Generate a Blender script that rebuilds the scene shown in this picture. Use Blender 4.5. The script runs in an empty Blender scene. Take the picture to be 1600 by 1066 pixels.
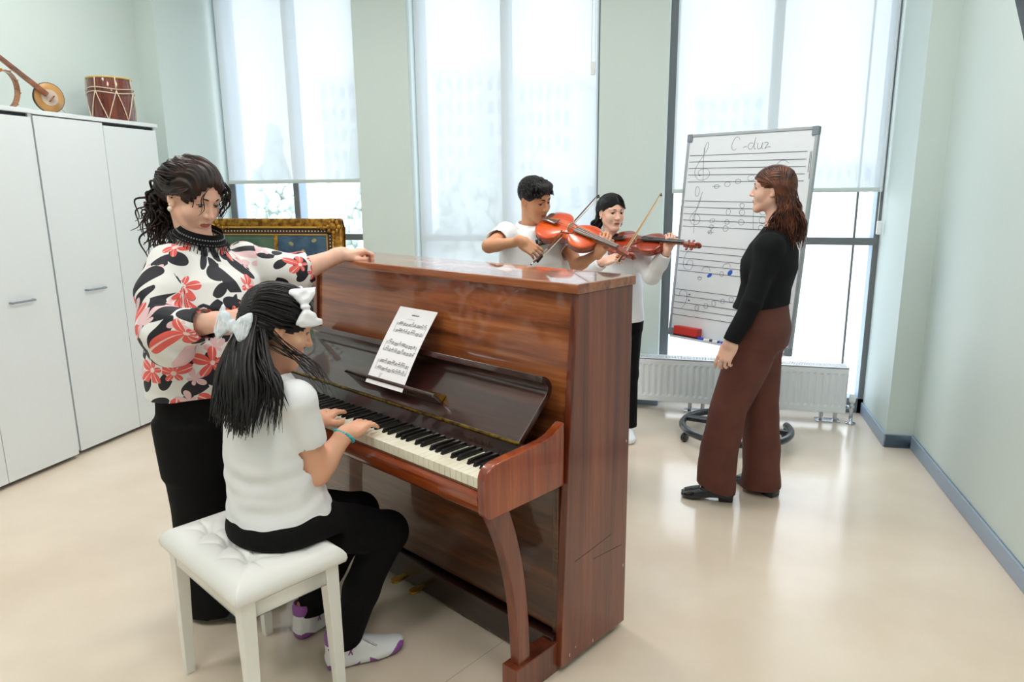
import bpy, bmesh, math, random
import numpy as np
from mathutils import Vector, Matrix

S = bpy.context.scene
COL = S.collection

# ---------------------------------------------------------------- camera
cam_d = bpy.data.cameras.new('camera')
cam_d.sensor_width = 36.0
cam_d.lens = 36.0 * 1092.457 / 1600.0
cam_d.clip_start = 0.05
cam_d.clip_end = 600
cam = bpy.data.objects.new('camera', cam_d)
COL.objects.link(cam)
def _cam_axes(pitch, yaw, roll):
    cp, sp, cy, sy = math.cos(pitch), math.sin(pitch), math.cos(yaw), math.sin(yaw)
    f = Vector((-sy * cp, cy * cp, -sp)); r = Vector((cy, sy, 0)); u = r.cross(f)
    cr, sr = math.cos(roll), math.sin(roll)
    return r * cr + u * sr, u * cr - r * sr, f
_r, _u, _f = _cam_axes(0.2112833, 0.2669373, -0.0092649)
cam.matrix_world = Matrix(((_r.x, _u.x, -_f.x, 0), (_r.y, _u.y, -_f.y, 0), (_r.z, _u.z, -_f.z, 1.5), (0, 0, 0, 1)))
S.camera = cam

# ---------------------------------------------------------------- sky, exposure
world = bpy.data.worlds.new('hazy_sky'); S.world = world; world.use_nodes = True
_nt = world.node_tree; _bg = _nt.nodes['Background']
_tc = _nt.nodes.new('ShaderNodeTexCoord'); _sep = _nt.nodes.new('ShaderNodeSeparateXYZ'); _rp = _nt.nodes.new('ShaderNodeValToRGB')
_nt.links.new(_tc.outputs['Generated'], _sep.inputs[0]); _nt.links.new(_sep.outputs['Z'], _rp.inputs[0])
_rp.color_ramp.elements[0].position = 0.0; _rp.color_ramp.elements[0].color = (1.0, 1.0, 1.0, 1)
_rp.color_ramp.elements[1].position = 0.55; _rp.color_ramp.elements[1].color = (0.84, 0.92, 1.0, 1)
_nt.links.new(_rp.outputs[0], _bg.inputs['Color']); _bg.inputs['Strength'].default_value = 3.5
S.view_settings.view_transform = 'Standard'; S.view_settings.look = 'None'
S.view_settings.gamma = 1.0; S.view_settings.exposure = 0.11; S.view_settings.use_curve_mapping = False
S.cycles.use_denoising = True
S.cycles.max_bounces = 10; S.cycles.diffuse_bounces = 5; S.cycles.glossy_bounces = 4
S.cycles.transparent_max_bounces = 12; S.cycles.transmission_bounces = 6
S.cycles.caustics_reflective = False; S.cycles.caustics_refractive = False
S.cycles.sample_clamp_indirect = 6.0

# ---------------------------------------------------------------- ceiling lamps (their light; fixtures follow with the ceiling)
LAMPS = [(-2.9, 3.1), (-1.3, 3.1), (0.3, 3.1), (-2.9, 0.6), (-1.3, 0.6), (0.3, 0.6)]
for _x, _y in LAMPS:
    _ld = bpy.data.lights.new('ceiling_lamp_light', 'AREA'); _ld.shape = 'SQUARE'; _ld.size = 0.56
    _ld.energy = 15; _ld.color = (1.0, 0.98, 0.955)
    _lo = bpy.data.objects.new('ceiling_lamp_light', _ld); COL.objects.link(_lo); _lo.location = (_x, _y, 3.27)

# ---------------------------------------------------------------- helpers
def lin(c):
    return tuple(((v / 255) / 12.92 if v <= 10.3 else (((v / 255) + 0.055) / 1.055) ** 2.4) for v in c)

def tag(o, label=None, cat=None, group=None, kind=None):
    if label: o['label'] = label
    if cat: o['category'] = cat
    if group: o['group'] = group
    if kind: o['kind'] = kind
    return o

def thing(name, label, cat, loc=(0, 0, 0), rz=0.0, group=None):
    o = bpy.data.objects.new(name, None); COL.objects.link(o)
    o.empty_display_size = 0.1
    o.location = loc; o.rotation_euler = (0, 0, rz)
    return tag(o, label, cat, group)

def link_mesh(name, me, mat, parent=None, smooth=False, bevel=0.0, seg=2, angle=40):
    o = bpy.data.objects.new(name, me); COL.objects.link(o)
    for m in (mat if isinstance(mat, (list, tuple)) else [mat]):
        if m is not None: me.materials.append(m)
    if parent is not None: o.parent = parent
    if smooth: me.shade_smooth()
    if bevel > 0:
        b = o.modifiers.new('bevel', 'BEVEL'); b.width = bevel; b.segments = seg; b.limit_method = 'ANGLE'
        b.angle_limit = math.radians(angle); b.harden_normals = False
        me.shade_smooth()
        b2 = o.modifiers.new('normals', 'WEIGHTED_NORMAL'); b2.keep_sharp = False
    return o

class MB:
    """collects boxes, tubes, lathes, prisms and builds ONE mesh object"""
    def __init__(self): self.v = []; self.f = []; self.mi = []; self.m = 0
    def add(self, vs, fs):
        n = len(self.v); self.v += [tuple(p) for p in vs]; self.f += [tuple(i + n for i in q) for q in fs]; self.mi += [self.m] * len(fs)
        return self
    def box(self, a, b, M=None):
        (x0, y0, z0), (x1, y1, z1) = a, b
        vs = [Vector(p) for p in ((x0, y0, z0), (x1, y0, z0), (x1, y1, z0), (x0, y1, z0), (x0, y0, z1), (x1, y0, z1), (x1, y1, z1), (x0, y1, z1))]
        if M is not None: vs = [M @ p for p in vs]
        return self.add(vs, [(0, 3, 2, 1), (4, 5, 6, 7), (0, 1, 5, 4), (1, 2, 6, 5), (2, 3, 7, 6), (3, 0, 4, 7)])
    def tube(self, path, r, n=10, cap=True, flat=1.0, up=None):
        path = [Vector(p) for p in path]; k = len(path)
        rs = r if isinstance(r, (list, tuple)) else [r] * k
        vs = []; ref = Vector(up) if up is not None else None
        for i, p in enumerate(path):
            t = (path[min(i + 1, k - 1)] - path[max(i - 1, 0)])
            t = t.normalized() if t.length > 1e-9 else Vector((0, 0, 1))
            if ref is None: ref = Vector((0, 0, 1)) if abs(t.z) < 0.9 else Vector((1, 0, 0))
            a = (ref - t * ref.dot(t));
            if a.length < 1e-6: a = t.orthogonal()
            a.normalize(); b = t.cross(a); ref = a
            for j in range(n):
                q = 2 * math.pi * j / n
                vs.append(p + a * (math.cos(q) * rs[i] * flat) + b * (math.sin(q) * rs[i]))
        fs = [(i * n + j, i * n + (j + 1) % n, (i + 1) * n + (j + 1) % n, (i + 1) * n + j) for i in range(k - 1) for j in range(n)]
        if cap: fs += [tuple(range(n - 1, -1, -1)), tuple((k - 1) * n + j for j in range(n))]
        return self.add(vs, fs)
    def ring(self, c, R, r, axis='z', n=32, m=8, M=None, a0=0.0, a1=2 * math.pi):
        full = abs(a1 - a0 - 2 * math.pi) < 1e-6
        cnt = n if full else n + 1
        pts = []
        for i in range(cnt):
            q = a0 + (a1 - a0) * i / n
            e = {'z': (math.cos(q), math.sin(q), 0), 'y': (math.cos(q), 0, math.sin(q)), 'x': (0, math.cos(q), math.sin(q))}[axis]
            p = Vector(c) + Vector(e) * R
            pts.append(M @ p if M is not None else p)
        if not full: return self.tube(pts, r, m)
        vs = []
        C = M @ Vector(c) if M is not None else Vector(c)
        nrm = (pts[1] - C).cross(pts[0] - C).normalized()
        for p in pts:
            e = (p - C).normalized()
            for j in range(m):
                q = 2 * math.pi * j / m
                vs.append(p + e * (math.cos(q) * r) + nrm * (math.sin(q) * r))
        fs = [(i * m + j, i * m + (j + 1) % m, ((i + 1) % cnt) * m + (j + 1) % m, ((i + 1) % cnt) * m + j) for i in range(cnt) for j in range(m)]
        return self.add(vs, fs)
    def lathe(self, prof, c=(0, 0, 0), n=24, M=None):
        vs = []; k = len(prof)
        for r, z in prof:
            for j in range(n):
                q = 2 * math.pi * j / n
                p = Vector((c[0] + r * math.cos(q), c[1] + r * math.sin(q), c[2] + z))
                vs.append(M @ p if M is not None else p)
        fs = [(i * n + j, i * n + (j + 1) % n, (i + 1) * n + (j + 1) % n, (i + 1) * n + j) for i in range(k - 1) for j in range(n)]
        fs += [tuple(range(n - 1, -1, -1)), tuple((k - 1) * n + j for j in range(n))]
        return self.add(vs, fs)
    def ball(self, c, r, n=12, m=8, M=None, sc=(1, 1, 1)):
        vs = []; c = Vector(c)
        for i in range(m + 1):
            th = math.pi * i / m
            for j in range(n):
                q = 2 * math.pi * j / n
                e = Vector((r * sc[0] * math.sin(th) * math.cos(q), r * sc[1] * math.sin(th) * math.sin(q), r * sc[2] * math.cos(th)))
                vs.append(c + (M @ e if M is not None else e))
        fs = [(i * n + j, (i + 1) * n + j, (i + 1) * n + (j + 1) % n, i * n + (j + 1) % n) for i in range(m) for j in range(n)]
        return self.add(vs, fs)
    def prism(self, outline, fn, h0, h1):
        """outline: list of 2D points; fn(u, v, h) -> 3D point"""
        n = len(outline)
        vs = [fn(u, v, h0) for u, v in outline] + [fn(u, v, h1) for u, v in outline]
        fs = [tuple(range(n - 1, -1, -1)), tuple(range(n, 2 * n))] + [(i, (i + 1) % n, n + (i + 1) % n, n + i) for i in range(n)]
        return self.add(vs, fs)
    def build(self, name, mat, parent=None, smooth=False, bevel=0.0, seg=2, angle=40, fix=True):
        me = bpy.data.meshes.new(name); me.from_pydata([tuple(p) for p in self.v], [], self.f)
        if isinstance(mat, (list, tuple)) and len(set(self.mi)) > 1:
            me.polygons.foreach_set('material_index', self.mi)
        if fix:
            bm = bmesh.new(); bm.from_mesh(me)
            bmesh.ops.remove_doubles(bm, verts=bm.verts, dist=1e-6)
            bmesh.ops.recalc_face_normals(bm, faces=bm.faces); bm.to_mesh(me); bm.free()
        me.update()
        return link_mesh(name, me, mat, parent, smooth, bevel, seg, angle)

def bez(p0, p1, p2, p3, n=12):
    out = []
    for i in range(n + 1):
        t = i / n; a = (1 - t)
        out.append(tuple(a ** 3 * w + 3 * a * a * t * x + 3 * a * t * t * y + t ** 3 * z for w, x, y, z in zip(p0, p1, p2, p3)))
    return out

def spline(pts, n=8):
    """Catmull-Rom through pts"""
    P = [np.array(p, float) for p in pts]; P = [2 * P[0] - P[1]] + P + [2 * P[-1] - P[-2]]
    out = []
    for i in range(1, len(P) - 2):
        for k in range(n):
            t = k / n
            a, b, c, d = P[i - 1], P[i], P[i + 1], P[i + 2]
            out.append(0.5 * (2 * b + (c - a) * t + (2 * a - 5 * b + 4 * c - d) * t * t + (3 * b - a - 3 * c + d) * t ** 3))
    out.append(P[-2])
    return out

# ---------------------------------------------------------------- materials
def pm(name, rgb, rough=0.5, metal=0.0, coat=0.0, spec=None, sheen=0.0, **kw):
    m = bpy.data.materials.new(name); m.use_nodes = True
    b = m.node_tree.nodes['Principled BSDF']
    b.inputs['Base Color'].default_value = (*lin(rgb), 1)
    b.inputs['Roughness'].default_value = rough; b.inputs['Metallic'].default_value = metal
    b.inputs['Coat Weight'].default_value = coat; b.inputs['Coat Roughness'].default_value = kw.get('coat_rough', 0.03)
    if spec is not None: b.inputs['Specular IOR Level'].default_value = spec
    if sheen: b.inputs['Sheen Weight'].default_value = sheen
    if kw.get('sss'):
        b.inputs['Subsurface Weight'].default_value = kw['sss']; b.inputs['Subsurface Radius'].default_value = (0.012, 0.005, 0.003); b.inputs['Subsurface Scale'].default_value = 1.0
    return m

def nodes_of(m): return m.node_tree.nodes, m.node_tree.links, m.node_tree.nodes['Principled BSDF']

def noisy(m, rgb2, scale=6.0, detail=4, lo=0.4, hi=0.62, stretch=(1, 1, 1), bump=0.0, coord='Object', bump_scale=None, dist=0.0):
    """second colour by noise, optional bump"""
    N, L, B = nodes_of(m)
    tc = N.new('ShaderNodeTexCoord'); mp = N.new('ShaderNodeMapping'); mp.inputs['Scale'].default_value = stretch
    L.new(tc.outputs[coord], mp.inputs[0])
    nz = N.new('ShaderNodeTexNoise'); nz.inputs['Scale'].default_value = scale; nz.inputs['Detail'].default_value = detail; nz.inputs['Distortion'].default_value = dist
    L.new(mp.outputs[0], nz.inputs['Vector'])
    rp = N.new('ShaderNodeValToRGB'); rp.color_ramp.elements[0].position = lo; rp.color_ramp.elements[1].position = hi
    rp.color_ramp.elements[0].color = B.inputs['Base Color'].default_value[:]; rp.color_ramp.elements[1].color = (*lin(rgb2), 1)
    L.new(nz.outputs['Fac'], rp.inputs[0]); L.new(rp.outputs[0], B.inputs['Base Color'])
    if bump:
        bp = N.new('ShaderNodeBump'); bp.inputs['Strength'].default_value = bump; bp.inputs['Distance'].default_value = 0.004
        n2 = nz
        if bump_scale:
            n2 = N.new('ShaderNodeTexNoise'); n2.inputs['Scale'].default_value = bump_scale; n2.inputs['Detail'].default_value = 3; L.new(mp.outputs[0], n2.inputs['Vector'])
        L.new(n2.outputs['Fac'], bp.inputs['Height']); L.new(bp.outputs[0], B.inputs['Normal'])
    return m

def wood(name, dark, mid, light, axis='x', rough=0.18, coat=1.0, scale=1.0, coat_rough=0.03):
    """lacquered veneer with grain running along one object axis"""
    m = pm(name, mid, rough=max(rough, 0.3), coat=coat, coat_rough=coat_rough)
    N, L, B = nodes_of(m)
    tc = N.new('ShaderNodeTexCoord'); mp = N.new('ShaderNodeMapping')
    st = {'x': (0.45, 9, 9), 'y': (9, 0.45, 9), 'z': (9, 9, 0.45)}[axis]
    mp.inputs['Scale'].default_value = tuple(v * scale for v in st)
    L.new(tc.outputs['Object'], mp.inputs[0])
    n1 = N.new('ShaderNodeTexNoise'); n1.inputs['Scale'].default_value = 1.6; n1.inputs['Detail'].default_value = 5; n1.inputs['Distortion'].default_value = 0.9
    n2 = N.new('ShaderNodeTexNoise'); n2.inputs['Scale'].default_value = 9.0; n2.inputs['Detail'].default_value = 6; n2.inputs['Roughness'].default_value = 0.7
    L.new(mp.outputs[0], n1.inputs['Vector']); L.new(mp.outputs[0], n2.inputs['Vector'])
    mx = N.new('ShaderNodeMath'); mx.operation = 'MULTIPLY_ADD'; mx.inputs[1].default_value = 0.38
    L.new(n2.outputs['Fac'], mx.inputs[0])
    m2 = N.new('ShaderNodeMath'); m2.operation = 'MULTIPLY'; m2.inputs[1].default_value = 0.66; L.new(n1.outputs['Fac'], m2.inputs[0]); L.new(m2.outputs[0], mx.inputs[2])
    rp = N.new('ShaderNodeValToRGB'); e = rp.color_ramp.elements
    e[0].position = 0.36; e[0].color = (*lin(dark), 1); e[1].position = 0.68; e[1].color = (*lin(light), 1)
    k = e.new(0.52); k.color = (*lin(mid), 1)
    L.new(mx.outputs[0], rp.inputs[0]); L.new(rp.outputs[0], B.inputs['Base Color'])
    return m
# ---------------------------------------------------------------- the room
M_wall = noisy(pm('painted_plaster', (208, 220, 216), 0.55), (204, 217, 213), 1.5, 3, 0.3, 0.7, bump=0.03, bump_scale=40)
M_ceil = pm('ceiling_paint', (240, 242, 240), 0.8)
M_floor = noisy(pm('beige_linoleum', (234, 220, 202), 0.17, spec=0.55), (222, 204, 184), 1.7, 6, 0.35, 0.68, bump=0.02, bump_scale=3)
M_frame = pm('grey_window_frame', (110, 114, 116), 0.45)
M_frame_side = pm('pale_frame_side', (150, 172, 200), 0.45)
M_base = pm('grey_blue_baseboard', (146, 164, 184), 0.38, 0.0)
M_base_top = pm('baseboard_top_edge', (190, 208, 226), 0.3, 0.2)
M_white = pm('white_plastic', (240, 242, 242), 0.4)

XL, XR, YB, YF, ZC = -3.91, 1.236, -2.6, 5.01, 3.32
def struct(name, mb, m, **kw):
    o = mb.build(name, m, **kw); o['kind'] = 'structure'; return o

_fl = MB().box((XL - 0.2, YB - 0.2, -0.12), (XR + 0.2, 5.25, 0.0))
struct('floor', _fl, M_floor)
struct('ceiling', MB().box((XL - 0.2, YB - 0.2, ZC), (XR + 0.2, 5.25, ZC + 0.15)), M_ceil)
struct('wall_left', MB().box((XL - 0.2, YB, 0), (XL, 4.362, ZC)).box((XL - 0.2, 4.362, 0), (-3.738, 5.25, ZC)), M_wall)
struct('wall_right', MB().box((XR, YB, 0), (XR + 0.2, 4.362, ZC)).box((1.0925, 4.362, 0), (XR + 0.2, 5.25, ZC)), M_wall)
struct('wall_rear', MB().box((XL - 0.2, YB - 0.2, 0), (XR + 0.2, YB, ZC)), M_wall)
# pillars between the windows and the lintel above them
struct('wall_front', MB().box((-2.50, 4.876, 0), (-2.08, 5.25, ZC)).box((-0.715, 4.876, 0), (-0.272, 5.25, ZC))
       .box((-3.738, 5.0, 3.14), (-2.5, 5.25, ZC)).box((-2.08, 5.0, 3.14), (-0.715, 5.25, ZC)).box((-0.272, 5.0, 3.14), (1.0925, 5.25, ZC)), M_wall)

def skirting(name, boxes):
    mb = MB()
    for a, b in boxes: mb.box(a, b)
    o = struct(name, mb, M_base, bevel=0.004)
    return o
skirting('baseboard_right', [((XR - 0.014, YB, 0), (XR, 4.348, 0.08)), ((1.0925, 4.348, 0), (XR, 4.362, 0.08)), ((1.0785, 4.348, 0), (1.0925, 5.0, 0.08))])
skirting('baseboard_front', [((-2.51, 4.862, 0), (-2.07, 4.876, 0.08)), ((-0.725, 4.862, 0), (-0.262, 4.876, 0.08)), ((-0.272, 4.876, 0), (-0.258, 5.0, 0.08)), ((-2.08, 4.876, 0), (-2.066, 5.0, 0.08))])
skirting('baseboard_left', [((XL, YB, 0), (XL + 0.014, 4.348, 0.08)), ((XL, 4.348, 0), (-3.724, 4.362, 0.08)), ((-3.738, 4.362, 0), (-3.724, 5.0, 0.08))])

_p = [Vector((-0.60, 2.02, 0)), Vector((-0.80, 1.62, 0))]; _d = (_p[1] - _p[0]).normalized(); _q = Vector((-_d.y, _d.x, 0)) * 0.0012
struct('floor_seam', MB().add([_p[0] - _q - _d * 0.05 + Vector((0, 0, 0.0006)), _p[0] + _q - _d * 0.05 + Vector((0, 0, 0.0006)), _p[1] + _q + _d * 1.5 + Vector((0, 0, 0.0006)), _p[1] - _q + _d * 1.5 + Vector((0, 0, 0.0006))], [(0, 1, 2, 3)]), pm('floor_seam', (176, 160, 142), 0.6))
# windows: frame, mullion, transom (deep aluminium profiles), glass panes
M_glass = bpy.data.materials.new('clear_glass'); M_glass.use_nodes = True
_N, _L = M_glass.node_tree.nodes, M_glass.node_tree.links
_N.remove(_N['Principled BSDF']); _t = _N.new('ShaderNodeBsdfTransparent'); _g = _N.new('ShaderNodeBsdfGlossy'); _x = _N.new('ShaderNodeMixShader')
_t.inputs[0].default_value = (0.97, 0.985, 1, 1); _g.inputs['Roughness'].default_value = 0.02; _x.inputs[0].default_value = 0.05
_L.new(_t.outputs[0], _x.inputs[1]); _L.new(_g.outputs[0], _x.inputs[2]); _L.new(_x.outputs[0], _N['Material Output'].inputs[0])

def window(n, x0, x1, mull, fl, fr):
    root = bpy.data.objects.new('window_%d' % n, None); COL.objects.link(root); root['kind'] = 'structure'; root.location = (0, 0, 0)
    mb = MB()
    def prof(xa, xb, za, zb, y0=5.01, y1=5.13):
        mb.m = 0; mb.box((xa, y0, za), (xb, y0 + 0.012, zb)); mb.m = 1; mb.box((xa, y0 + 0.012, za), (xb, y1, zb)); mb.m = 0
    prof(x0, x0 + fl, 0, 3.14); prof(x1 - fr, x1, 0, 3.14); prof(mull[0], mull[1], 0.1, 3.14)
    prof(x0, x1, 0, 0.1); prof(x0, x1, 3.08, 3.14); prof(x0 + fl, x1 - fr, 1.135, 1.182)
    mb.build('window_frame', [M_frame, M_frame_side], root)
    g = MB().box((x0 + 0.01, 5.075, 0.08), (x1 - 0.01, 5.081, 3.1)); g.build('window_glass', M_glass, root)
    return root
w1 = window(1, -3.738, -2.50, (-3.152, -3.106), 0.055, 0.05)
w2 = window(2, -2.08, -0.715, (-1.435, -1.38), 0.04, 0.04)
w3 = window(3, -0.272, 1.0925, (0.372, 0.43), 0.058, 0.034)
MB().box((0.938, 5.012, 0.1), (0.95, 5.03, 3.08)).build('window_casement', M_frame, w3)

# ceiling lamps
M_lamp = bpy.data.materials.new('lamp_diffuser'); M_lamp.use_nodes = True
_b = M_lamp.node_tree.nodes['Principled BSDF']; _b.inputs['Emission Color'].default_value = (1, 0.96, 0.9, 1); _b.inputs['Emission Strength'].default_value = 4.0
for i, (x, y) in enumerate(LAMPS):
    t = thing('ceiling_light', 'square ceiling light panel above the music room', 'ceiling light', (x, y, 3.30), group='ceiling light panels')
    MB().box((-0.31, -0.31, -0.012), (0.31, 0.31, 0.02)).build('frame', M_white, t)
    MB().box((-0.285, -0.285, -0.0135), (0.285, 0.285, -0.0125)).build('diffuser', M_lamp, t)

# roller blinds
def fabric_mat(name, tint, clear):
    m = bpy.data.materials.new(name); m.use_nodes = True; N, L = m.node_tree.nodes, m.node_tree.links
    N.remove(N['Principled BSDF'])
    d = N.new('ShaderNodeBsdfDiffuse'); d.inputs[0].default_value = (*lin(tint), 1)
    tl = N.new('ShaderNodeBsdfTranslucent'); tl.inputs[0].default_value = (*lin(tint), 1)
    a = N.new('ShaderNodeMixShader'); a.inputs[0].default_value = 0.42; L.new(d.outputs[0], a.inputs[1]); L.new(tl.outputs[0], a.inputs[2])
    tr = N.new('ShaderNodeBsdfTransparent'); tr.inputs[0].default_value = (0.97, 0.985, 1, 1)
    b = N.new('ShaderNodeMixShader'); b.inputs[0].default_value = clear; L.new(a.outputs[0], b.inputs[1]); L.new(tr.outputs[0], b.inputs[2])
    L.new(b.outputs[0], N['Material Output'].inputs[0]); return m
M_blind = fabric_mat('sheer_blind_fabric', (222, 227, 228), 0.33)
M_bar = pm('blind_bottom_bar', (196, 206, 202), 0.4)
def blind(label, x0, x1, z0, y=4.95):
    t = thing('roller_blind', label, 'roller blind', ((x0 + x1) / 2, y, z0), group='sheer roller blinds on the tall windows')
    w = (x1 - x0) / 2
    MB().box((-w, -0.0008, 0.02), (w, 0.0008, 3.2 - z0)).build('fabric', M_blind, t)
    MB().box((-w, -0.008, 0), (w, 0.008, 0.026)).build('bottom_bar', M_bar, t, bevel=0.004)
    MB().tube([(-w, 0, 3.22 - z0), (w, 0, 3.22 - z0)], 0.03, 14).build('roller', M_white, t)
    return t
b1 = blind('sheer white roller blind half lowered on the window behind the framed picture', -3.69, -2.52, 1.575)
b2 = blind('sheer white roller blind lowered fully on the window behind the boy with the violin', -2.055, -0.735, 0.3)
b3 = blind('sheer white roller blind half lowered on the window behind the whiteboard', -0.222, 1.07, 1.475)
M_chain = pm('white_bead_chain', (226, 230, 232), 0.4)
def chain(parent, x, z0, top, y=-0.03):
    MB().tube([(x - 0.012, y, top), (x - 0.012, y, z0)], 0.0022, 6).tube([(x + 0.012, y, top), (x + 0.012, y, z0)], 0.0022, 6).build('cord_loop', M_chain, parent)
    MB().box((x - 0.016, y - 0.01, z0 - 0.085), (x + 0.016, y + 0.01, z0)).build('cord_weight', M_white, parent, bevel=0.006)
chain(b2, -0.766 - (-1.395), 2.34 - 0.3, 2.9)
chain(b3, 1.066 - 0.424, 1.295 - 1.475, 1.72)

# radiator under the right window
M_rad = pm('white_radiator_enamel', (236, 240, 244), 0.35)
M_dark = pm('dark_gap', (40, 48, 54), 0.7)
M_chrome = pm('chrome', (210, 214, 218), 0.18, 1.0)
rad = thing('radiator', 'long low white panel radiator standing under the window by the whiteboard', 'radiator', (0.19, 4.79, 0))
RX0, RX1, RY0, RY1, RZ0, RZ1 = -0.75, 0.745, -0.05, 0.05, 0.075, 0.372
mb = MB()
# pressed front panel with vertical channels, built as a corrugated strip
npair = 36; xs = np.linspace(RX0, RX1, npair * 4 + 1); prof = []
for i, x in enumerate(xs):
    ph = i % 4; prof.append((x, -0.05 if ph in (0, 1) else -0.0585))
prof[0] = (RX0, -0.05); prof[-1] = (RX1, -0.05)
zs = [(RZ0, 0), (RZ0 + 0.035, 0), (RZ0 + 0.05, 1), (RZ1 - 0.05, 1), (RZ1 - 0.035, 0), (RZ1, 0)]
vs = []
for z, on in zs:
    for x, y in prof: vs.append((x, y if on else -0.0585, z))
n = len(prof); mb.add(vs, [(i * n + j, i * n + j + 1, (i + 1) * n + j + 1, (i + 1) * n + j) for i in range(len(zs) - 1) for j in range(n - 1)])
mb.box((RX0, -0.046, RZ0), (RX1, -0.042, RZ1))
mb.build('front_panel', M_rad, rad)
MB().box((RX0, -0.058, RZ0), (RX0 + 0.004, 0.05, RZ1 + 0.004)).box((RX1 - 0.004, -0.058, RZ0), (RX1, 0.05, RZ1 + 0.004)).box((RX0, 0.04, RZ0), (RX1, 0.05, RZ1)).build('side_panel', M_rad, rad)
g = MB()
for i in range(150):
    x = RX0 + 0.01 + (RX1 - RX0 - 0.02) * i / 149
    g.box((x - 0.0022, -0.048, RZ1 - 0.002), (x + 0.0022, 0.04, RZ1 + 0.006))
g.box((RX0, -0.0585, RZ1 - 0.004), (RX1, -0.047, RZ1 + 0.006)).box((RX0, 0.039, RZ1 - 0.004), (RX1, 0.05, RZ1 + 0.006))
g.build('top_grille', M_rad, rad)
MB().box((RX0 + 0.01, -0.03, RZ0 + 0.02), (RX1 - 0.01, 0.03, RZ1 - 0.02)).build('core', pm('radiator_core', (150, 158, 164), 0.6), rad)
for cx in (-0.19, 0.65):
    MB().box((cx - 0.075, -0.04, 0), (cx + 0.075, 0.04, 0.008)).tube([(cx - 0.04, 0, 0.0), (cx - 0.04, 0, 0.1)], 0.014, 12).tube([(cx + 0.045, 0, 0.0), (cx + 0.045, 0, 0.1)], 0.014, 12).build('leg', M_chrome, rad)
v = thing('radiator_valve', 'white radiator valve on a chrome pipe at the radiator end', 'valve', (0.975, 4.76, 0))
MB().lathe([(0.032, 0), (0.032, 0.006), (0.012, 0.012), (0.0115, 0.09), (0.016, 0.095), (0.016, 0.12), (0.011, 0.125), (0.011, 0.14)], n=16).tube([(0, 0, 0.108), (-0.04, 0.015, 0.108)], 0.011, 10).build('pipe', M_chrome, v, smooth=True)
MB().lathe([(0.014, 0.138), (0.019, 0.15), (0.021, 0.182), (0.016, 0.196), (0.004, 0.198)], n=16).build('valve_head', M_white, v, smooth=True)
# wall mounted screen near the camera, only its lower far corner shows
tv = thing('television', 'black television hung high on the right wall tilting downward', 'television', (XR + 0.012, 2.74, 2.45))
Mt = Matrix.Rotation(math.radians(-18), 4, 'Y')
MB().box((-0.19, -0.62, -0.38), (-0.145, 0.62, 0.38), Mt).build('screen_housing', pm('black_plastic', (14, 14, 16), 0.4), tv, bevel=0.006)
MB().box((-0.194, -0.6, -0.35), (-0.1905, 0.6, 0.36), Mt).build('screen', pm('black_glass', (6, 6, 8), 0.08), tv)
MB().box((-0.15, -0.08, -0.06), (-0.013, 0.08, 0.06)).build('bracket', M_dark, tv)

# ---------------------------------------------------------------- outside
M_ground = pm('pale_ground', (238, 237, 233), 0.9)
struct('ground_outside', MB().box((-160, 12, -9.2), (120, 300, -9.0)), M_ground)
M_bw = pm('haze_tinted_facade', (242, 241, 240), 0.9); M_bw2 = pm('facade_window', (176, 190, 204), 0.6)  # distance haze is painted in: facade and pane colours are paled
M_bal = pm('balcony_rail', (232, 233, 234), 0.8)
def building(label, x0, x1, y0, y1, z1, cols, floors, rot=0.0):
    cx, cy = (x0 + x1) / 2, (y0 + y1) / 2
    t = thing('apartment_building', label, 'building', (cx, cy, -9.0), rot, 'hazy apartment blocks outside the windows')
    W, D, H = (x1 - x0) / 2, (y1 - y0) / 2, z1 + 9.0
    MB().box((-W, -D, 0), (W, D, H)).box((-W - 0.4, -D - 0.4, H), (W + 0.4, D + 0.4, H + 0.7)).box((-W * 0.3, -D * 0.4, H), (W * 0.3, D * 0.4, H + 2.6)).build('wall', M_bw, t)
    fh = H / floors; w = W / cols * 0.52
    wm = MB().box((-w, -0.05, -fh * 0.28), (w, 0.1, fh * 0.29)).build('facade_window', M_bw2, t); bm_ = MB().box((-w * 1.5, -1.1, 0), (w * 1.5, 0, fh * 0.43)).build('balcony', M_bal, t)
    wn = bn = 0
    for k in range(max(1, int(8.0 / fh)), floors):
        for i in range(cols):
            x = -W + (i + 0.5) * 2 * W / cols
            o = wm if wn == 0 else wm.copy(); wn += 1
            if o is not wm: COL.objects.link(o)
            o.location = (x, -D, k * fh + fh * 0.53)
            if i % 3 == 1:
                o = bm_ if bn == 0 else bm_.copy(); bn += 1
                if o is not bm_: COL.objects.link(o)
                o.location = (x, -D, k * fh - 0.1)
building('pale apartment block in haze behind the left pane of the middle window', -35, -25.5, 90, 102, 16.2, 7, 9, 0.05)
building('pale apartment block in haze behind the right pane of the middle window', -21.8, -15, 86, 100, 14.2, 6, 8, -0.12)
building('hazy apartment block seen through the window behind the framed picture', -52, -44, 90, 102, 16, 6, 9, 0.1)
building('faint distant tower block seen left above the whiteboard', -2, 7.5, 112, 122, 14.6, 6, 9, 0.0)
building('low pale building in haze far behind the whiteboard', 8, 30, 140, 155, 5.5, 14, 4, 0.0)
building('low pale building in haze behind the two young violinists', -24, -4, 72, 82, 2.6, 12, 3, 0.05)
M_leaf = pm('haze_tinted_foliage', (200, 212, 206), 0.9)  # leaf colour paled to imitate haze, no real haze in the air
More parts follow.
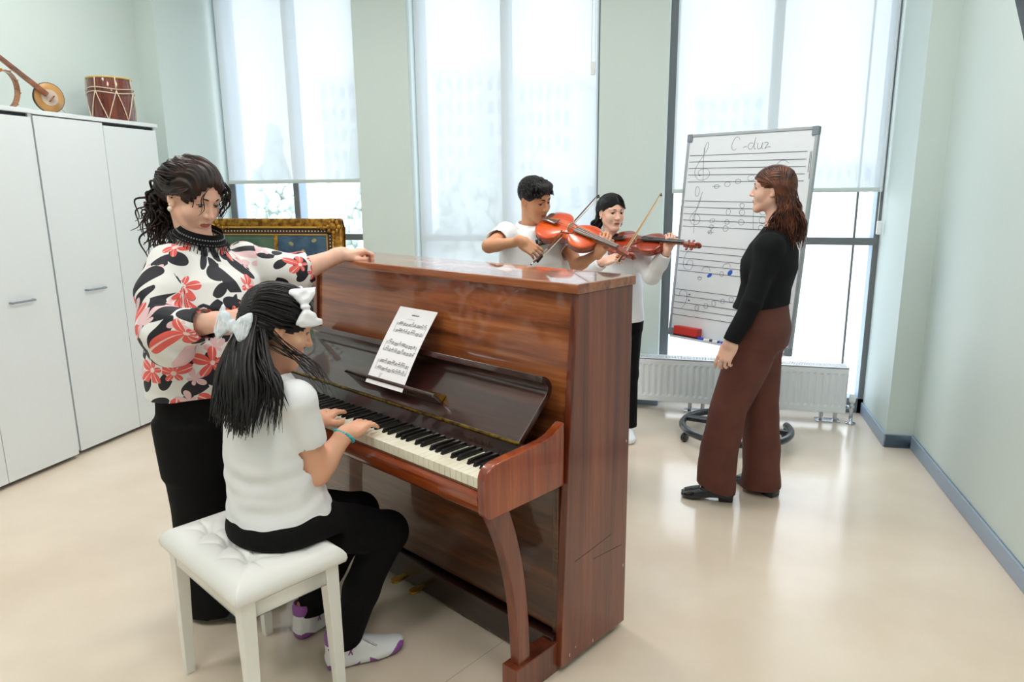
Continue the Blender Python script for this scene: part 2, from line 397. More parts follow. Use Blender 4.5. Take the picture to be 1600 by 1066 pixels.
def tree(x, y, h, label, conifer, seed):
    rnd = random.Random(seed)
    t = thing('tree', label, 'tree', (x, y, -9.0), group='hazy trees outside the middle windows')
    MB().tube([(0, 0, 0), (0.1, 0, h * 0.5)], [0.3, 0.15], 8).build('trunk', pm('haze_tinted_bark', (190, 188, 184), 0.9), t)  # bark colour carries the same painted haze
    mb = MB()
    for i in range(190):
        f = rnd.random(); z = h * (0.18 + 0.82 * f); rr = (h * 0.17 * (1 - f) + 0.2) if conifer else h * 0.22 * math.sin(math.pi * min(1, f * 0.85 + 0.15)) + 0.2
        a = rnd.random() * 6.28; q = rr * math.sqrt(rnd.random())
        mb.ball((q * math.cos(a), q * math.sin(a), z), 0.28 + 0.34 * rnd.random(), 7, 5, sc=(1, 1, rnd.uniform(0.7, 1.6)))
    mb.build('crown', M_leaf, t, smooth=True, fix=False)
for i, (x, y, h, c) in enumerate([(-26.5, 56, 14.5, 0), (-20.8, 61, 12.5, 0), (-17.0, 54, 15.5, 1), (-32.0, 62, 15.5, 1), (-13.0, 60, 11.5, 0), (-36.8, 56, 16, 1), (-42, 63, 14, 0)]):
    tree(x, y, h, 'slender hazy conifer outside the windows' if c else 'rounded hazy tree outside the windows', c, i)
# ---------------------------------------------------------------- upright piano (local x runs along the keyboard, y backwards)
PRZ = -math.radians(28.068)
PW = 1.42
M_walnut = wood('walnut_veneer_lengthwise', (74, 34, 16), (146, 80, 42), (186, 116, 68), 'x')
M_walnut_v = wood('walnut_veneer_upright', (72, 28, 16), (114, 52, 31), (142, 74, 45), 'z', coat=0.6, coat_rough=0.08)
M_arm = wood('walnut_veneer_cheek', (96, 30, 8), (152, 64, 20), (184, 92, 34), 'z', coat=0.8)
M_dkwood = wood('dark_mahogany', (24, 9, 7), (42, 17, 13), (62, 27, 18), 'x')
M_low = wood('walnut_lower_panel', (40, 20, 10), (84, 46, 22), (130, 76, 36), 'x')
M_brass = pm('brass', (196, 150, 60), 0.28, 1.0)
M_obr = noisy(pm('old_brass_hinge', (120, 96, 30), 0.4, 0.8), (64, 52, 20), 60, 3)
M_ivory = noisy(pm('ivory_key', (238, 234, 216), 0.25), (226, 220, 198), 14, 3)
M_ebony = pm('ebony_key', (11, 10, 10), 0.3, spec=0.35)
M_felt = pm('felt', (40, 16, 14), 0.9)

piano = thing('upright_piano', 'brown walnut upright piano with its keyboard lid folded open', 'piano', (-0.3392, 1.9761, 0), PRZ)
def side(x0, x1):
    # tapered cheek: deeper at the foot than at the top
    o = [(-0.002, 1.208), (-0.036, 0.75), (-0.05, 0.5), (-0.07, 0.02), (0.278, 0.02), (0.278, 1.208)]
    return MB().prism(o, lambda u, v, h: Vector((h, u, v)), x0, x1).build('side_panel', M_walnut_v, piano, bevel=0.003)
side(-0.028, 0.0); side(-PW, -PW + 0.028)
MB().box((-PW - 0.008, -0.014, 1.208), (0.008, 0.284, 1.238)).build('lid', M_walnut, piano, bevel=0.005)
MB().box((-PW + 0.02, 0.255, 0.02), (-0.02, 0.275, 1.208)).build('back_panel', M_dkwood, piano)
# upper front panel, leaning a little
def front(u, v, h): return Vector((u, 0.012 - 0.036 * (1.208 - v) / 0.46 + h, v))
MB().prism([(-PW + 0.028, 0.68), (-0.028, 0.68), (-0.028, 1.207), (-PW + 0.028, 1.207)], front, 0, 0.02).build('upper_panel', M_walnut, piano)
MB().box((-PW + 0.028, -0.05, 0.13), (-0.028, -0.03, 0.62)).box((-0.05, -0.056, 0.12), (-0.028, -0.03, 0.63)).box((-PW + 0.028, -0.056, 0.12), (-PW + 0.05, -0.03, 0.63)).build('lower_panel', M_low, piano, bevel=0.002)
MB().box((-PW + 0.028, -0.078, 0.015), (-0.03, -0.03, 0.118)).build('kick_rail', M_dkwood, piano, bevel=0.004)
# cheeks of the keyboard
AX = [(-0.047, -0.012), (-PW + 0.012, -PW + 0.047)]
arm_o = [(-0.046, 0.83), (-0.075, 0.815), (-0.10, 0.802), (-0.135, 0.794), (-0.18, 0.792), (-0.28, 0.788), (-0.325, 0.785)] + \
        bez((-0.335, 0.784), (-0.360, 0.780), (-0.374, 0.768), (-0.376, 0.742), 6) + [(-0.376, 0.66)] + bez((-0.375, 0.648), (-0.372, 0.635), (-0.362, 0.63), (-0.348, 0.63), 4) + [(-0.046, 0.63)]
for a, b in AX:
    MB().prism(arm_o, lambda u, v, h: Vector((h, u, v)), a, b).build('arm', M_arm, piano, bevel=0.005, angle=55)
# key bed, key slip
MB().box((-PW + 0.052, -0.352, 0.632), (-0.052, -0.04, 0.70)).build('key_bed', M_dkwood, piano)
slip = bez((-0.352, 0.707), (-0.372, 0.70), (-0.374, 0.68), (-0.366, 0.66), 5) + bez((-0.362, 0.65), (-0.355, 0.628), (-0.34, 0.622), (-0.31, 0.622), 5) + [(-0.31, 0.707)]
MB().prism(slip, lambda u, v, h: Vector((h, u, v)), -PW + 0.052, -0.052).build('key_slip', M_arm_x if False else wood('key_slip_wood', (92, 30, 8), (146, 62, 22), (178, 90, 38), 'x'), piano)
MB().box((-PW + 0.052, -0.362, 0.704), (-0.052, -0.345, 0.712)).build('key_slip_strip', pm('strip_wood', (124, 78, 52), 0.4), piano)
# 52 white and 36 black keys, a0 .. c8, treble end at -0.053
KW = 0.0235; KX = -0.0485
def white_key(i):   # i counts from the treble end
    x1 = KX - i * KW; x0 = x1 - KW
    mb = MB().box((x0 + 0.0005, -0.366, 0.712), (x1 - 0.0005, -0.215, 0.7435))
    return mb.build('white_key', M_ivory, piano, bevel=0.0012, seg=1)
for i in range(52): white_key(i)
names = ['C', 'B', 'A', 'G', 'F', 'E', 'D']        # from the treble end downwards
kp = [(-0.318, 0.742), (-0.309, 0.7565), (-0.222, 0.7565), (-0.215, 0.742)]
for i in range(51):
    hi, lo = names[i % 7], names[(i + 1) % 7]
    if (hi, lo) in (('C', 'B'), ('F', 'E')): continue
    off = {'B': 0.0025, 'A': 0, 'G': -0.0025, 'E': 0.0022, 'D': -0.0022}[hi]
    xc = KX - (i + 1) * KW + off
    MB().prism(kp, lambda u, v, h: Vector((h, u, v)), xc - 0.0062, xc + 0.0062).build('black_key', M_ebony, piano, bevel=0.0012, seg=1)
# name board behind the keys, hinge, opened fall
nb = [(-0.222, 0.735), (-0.192, 0.786), (-0.178, 0.786), (-0.205, 0.735)]
nbo = MB().prism(nb, lambda u, v, h: Vector((h, u, v)), -PW + 0.05, -0.05).build('name_board', wood('name_board_wood', (16, 7, 6), (24, 10, 9), (36, 16, 13), 'x', coat_rough=0.02), piano)
MB().box((-PW + 0.054, -0.224, 0.733), (-0.054, -0.21, 0.7385)).build('key_felt', M_felt, piano)
# worn gilt lettering on the name board (too worn to read): small strokes
M_gilt = pm('worn_gilt', (74, 48, 34), 0.5, 0.4)
nd = Vector((0, 0.030, 0.051)).normalized(); nn = Vector((0, -0.051, 0.030)).normalized()
def onboard(x, t, e=0.0006): return Vector((x, -0.222, 0.735)) + nd * t + nn * e
rnd = random.Random(4); mb = MB(); x = -0.30
while x < -0.155:
    w = rnd.uniform(0.006, 0.011); h = 0.012 if rnd.random() > 0.2 else 0.018
    mb.tube([onboard(x, 0.024), onboard(x + w * 0.3, 0.024 + h), onboard(x + w * 0.7, 0.026), onboard(x + w, 0.024 + h * 0.7)], 0.0009, 5); x += w + 0.002
x = -0.28
while x < -0.19:
    w = rnd.uniform(0.003, 0.006); mb.tube([onboard(x, 0.012), onboard(x + w * 0.5, 0.018), onboard(x + w, 0.012)], 0.0007, 4); x += w + 0.0015
for k, xx in enumerate((-0.125, -0.11, -0.095)):
    mb.tube([onboard(xx, 0.018), onboard(xx + 0.004, 0.032), onboard(xx + 0.009, 0.02)], 0.0009, 5)
mb.build('lettering', M_gilt, nbo)
MB().tube([(-PW + 0.056, -0.19, 0.789), (-0.06, -0.19, 0.789)], 0.0062, 10).build('piano_hinge', M_obr, piano)
# fall: board from the hinge up to its rolled front lip, leaning on the upper panel
fo = [(-0.19, 0.79), (-0.068, 0.908)] + bez((-0.068, 0.908), (-0.056, 0.922), (-0.058, 0.937), (-0.074, 0.944), 6) + [(-0.091, 0.950), (-0.084, 0.968)] + \
     bez((-0.070, 0.964), (-0.040, 0.950), (-0.030, 0.922), (-0.048, 0.898), 6) + [(-0.172, 0.782)]
fall = MB().prism(fo, lambda u, v, h: Vector((h, u, v)), -PW + 0.066, -0.066).build('fall', wood('fall_mahogany', (30, 12, 10), (54, 25, 20), (78, 40, 30), 'x', coat_rough=0.02), piano, bevel=0.002, angle=55)
# folding music ledge on the fall
fd = Vector((0, 0.122, 0.118)).normalized(); fn_ = Vector((0, -0.118, 0.122)).normalized()
def onfall(x, t, e): return Vector((x, -0.19, 0.79)) + fd * t + fn_ * e
mb = MB(); T0 = 0.044
for (e0, e1, ta, tb) in ((0.0, 0.052, T0, T0 + 0.010), (0.046, 0.052, T0, T0 + 0.013)):
    p = [onfall(x, t, e) for x in (-0.93, -0.435) for t, e in ((ta, e0), (ta, e1), (tb, e1), (tb, e0))]
    mb.add(p, [(0, 1, 2, 3), (7, 6, 5, 4), (0, 4, 5, 1), (1, 5, 6, 2), (2, 6, 7, 3), (3, 7, 4, 0)])
led = mb.build('music_ledge', M_dkwood, piano, bevel=0.003)
for xa, xb in ((-0.845, -0.765), (-0.525, -0.44)):
    p = [onfall(x, t, e) for x in (xa, xb) for t, e in ((T0 + 0.012, 0.003), (T0 + 0.012, 0.03), (T0 + 0.036, 0.006), (T0 + 0.036, 0.002))]
    MB().add(p, [(0, 1, 2, 3), (7, 6, 5, 4), (0, 4, 5, 1), (1, 5, 6, 2), (2, 6, 7, 3), (3, 7, 4, 0)]).build('ledge_hinge', M_brass, led)
# sabre legs on foot blocks
def leg(x0, x1):
    fr = bez((-0.350, 0.635), (-0.292, 0.52), (-0.238, 0.38), (-0.234, 0.10), 12); bk = bez((-0.182, 0.10), (-0.188, 0.36), (-0.220, 0.50), (-0.272, 0.635), 12)
    MB().prism(fr + bk, lambda u, v, h: Vector((h, u, v)), x0, x1).build('leg', M_walnut_v, piano, bevel=0.004, angle=50)
    MB().box((x0 - 0.012, -0.258, 0.0), (x1 + 0.012, -0.06, 0.105)).build('foot_block', M_dkwood if False else M_walnut_v, piano, bevel=0.004)
leg(-0.066, -0.03); leg(-PW + 0.03, -PW + 0.066)
# pedals
for px in (-0.775, -0.665):
    prof = [(0.010, 0), (0.012, 0.03), (0.020, 0.055), (0.018, 0.075), (0.008, 0.085)]
    mb = MB(); o = []
    for r, y in prof: o.append((r, y))
    top = [(px + r, -0.06 - y) for r, y in prof] + [(px - r, -0.06 - y) for r, y in reversed(prof)]
    mb.prism(top, lambda u, v, h: Vector((u, v, h)), 0.036, 0.046); mb.build('pedal', M_brass, piano, bevel=0.003)
# sheet of music on the ledge
M_paper = pm('white_paper', (246, 247, 250), 0.7); M_ink = pm('black_ink', (52, 54, 60), 0.8)
sheet = thing('sheet_music', 'white sheet of printed piano music leaning on the piano above the keys', 'sheet music', (-0.3392, 1.9761, 0), PRZ)
pc = [Vector((-0.812, -0.197, 0.842)), Vector((-0.602, -0.197, 0.842)), Vector((-0.602, -0.018, 1.090)), Vector((-0.812, -0.018, 1.090))]
pc = [p + Vector((0.0, 0, 0)) for p in pc]
def onsheet(u, v, e=0.0):
    # slight curl of the paper
    p = pc[0].lerp(pc[1], u).lerp(pc[3].lerp(pc[2], u), v)
    return p + Vector((0.012 * (1 - v), -0.010 * math.sin(math.pi * v) * (0.6 + 0.4 * u), -0.0)) * 1.0 + Vector((0, -0.82, 0.5)) * e
vs = []; nu, nv = 6, 20
for s in (0, 0.0005):
    for j in range(nv + 1):
        for i in range(nu + 1): vs.append(onsheet(i / nu, j / nv, s))
q = (nu + 1) * (nv + 1); fs = []
for j in range(nv):
    for i in range(nu):
        a = j * (nu + 1) + i; fs += [(a + q, a + 1 + q, a + nu + 2 + q, a + nu + 1 + q), (a, a + nu + 1, a + nu + 2, a + 1)]
MB().add(vs, fs).build('paper', M_paper, sheet, smooth=True, fix=False)
rnd = random.Random(11); mb = MB()
def ink(pts, r=0.00045): mb.tube([onsheet(u, v, 0.0008) for u, v in pts], r, 4)
for s_i, (vt, vb) in enumerate(((0.80, 0.71), (0.55, 0.46), (0.31, 0.22))):
    ind = 0.14 if s_i == 0 else 0.10
    for v0 in (vt, vb):
        for k in range(5): ink([(ind, v0 - k * 0.0075), (0.5, v0 - k * 0.0075), (0.93, v0 - k * 0.0075)], 0.00022)
        u = ind + 0.07
        while u < 0.9:
            vv = v0 - rnd.uniform(-0.006, 0.034); g = rnd.choice((2, 2, 3, 4)); du = 0.026
            for m in range(g):
                if u + m * du > 0.92: break
                y = vv + rnd.uniform(-0.008, 0.008)
                ink([(u + m * du - 0.006, y), (u + m * du + 0.006, y + 0.001)], 0.0012); ink([(u + m * du + 0.006, y), (u + m * du + 0.006, vv + 0.024)], 0.0004)
            ink([(u + 0.006, vv + 0.024), (u + min(g - 1, 8) * du + 0.006, vv + 0.024)], 0.0008)
            u += g * du + rnd.uniform(0.012, 0.03)
    ink([(ind, vt), (ind, vb - 0.03)], 0.0004); ink([(0.93, vt), (0.93, vb - 0.03)], 0.0004)
x = 0.42
while x < 0.6: ink([(x, 0.905), (x + 0.008, 0.92), (x + 0.016, 0.907)], 0.0008); x += 0.024
x = 0.36
while x < 0.56: ink([(x, 0.855), (x + 0.01, 0.86)], 0.0004); x += 0.02
for k in range(5): ink([(0.28, 0.15 - k * 0.016), (0.36 - 0.01 * k, 0.15 - k * 0.016)], 0.0004)
mb.build('printed_notes', M_ink, sheet)

# ---------------------------------------------------------------- tufted stool
M_leather = pm('white_leatherette', (240, 240, 238), 0.32)
M_lacq = pm('white_lacquer', (242, 242, 238), 0.35)
stool = thing('piano_stool', 'white tufted leatherette piano stool under the seated girl', 'stool', (-1.267, 1.643, 0), PRZ)
SX, SY, SZ = 0.247, 0.162, 0.440
nx, ny = 150, 96; vs = []; fs = []
but = [(-0.125, 0.062), (0.0, 0.062), (0.125, 0.062), (-0.125, -0.062), (0.0, -0.062), (0.125, -0.062)]
for j in range(ny + 1):
    for i in range(nx + 1):
        x = -SX + 2 * SX * i / nx; y = -SY + 2 * SY * j / ny
        ex, ey = 1 - abs(x) / SX, 1 - abs(y) / SY
        edge = 1 - math.exp(-min(ex * SX, ey * SY) / 0.022)
        z = 0.040 + 0.030 * edge
        for bx, by in but:
            r = math.hypot(x - bx, y - by); z -= 0.026 * math.exp(-(r / 0.020) ** 2)
            # star shaped folds between the buttons
            for ax, ay in ((0.5, 0.5), (-0.5, 0.5), (0.5, -0.5), (-0.5, -0.5), (1, 0), (-1, 0)):
                n_ = math.hypot(ax, ay); t = ((x - bx) * ax + (y - by) * ay) / n_; s = ((x - bx) * -ay + (y - by) * ax) / n_
                if 0 < t < 0.10: z -= 0.013 * math.exp(-abs(s) / 0.006) * (1 - t / 0.10)
        vs.append((x, y, SZ + z))
for j in range(ny):
    for i in range(nx):
        a = j * (nx + 1) + i; fs.append((a, a + 1, a + nx + 2, a + nx + 1))
per = [i for i in range(nx + 1)] + [j * (nx + 1) + nx for j in range(1, ny + 1)] + [ny * (nx + 1) + i for i in range(nx - 1, -1, -1)] + [j * (nx + 1) for j in range(ny - 1, 0, -1)]
rings = [per]
for (off, z) in ((0.006, 0.030), (0.008, 0.016), (0.004, 0.004), (-0.004, 0.0)):
    n0 = len(vs)
    for k in per:
        x, y, _ = vs[k]; l = 1 + off / 0.2; vs.append((x * (1 + off / SX), y * (1 + off / SY), SZ + z))
    rings.append(list(range(n0, n0 + len(per))))
for a, b in zip(rings, rings[1:]):
    m = len(a)
    for k in range(m): fs.append((a[k], b[k], b[(k + 1) % m], a[(k + 1) % m]))
fs.append(tuple(rings[-1]))
cush = MB().add(vs, fs).build('cushion', M_leather, stool, smooth=True)
for bx, by in but: MB().ball((bx, by, SZ + 0.046), 0.007, 10, 6, sc=(1, 1, 0.5)).build('button', M_leather, cush, smooth=True)
MB().box((-0.232, -0.145, 0.387), (0.232, -0.125, 0.43)).box((-0.232, 0.125, 0.387), (0.232, 0.145, 0.43)).box((-0.232, -0.145, 0.377), (-0.212, 0.145, 0.43)).box((0.212, -0.145, 0.387), (0.232, 0.145, 0.43)).build('apron', M_lacq, stool, bevel=0.002)
for sx in (-1, 1):
    for sy in (-1, 1):
        vs = []
        for z, hw, cx, cy in ((0.44, 0.021, 0.216, 0.128), (0.0, 0.014, 0.226, 0.134)):
            for dx, dy in ((-1, -1), (1, -1), (1, 1), (-1, 1)): vs.append((sx * cx + dx * hw, sy * cy + dy * hw, z))
        MB().add(vs, [(0, 1, 2, 3), (7, 6, 5, 4), (0, 4, 5, 1), (1, 5, 6, 2), (2, 6, 7, 3), (3, 7, 4, 0)]).build('leg', M_lacq, stool, bevel=0.002)
# paint chips and scratches on the side panel
_sp = [o for o in piano.children if o.name.startswith('side_panel')][0]
mb = MB()
for y, z, h_ in ((-0.028, 0.047, 0.012), (0.002, 0.061, 0.004), (0.095, 0.036, 0.012), (0.262, 0.24, 0.01), (0.262, 0.69, 0.008)):
    mb.box((0.0002, y - 0.0016, z - h_ / 2), (0.0007, y + 0.0016, z + h_ / 2))
mb.build('paint_chips', pm('bare_chip', (224, 206, 184), 0.8), _sp)
mb = MB()
for a, b in (((-0.007, 0.365), (0.083, 0.373)), ((0.083, 0.373), (0.19, 0.385)), ((0.09, 0.335), (0.25, 0.322))):
    mb.tube([(0.0002, a[0], a[1]), (0.0002, b[0], b[1])], 0.0008, 4)
mb.build('scratches', pm('dark_scratch', (30, 14, 10), 0.8), _sp)
# ---------------------------------------------------------------- cabinets on the left wall
M_cab = pm('white_laminate', (226, 232, 234), 0.38)
M_steel = pm('brushed_handle', (150, 158, 168), 0.3, 0.9)
CX0, CX1 = XL + 0.02, -3.48
def cabinet(label, y0, y1, split, x1, far_door_open, seen_handles):
    t = thing('cabinet', label, 'cabinet', ((CX0 + x1) / 2, (y0 + y1) / 2, 0), group='white storage cabinets on the left wall')
    hx = (x1 - CX0) / 2; hy = (y1 - y0) / 2
    b = MB()
    b.box((-hx, -hy, 0.04), (hx - 0.02, -hy + 0.018, 1.925)).box((-hx, hy - 0.018, 0.04), (hx - 0.02, hy, 1.925)).box((-hx, -hy + 0.018, 0.04), (-hx + 0.01, hy - 0.018, 1.925)).box((-hx, -hy + 0.018, 0.04), (hx - 0.03, hy - 0.018, 0.06))
    b.build('carcass', M_cab, t)
    MB().box((-hx, -hy, 1.925), (hx, hy, 1.948)).build('top_board', M_cab, t, bevel=0.002)
    MB().box((-hx + 0.04, -hy + 0.04, 0), (hx - 0.06, hy - 0.04, 0.04)).build('plinth', pm('cabinet_plinth', (70, 72, 70), 0.7), t)
    ym = split - (y0 + y1) / 2
    for (a, c, top, hnd) in ((-hy + 0.003, ym - 0.002, 1.918, 'near'), (ym + 0.002, hy - 0.022, 1.904, 'far')):
        d = MB().box((hx - 0.018, a, 0.025), (hx, c, top)).build('door', M_cab, t, bevel=0.0015)
        if hnd in seen_handles:
            hyc = c - 0.21
            MB().tube([(hx, hyc - 0.065, 0.955), (hx + 0.022, hyc - 0.065, 0.955), (hx + 0.022, hyc + 0.065, 0.955), (hx, hyc + 0.065, 0.955)], 0.0055, 8).build('handle', M_steel, d)
    MB().box((hx - 0.05, -hy + 0.02, 1.90), (hx - 0.03, hy - 0.02, 1.925)).build('gap_shade_strip', pm('cabinet_gap_shade', (60, 66, 66), 0.8), t)  # dark strip imitating the shade in the gap over the doors
    return t
cabinet('white two-door cabinet under the red-brown drum, nearest the windows', 3.085, 3.99, 3.545, -3.48, False, ('near',))
cabinet('white two-door cabinet under the tambourine and long-necked lute, further from the windows', 2.16, 3.072, 2.615, -3.455, False, ('far',))

# drum on the cabinet
M_drum = wood('drum_shell', (58, 18, 14), (96, 36, 22), (128, 58, 30), 'z', scale=2.0, coat=0.8)
M_skin_d = pm('drum_skin', (206, 178, 110), 0.6); M_rope = pm('pale_rope', (214, 196, 172), 0.8)
DX, DY, DZ = -3.64, 3.80, 1.948
drum = thing('drum', 'red-brown two-headed drum laced with pale rope on the white cabinet', 'drum', (DX, DY, DZ))
DH = 0.262; R = lambda z: 0.122 + 0.008 * math.sin(math.pi * z / DH)
MB().lathe([(R(z) - 0.002, z) for z in np.linspace(0.0, DH, 9)], n=40).build('shell', M_drum, drum, smooth=False, bevel=0.002)
for z, nm in ((DH, 'drum_head'), (0.0, 'drum_head')):
    MB().lathe([(0.110, z + 0.001), (0.127, z + 0.001), (0.129, z - 0.006), (0.123, z - 0.010)] if z else [(0.11, 0.0), (0.121, 0.0), (0.1225, 0.003), (0.120, 0.006)], n=40).ball((0, 0, z if z else 0.002), 0.122, 40, 4, sc=(1, 1, 0.012)).build(nm, M_skin_d, drum, smooth=True)
mb = MB()
nz = 7
def dp(a, z, e=0.004): return ((R(z) + e) * math.cos(a), (R(z) + e) * math.sin(a), z)
for k in range(nz):
    a0 = 2 * math.pi * k / nz + 0.35; a1 = a0 + math.pi / nz; a2 = a0 + 2 * math.pi / nz
    mb.tube([dp(a0, DH - 0.006), dp(a0, DH - 0.085)], 0.0035, 6)
    mb.tube([dp(a0 + (a1 - a0) * t, DH - 0.085 - (DH - 0.09) * t) for t in np.linspace(0, 1, 6)], 0.003, 6)
    mb.tube([dp(a1 + (a2 - a1) * t, 0.005 + (DH - 0.09) * t) for t in np.linspace(0, 1, 6)], 0.003, 6)
for z in (DH - 0.07, DH - 0.095):
    mb.tube([dp(a, z + 0.006 * math.sin(3 * a)) for a in np.linspace(0, 2 * math.pi, 49)], 0.003, 6)
mb.build('rope_lacing', M_rope, drum, smooth=True)
# tambourine standing on its rim, leaning on the wall
M_tam = wood('tambourine_rim', (120, 70, 40), (170, 110, 70), (196, 142, 96), 'y', scale=2)
tam = thing('tambourine', 'wooden tambourine frame with brass jingles standing on the white cabinet', 'tambourine', (-3.66, 3.10, 1.949 + 0.106))
Mx = Matrix.Rotation(math.radians(14), 4, 'Z') @ Matrix.Rotation(math.radians(8), 4, 'Y') @ Matrix.Rotation(math.radians(90), 4, 'Y')
ring_o = []
mb = MB(); n = 44; vs = []
for i in range(n):
    q = 2 * math.pi * i / n
    for r, h in ((0.105, -0.015), (0.105, 0.015), (0.097, 0.015), (0.097, -0.015)):
        vs.append(Mx @ Vector((r * math.cos(q), r * math.sin(q), h)))
mb.add(vs, [(i * 4 + j, i * 4 + (j + 1) % 4, ((i + 1) % n) * 4 + (j + 1) % 4, ((i + 1) % n) * 4 + j) for i in range(n) for j in range(4)])
mb.build('rim', M_tam, tam, bevel=0.0015)
for k in range(10):
    q = 2 * math.pi * (k + 0.5) / 10
    MB().ball(Mx @ Vector((0.1125, 0, 0)) if False else Mx @ Vector((0.109 * math.cos(q), 0.109 * math.sin(q), 0.008)), 0.008, 8, 6, sc=(1, 1, 0.6)).build('jingle', M_brass, tam, smooth=True)
# long-necked lute with a round bowl
M_lute = wood('lute_neck', (92, 40, 20), (140, 76, 40), (170, 104, 60), 'y', scale=2)
M_bowl = pm('dark_lute_bowl', (48, 26, 24), 0.35, coat=0.5); M_face = noisy(pm('lute_face', (196, 150, 96), 0.5), (170, 124, 60), 8); M_memb = pm('lute_membrane', (196, 178, 160), 0.6)
LB = Vector((-3.58, 3.295, 1.949 + 0.086))
lute = thing('long_necked_lute', 'long-necked lute with a round dark bowl resting on the white cabinet', 'lute', LB)
nd_ = Vector((-0.22, -0.74, 0.62)).normalized(); zf = Vector((0.85, -0.46, 0.14)); zf = (zf - nd_ * zf.dot(nd_)).normalized(); xf = nd_.cross(zf)
ML = Matrix(((xf.x, nd_.x, zf.x, 0), (xf.y, nd_.y, zf.y, 0), (xf.z, nd_.z, zf.z, 0), (0, 0, 0, 1)))
MB().lathe([(0.004, -0.06), (0.045, -0.052), (0.072, -0.03), (0.082, -0.004), (0.082, 0.006), (0.07, 0.008)], n=28, M=ML).build('bowl', M_bowl, lute, smooth=True)
MB().lathe([(0.079, 0.006), (0.077, 0.0105), (0.05, 0.012), (0.0, 0.012)][:3], n=28, M=ML).build('sound_board', M_face, lute, smooth=True)
MB().lathe([(0.044, 0.0118), (0.043, 0.0135), (0.02, 0.0138)], n=24, M=ML).build('membrane', M_memb, lute)
mb = MB()
mb.add([ML @ Vector(p) for p in ((-0.014, 0.02, 0.010), (0.014, 0.02, 0.010), (0.014, 0.02, 0.03), (-0.014, 0.02, 0.03), (-0.012, 0.34, 0.004), (0.012, 0.34, 0.004), (0.012, 0.34, 0.024), (-0.012, 0.34, 0.024))], [(0, 3, 2, 1), (4, 5, 6, 7), (0, 1, 5, 4), (1, 2, 6, 5), (2, 3, 7, 6), (3, 0, 4, 7)])
mb.build('neck', M_lute, lute, bevel=0.003)
MB().add([ML @ Vector(p) for p in ((-0.016, 0.33, 0.0), (0.016, 0.33, 0.0), (0.016, 0.33, 0.028), (-0.016, 0.33, 0.028), (-0.02, 0.48, -0.01), (0.02, 0.48, -0.01), (0.02, 0.48, 0.02), (-0.02, 0.48, 0.02))], [(0, 3, 2, 1), (4, 5, 6, 7), (0, 1, 5, 4), (1, 2, 6, 5), (2, 3, 7, 6), (3, 0, 4, 7)]).build('peg_box', M_lute, lute, bevel=0.004)
for k in range(6):
    s = 1 if k % 2 else -1; y = 0.335 + 0.024 * k
    MB().tube([ML @ Vector((s * 0.01, y, 0.012)), ML @ Vector((s * 0.045, y, 0.012)), ML @ Vector((s * 0.047, y, 0.012)), ML @ Vector((s * 0.062, y, 0.012))], [0.004, 0.004, 0.01, 0.008], 8).build('peg', M_bowl, lute)
mb = MB()
for k in (-1, 0, 1): mb.tube([ML @ Vector((k * 0.006, -0.075, 0.016)), ML @ Vector((k * 0.006, -0.01, 0.028)), ML @ Vector((k * 0.005, 0.34, 0.028))], 0.0008, 4)
mb.build('strings', M_steel, lute)
MB().box((-0.02, -0.012, 0.014), (0.02, -0.006, 0.028), ML).build('bridge', M_lute, lute)
MB().tube([ML @ Vector((0, -0.078, -0.01)), ML @ Vector((0, -0.10, -0.016)), ML @ Vector((0, -0.112, -0.02))], 0.0022, 6).build('end_pin', pm('end_pin_metal', (180, 176, 186), 0.4, 0.6), lute)
# second drum, only its edge reaches the picture
d2 = thing('goblet_drum', 'small dark goblet drum on the cabinet at the picture edge beside the tambourine', 'drum', (-3.62, 2.90, 1.949))
MB().lathe([(0.06, 0), (0.066, 0.01), (0.05, 0.07), (0.052, 0.1), (0.085, 0.17), (0.09, 0.21)], n=28).build('body', M_bowl, d2, smooth=True)
MB().lathe([(0.092, 0.195), (0.093, 0.212), (0.085, 0.217), (0.02, 0.218)], n=28).build('drum_head', M_skin_d, d2, smooth=True)

# ---------------------------------------------------------------- framed picture leaning by the left window
M_gold = noisy(pm('gilded_wood', (196, 146, 52), 0.38, 0.55), (112, 70, 22), 30, 5, 0.35, 0.65, bump=0.4, bump_scale=60)
M_gold2 = pm('gilded_edge', (214, 172, 84), 0.35, 0.5); M_bead = pm('gilded_bead', (226, 214, 180), 0.4)
M_back = pm('picture_dark_band', (64, 36, 22), 0.6)
pic = thing('framed_picture', 'ornate gilt framed green picture standing on the floor before the left window', 'picture', (-3.16, 4.66, 0.0), math.radians(4))
pic.rotation_euler = (math.radians(-3.0), 0, math.radians(3))
PWd, PH = 0.56, 1.315
mb = MB()
for (a, b) in (((-PWd, -0.02, PH - 0.075), (PWd, 0.03, PH)), ((-PWd, -0.02, 0.0), (PWd, 0.03, 0.075)), ((-PWd, -0.02, 0.075), (-PWd + 0.075, 0.03, PH - 0.075)), ((PWd - 0.075, -0.02, 0.075), (PWd, 0.03, PH - 0.075))): mb.box(a, b)
fr = mb.build('frame', M_gold, pic, bevel=0.012, seg=3)
g2 = MB()
for o, y, w in ((0.06, -0.028, 0.012), (0.118, -0.012, 0.008)):
    g2.box((-PWd + o, y, PH - o - w), (PWd - o, y + 0.03, PH - o)).box((-PWd + o, y, o), (PWd - o, y + 0.03, o + w)).box((-PWd + o, y, o), (-PWd + o + w, y + 0.03, PH - o)).box((PWd - o - w, y, o), (PWd - o, y + 0.03, PH - o))
g2.build('gilt_edging', M_gold2, pic, bevel=0.003)
bk = MB(); o = 0.07
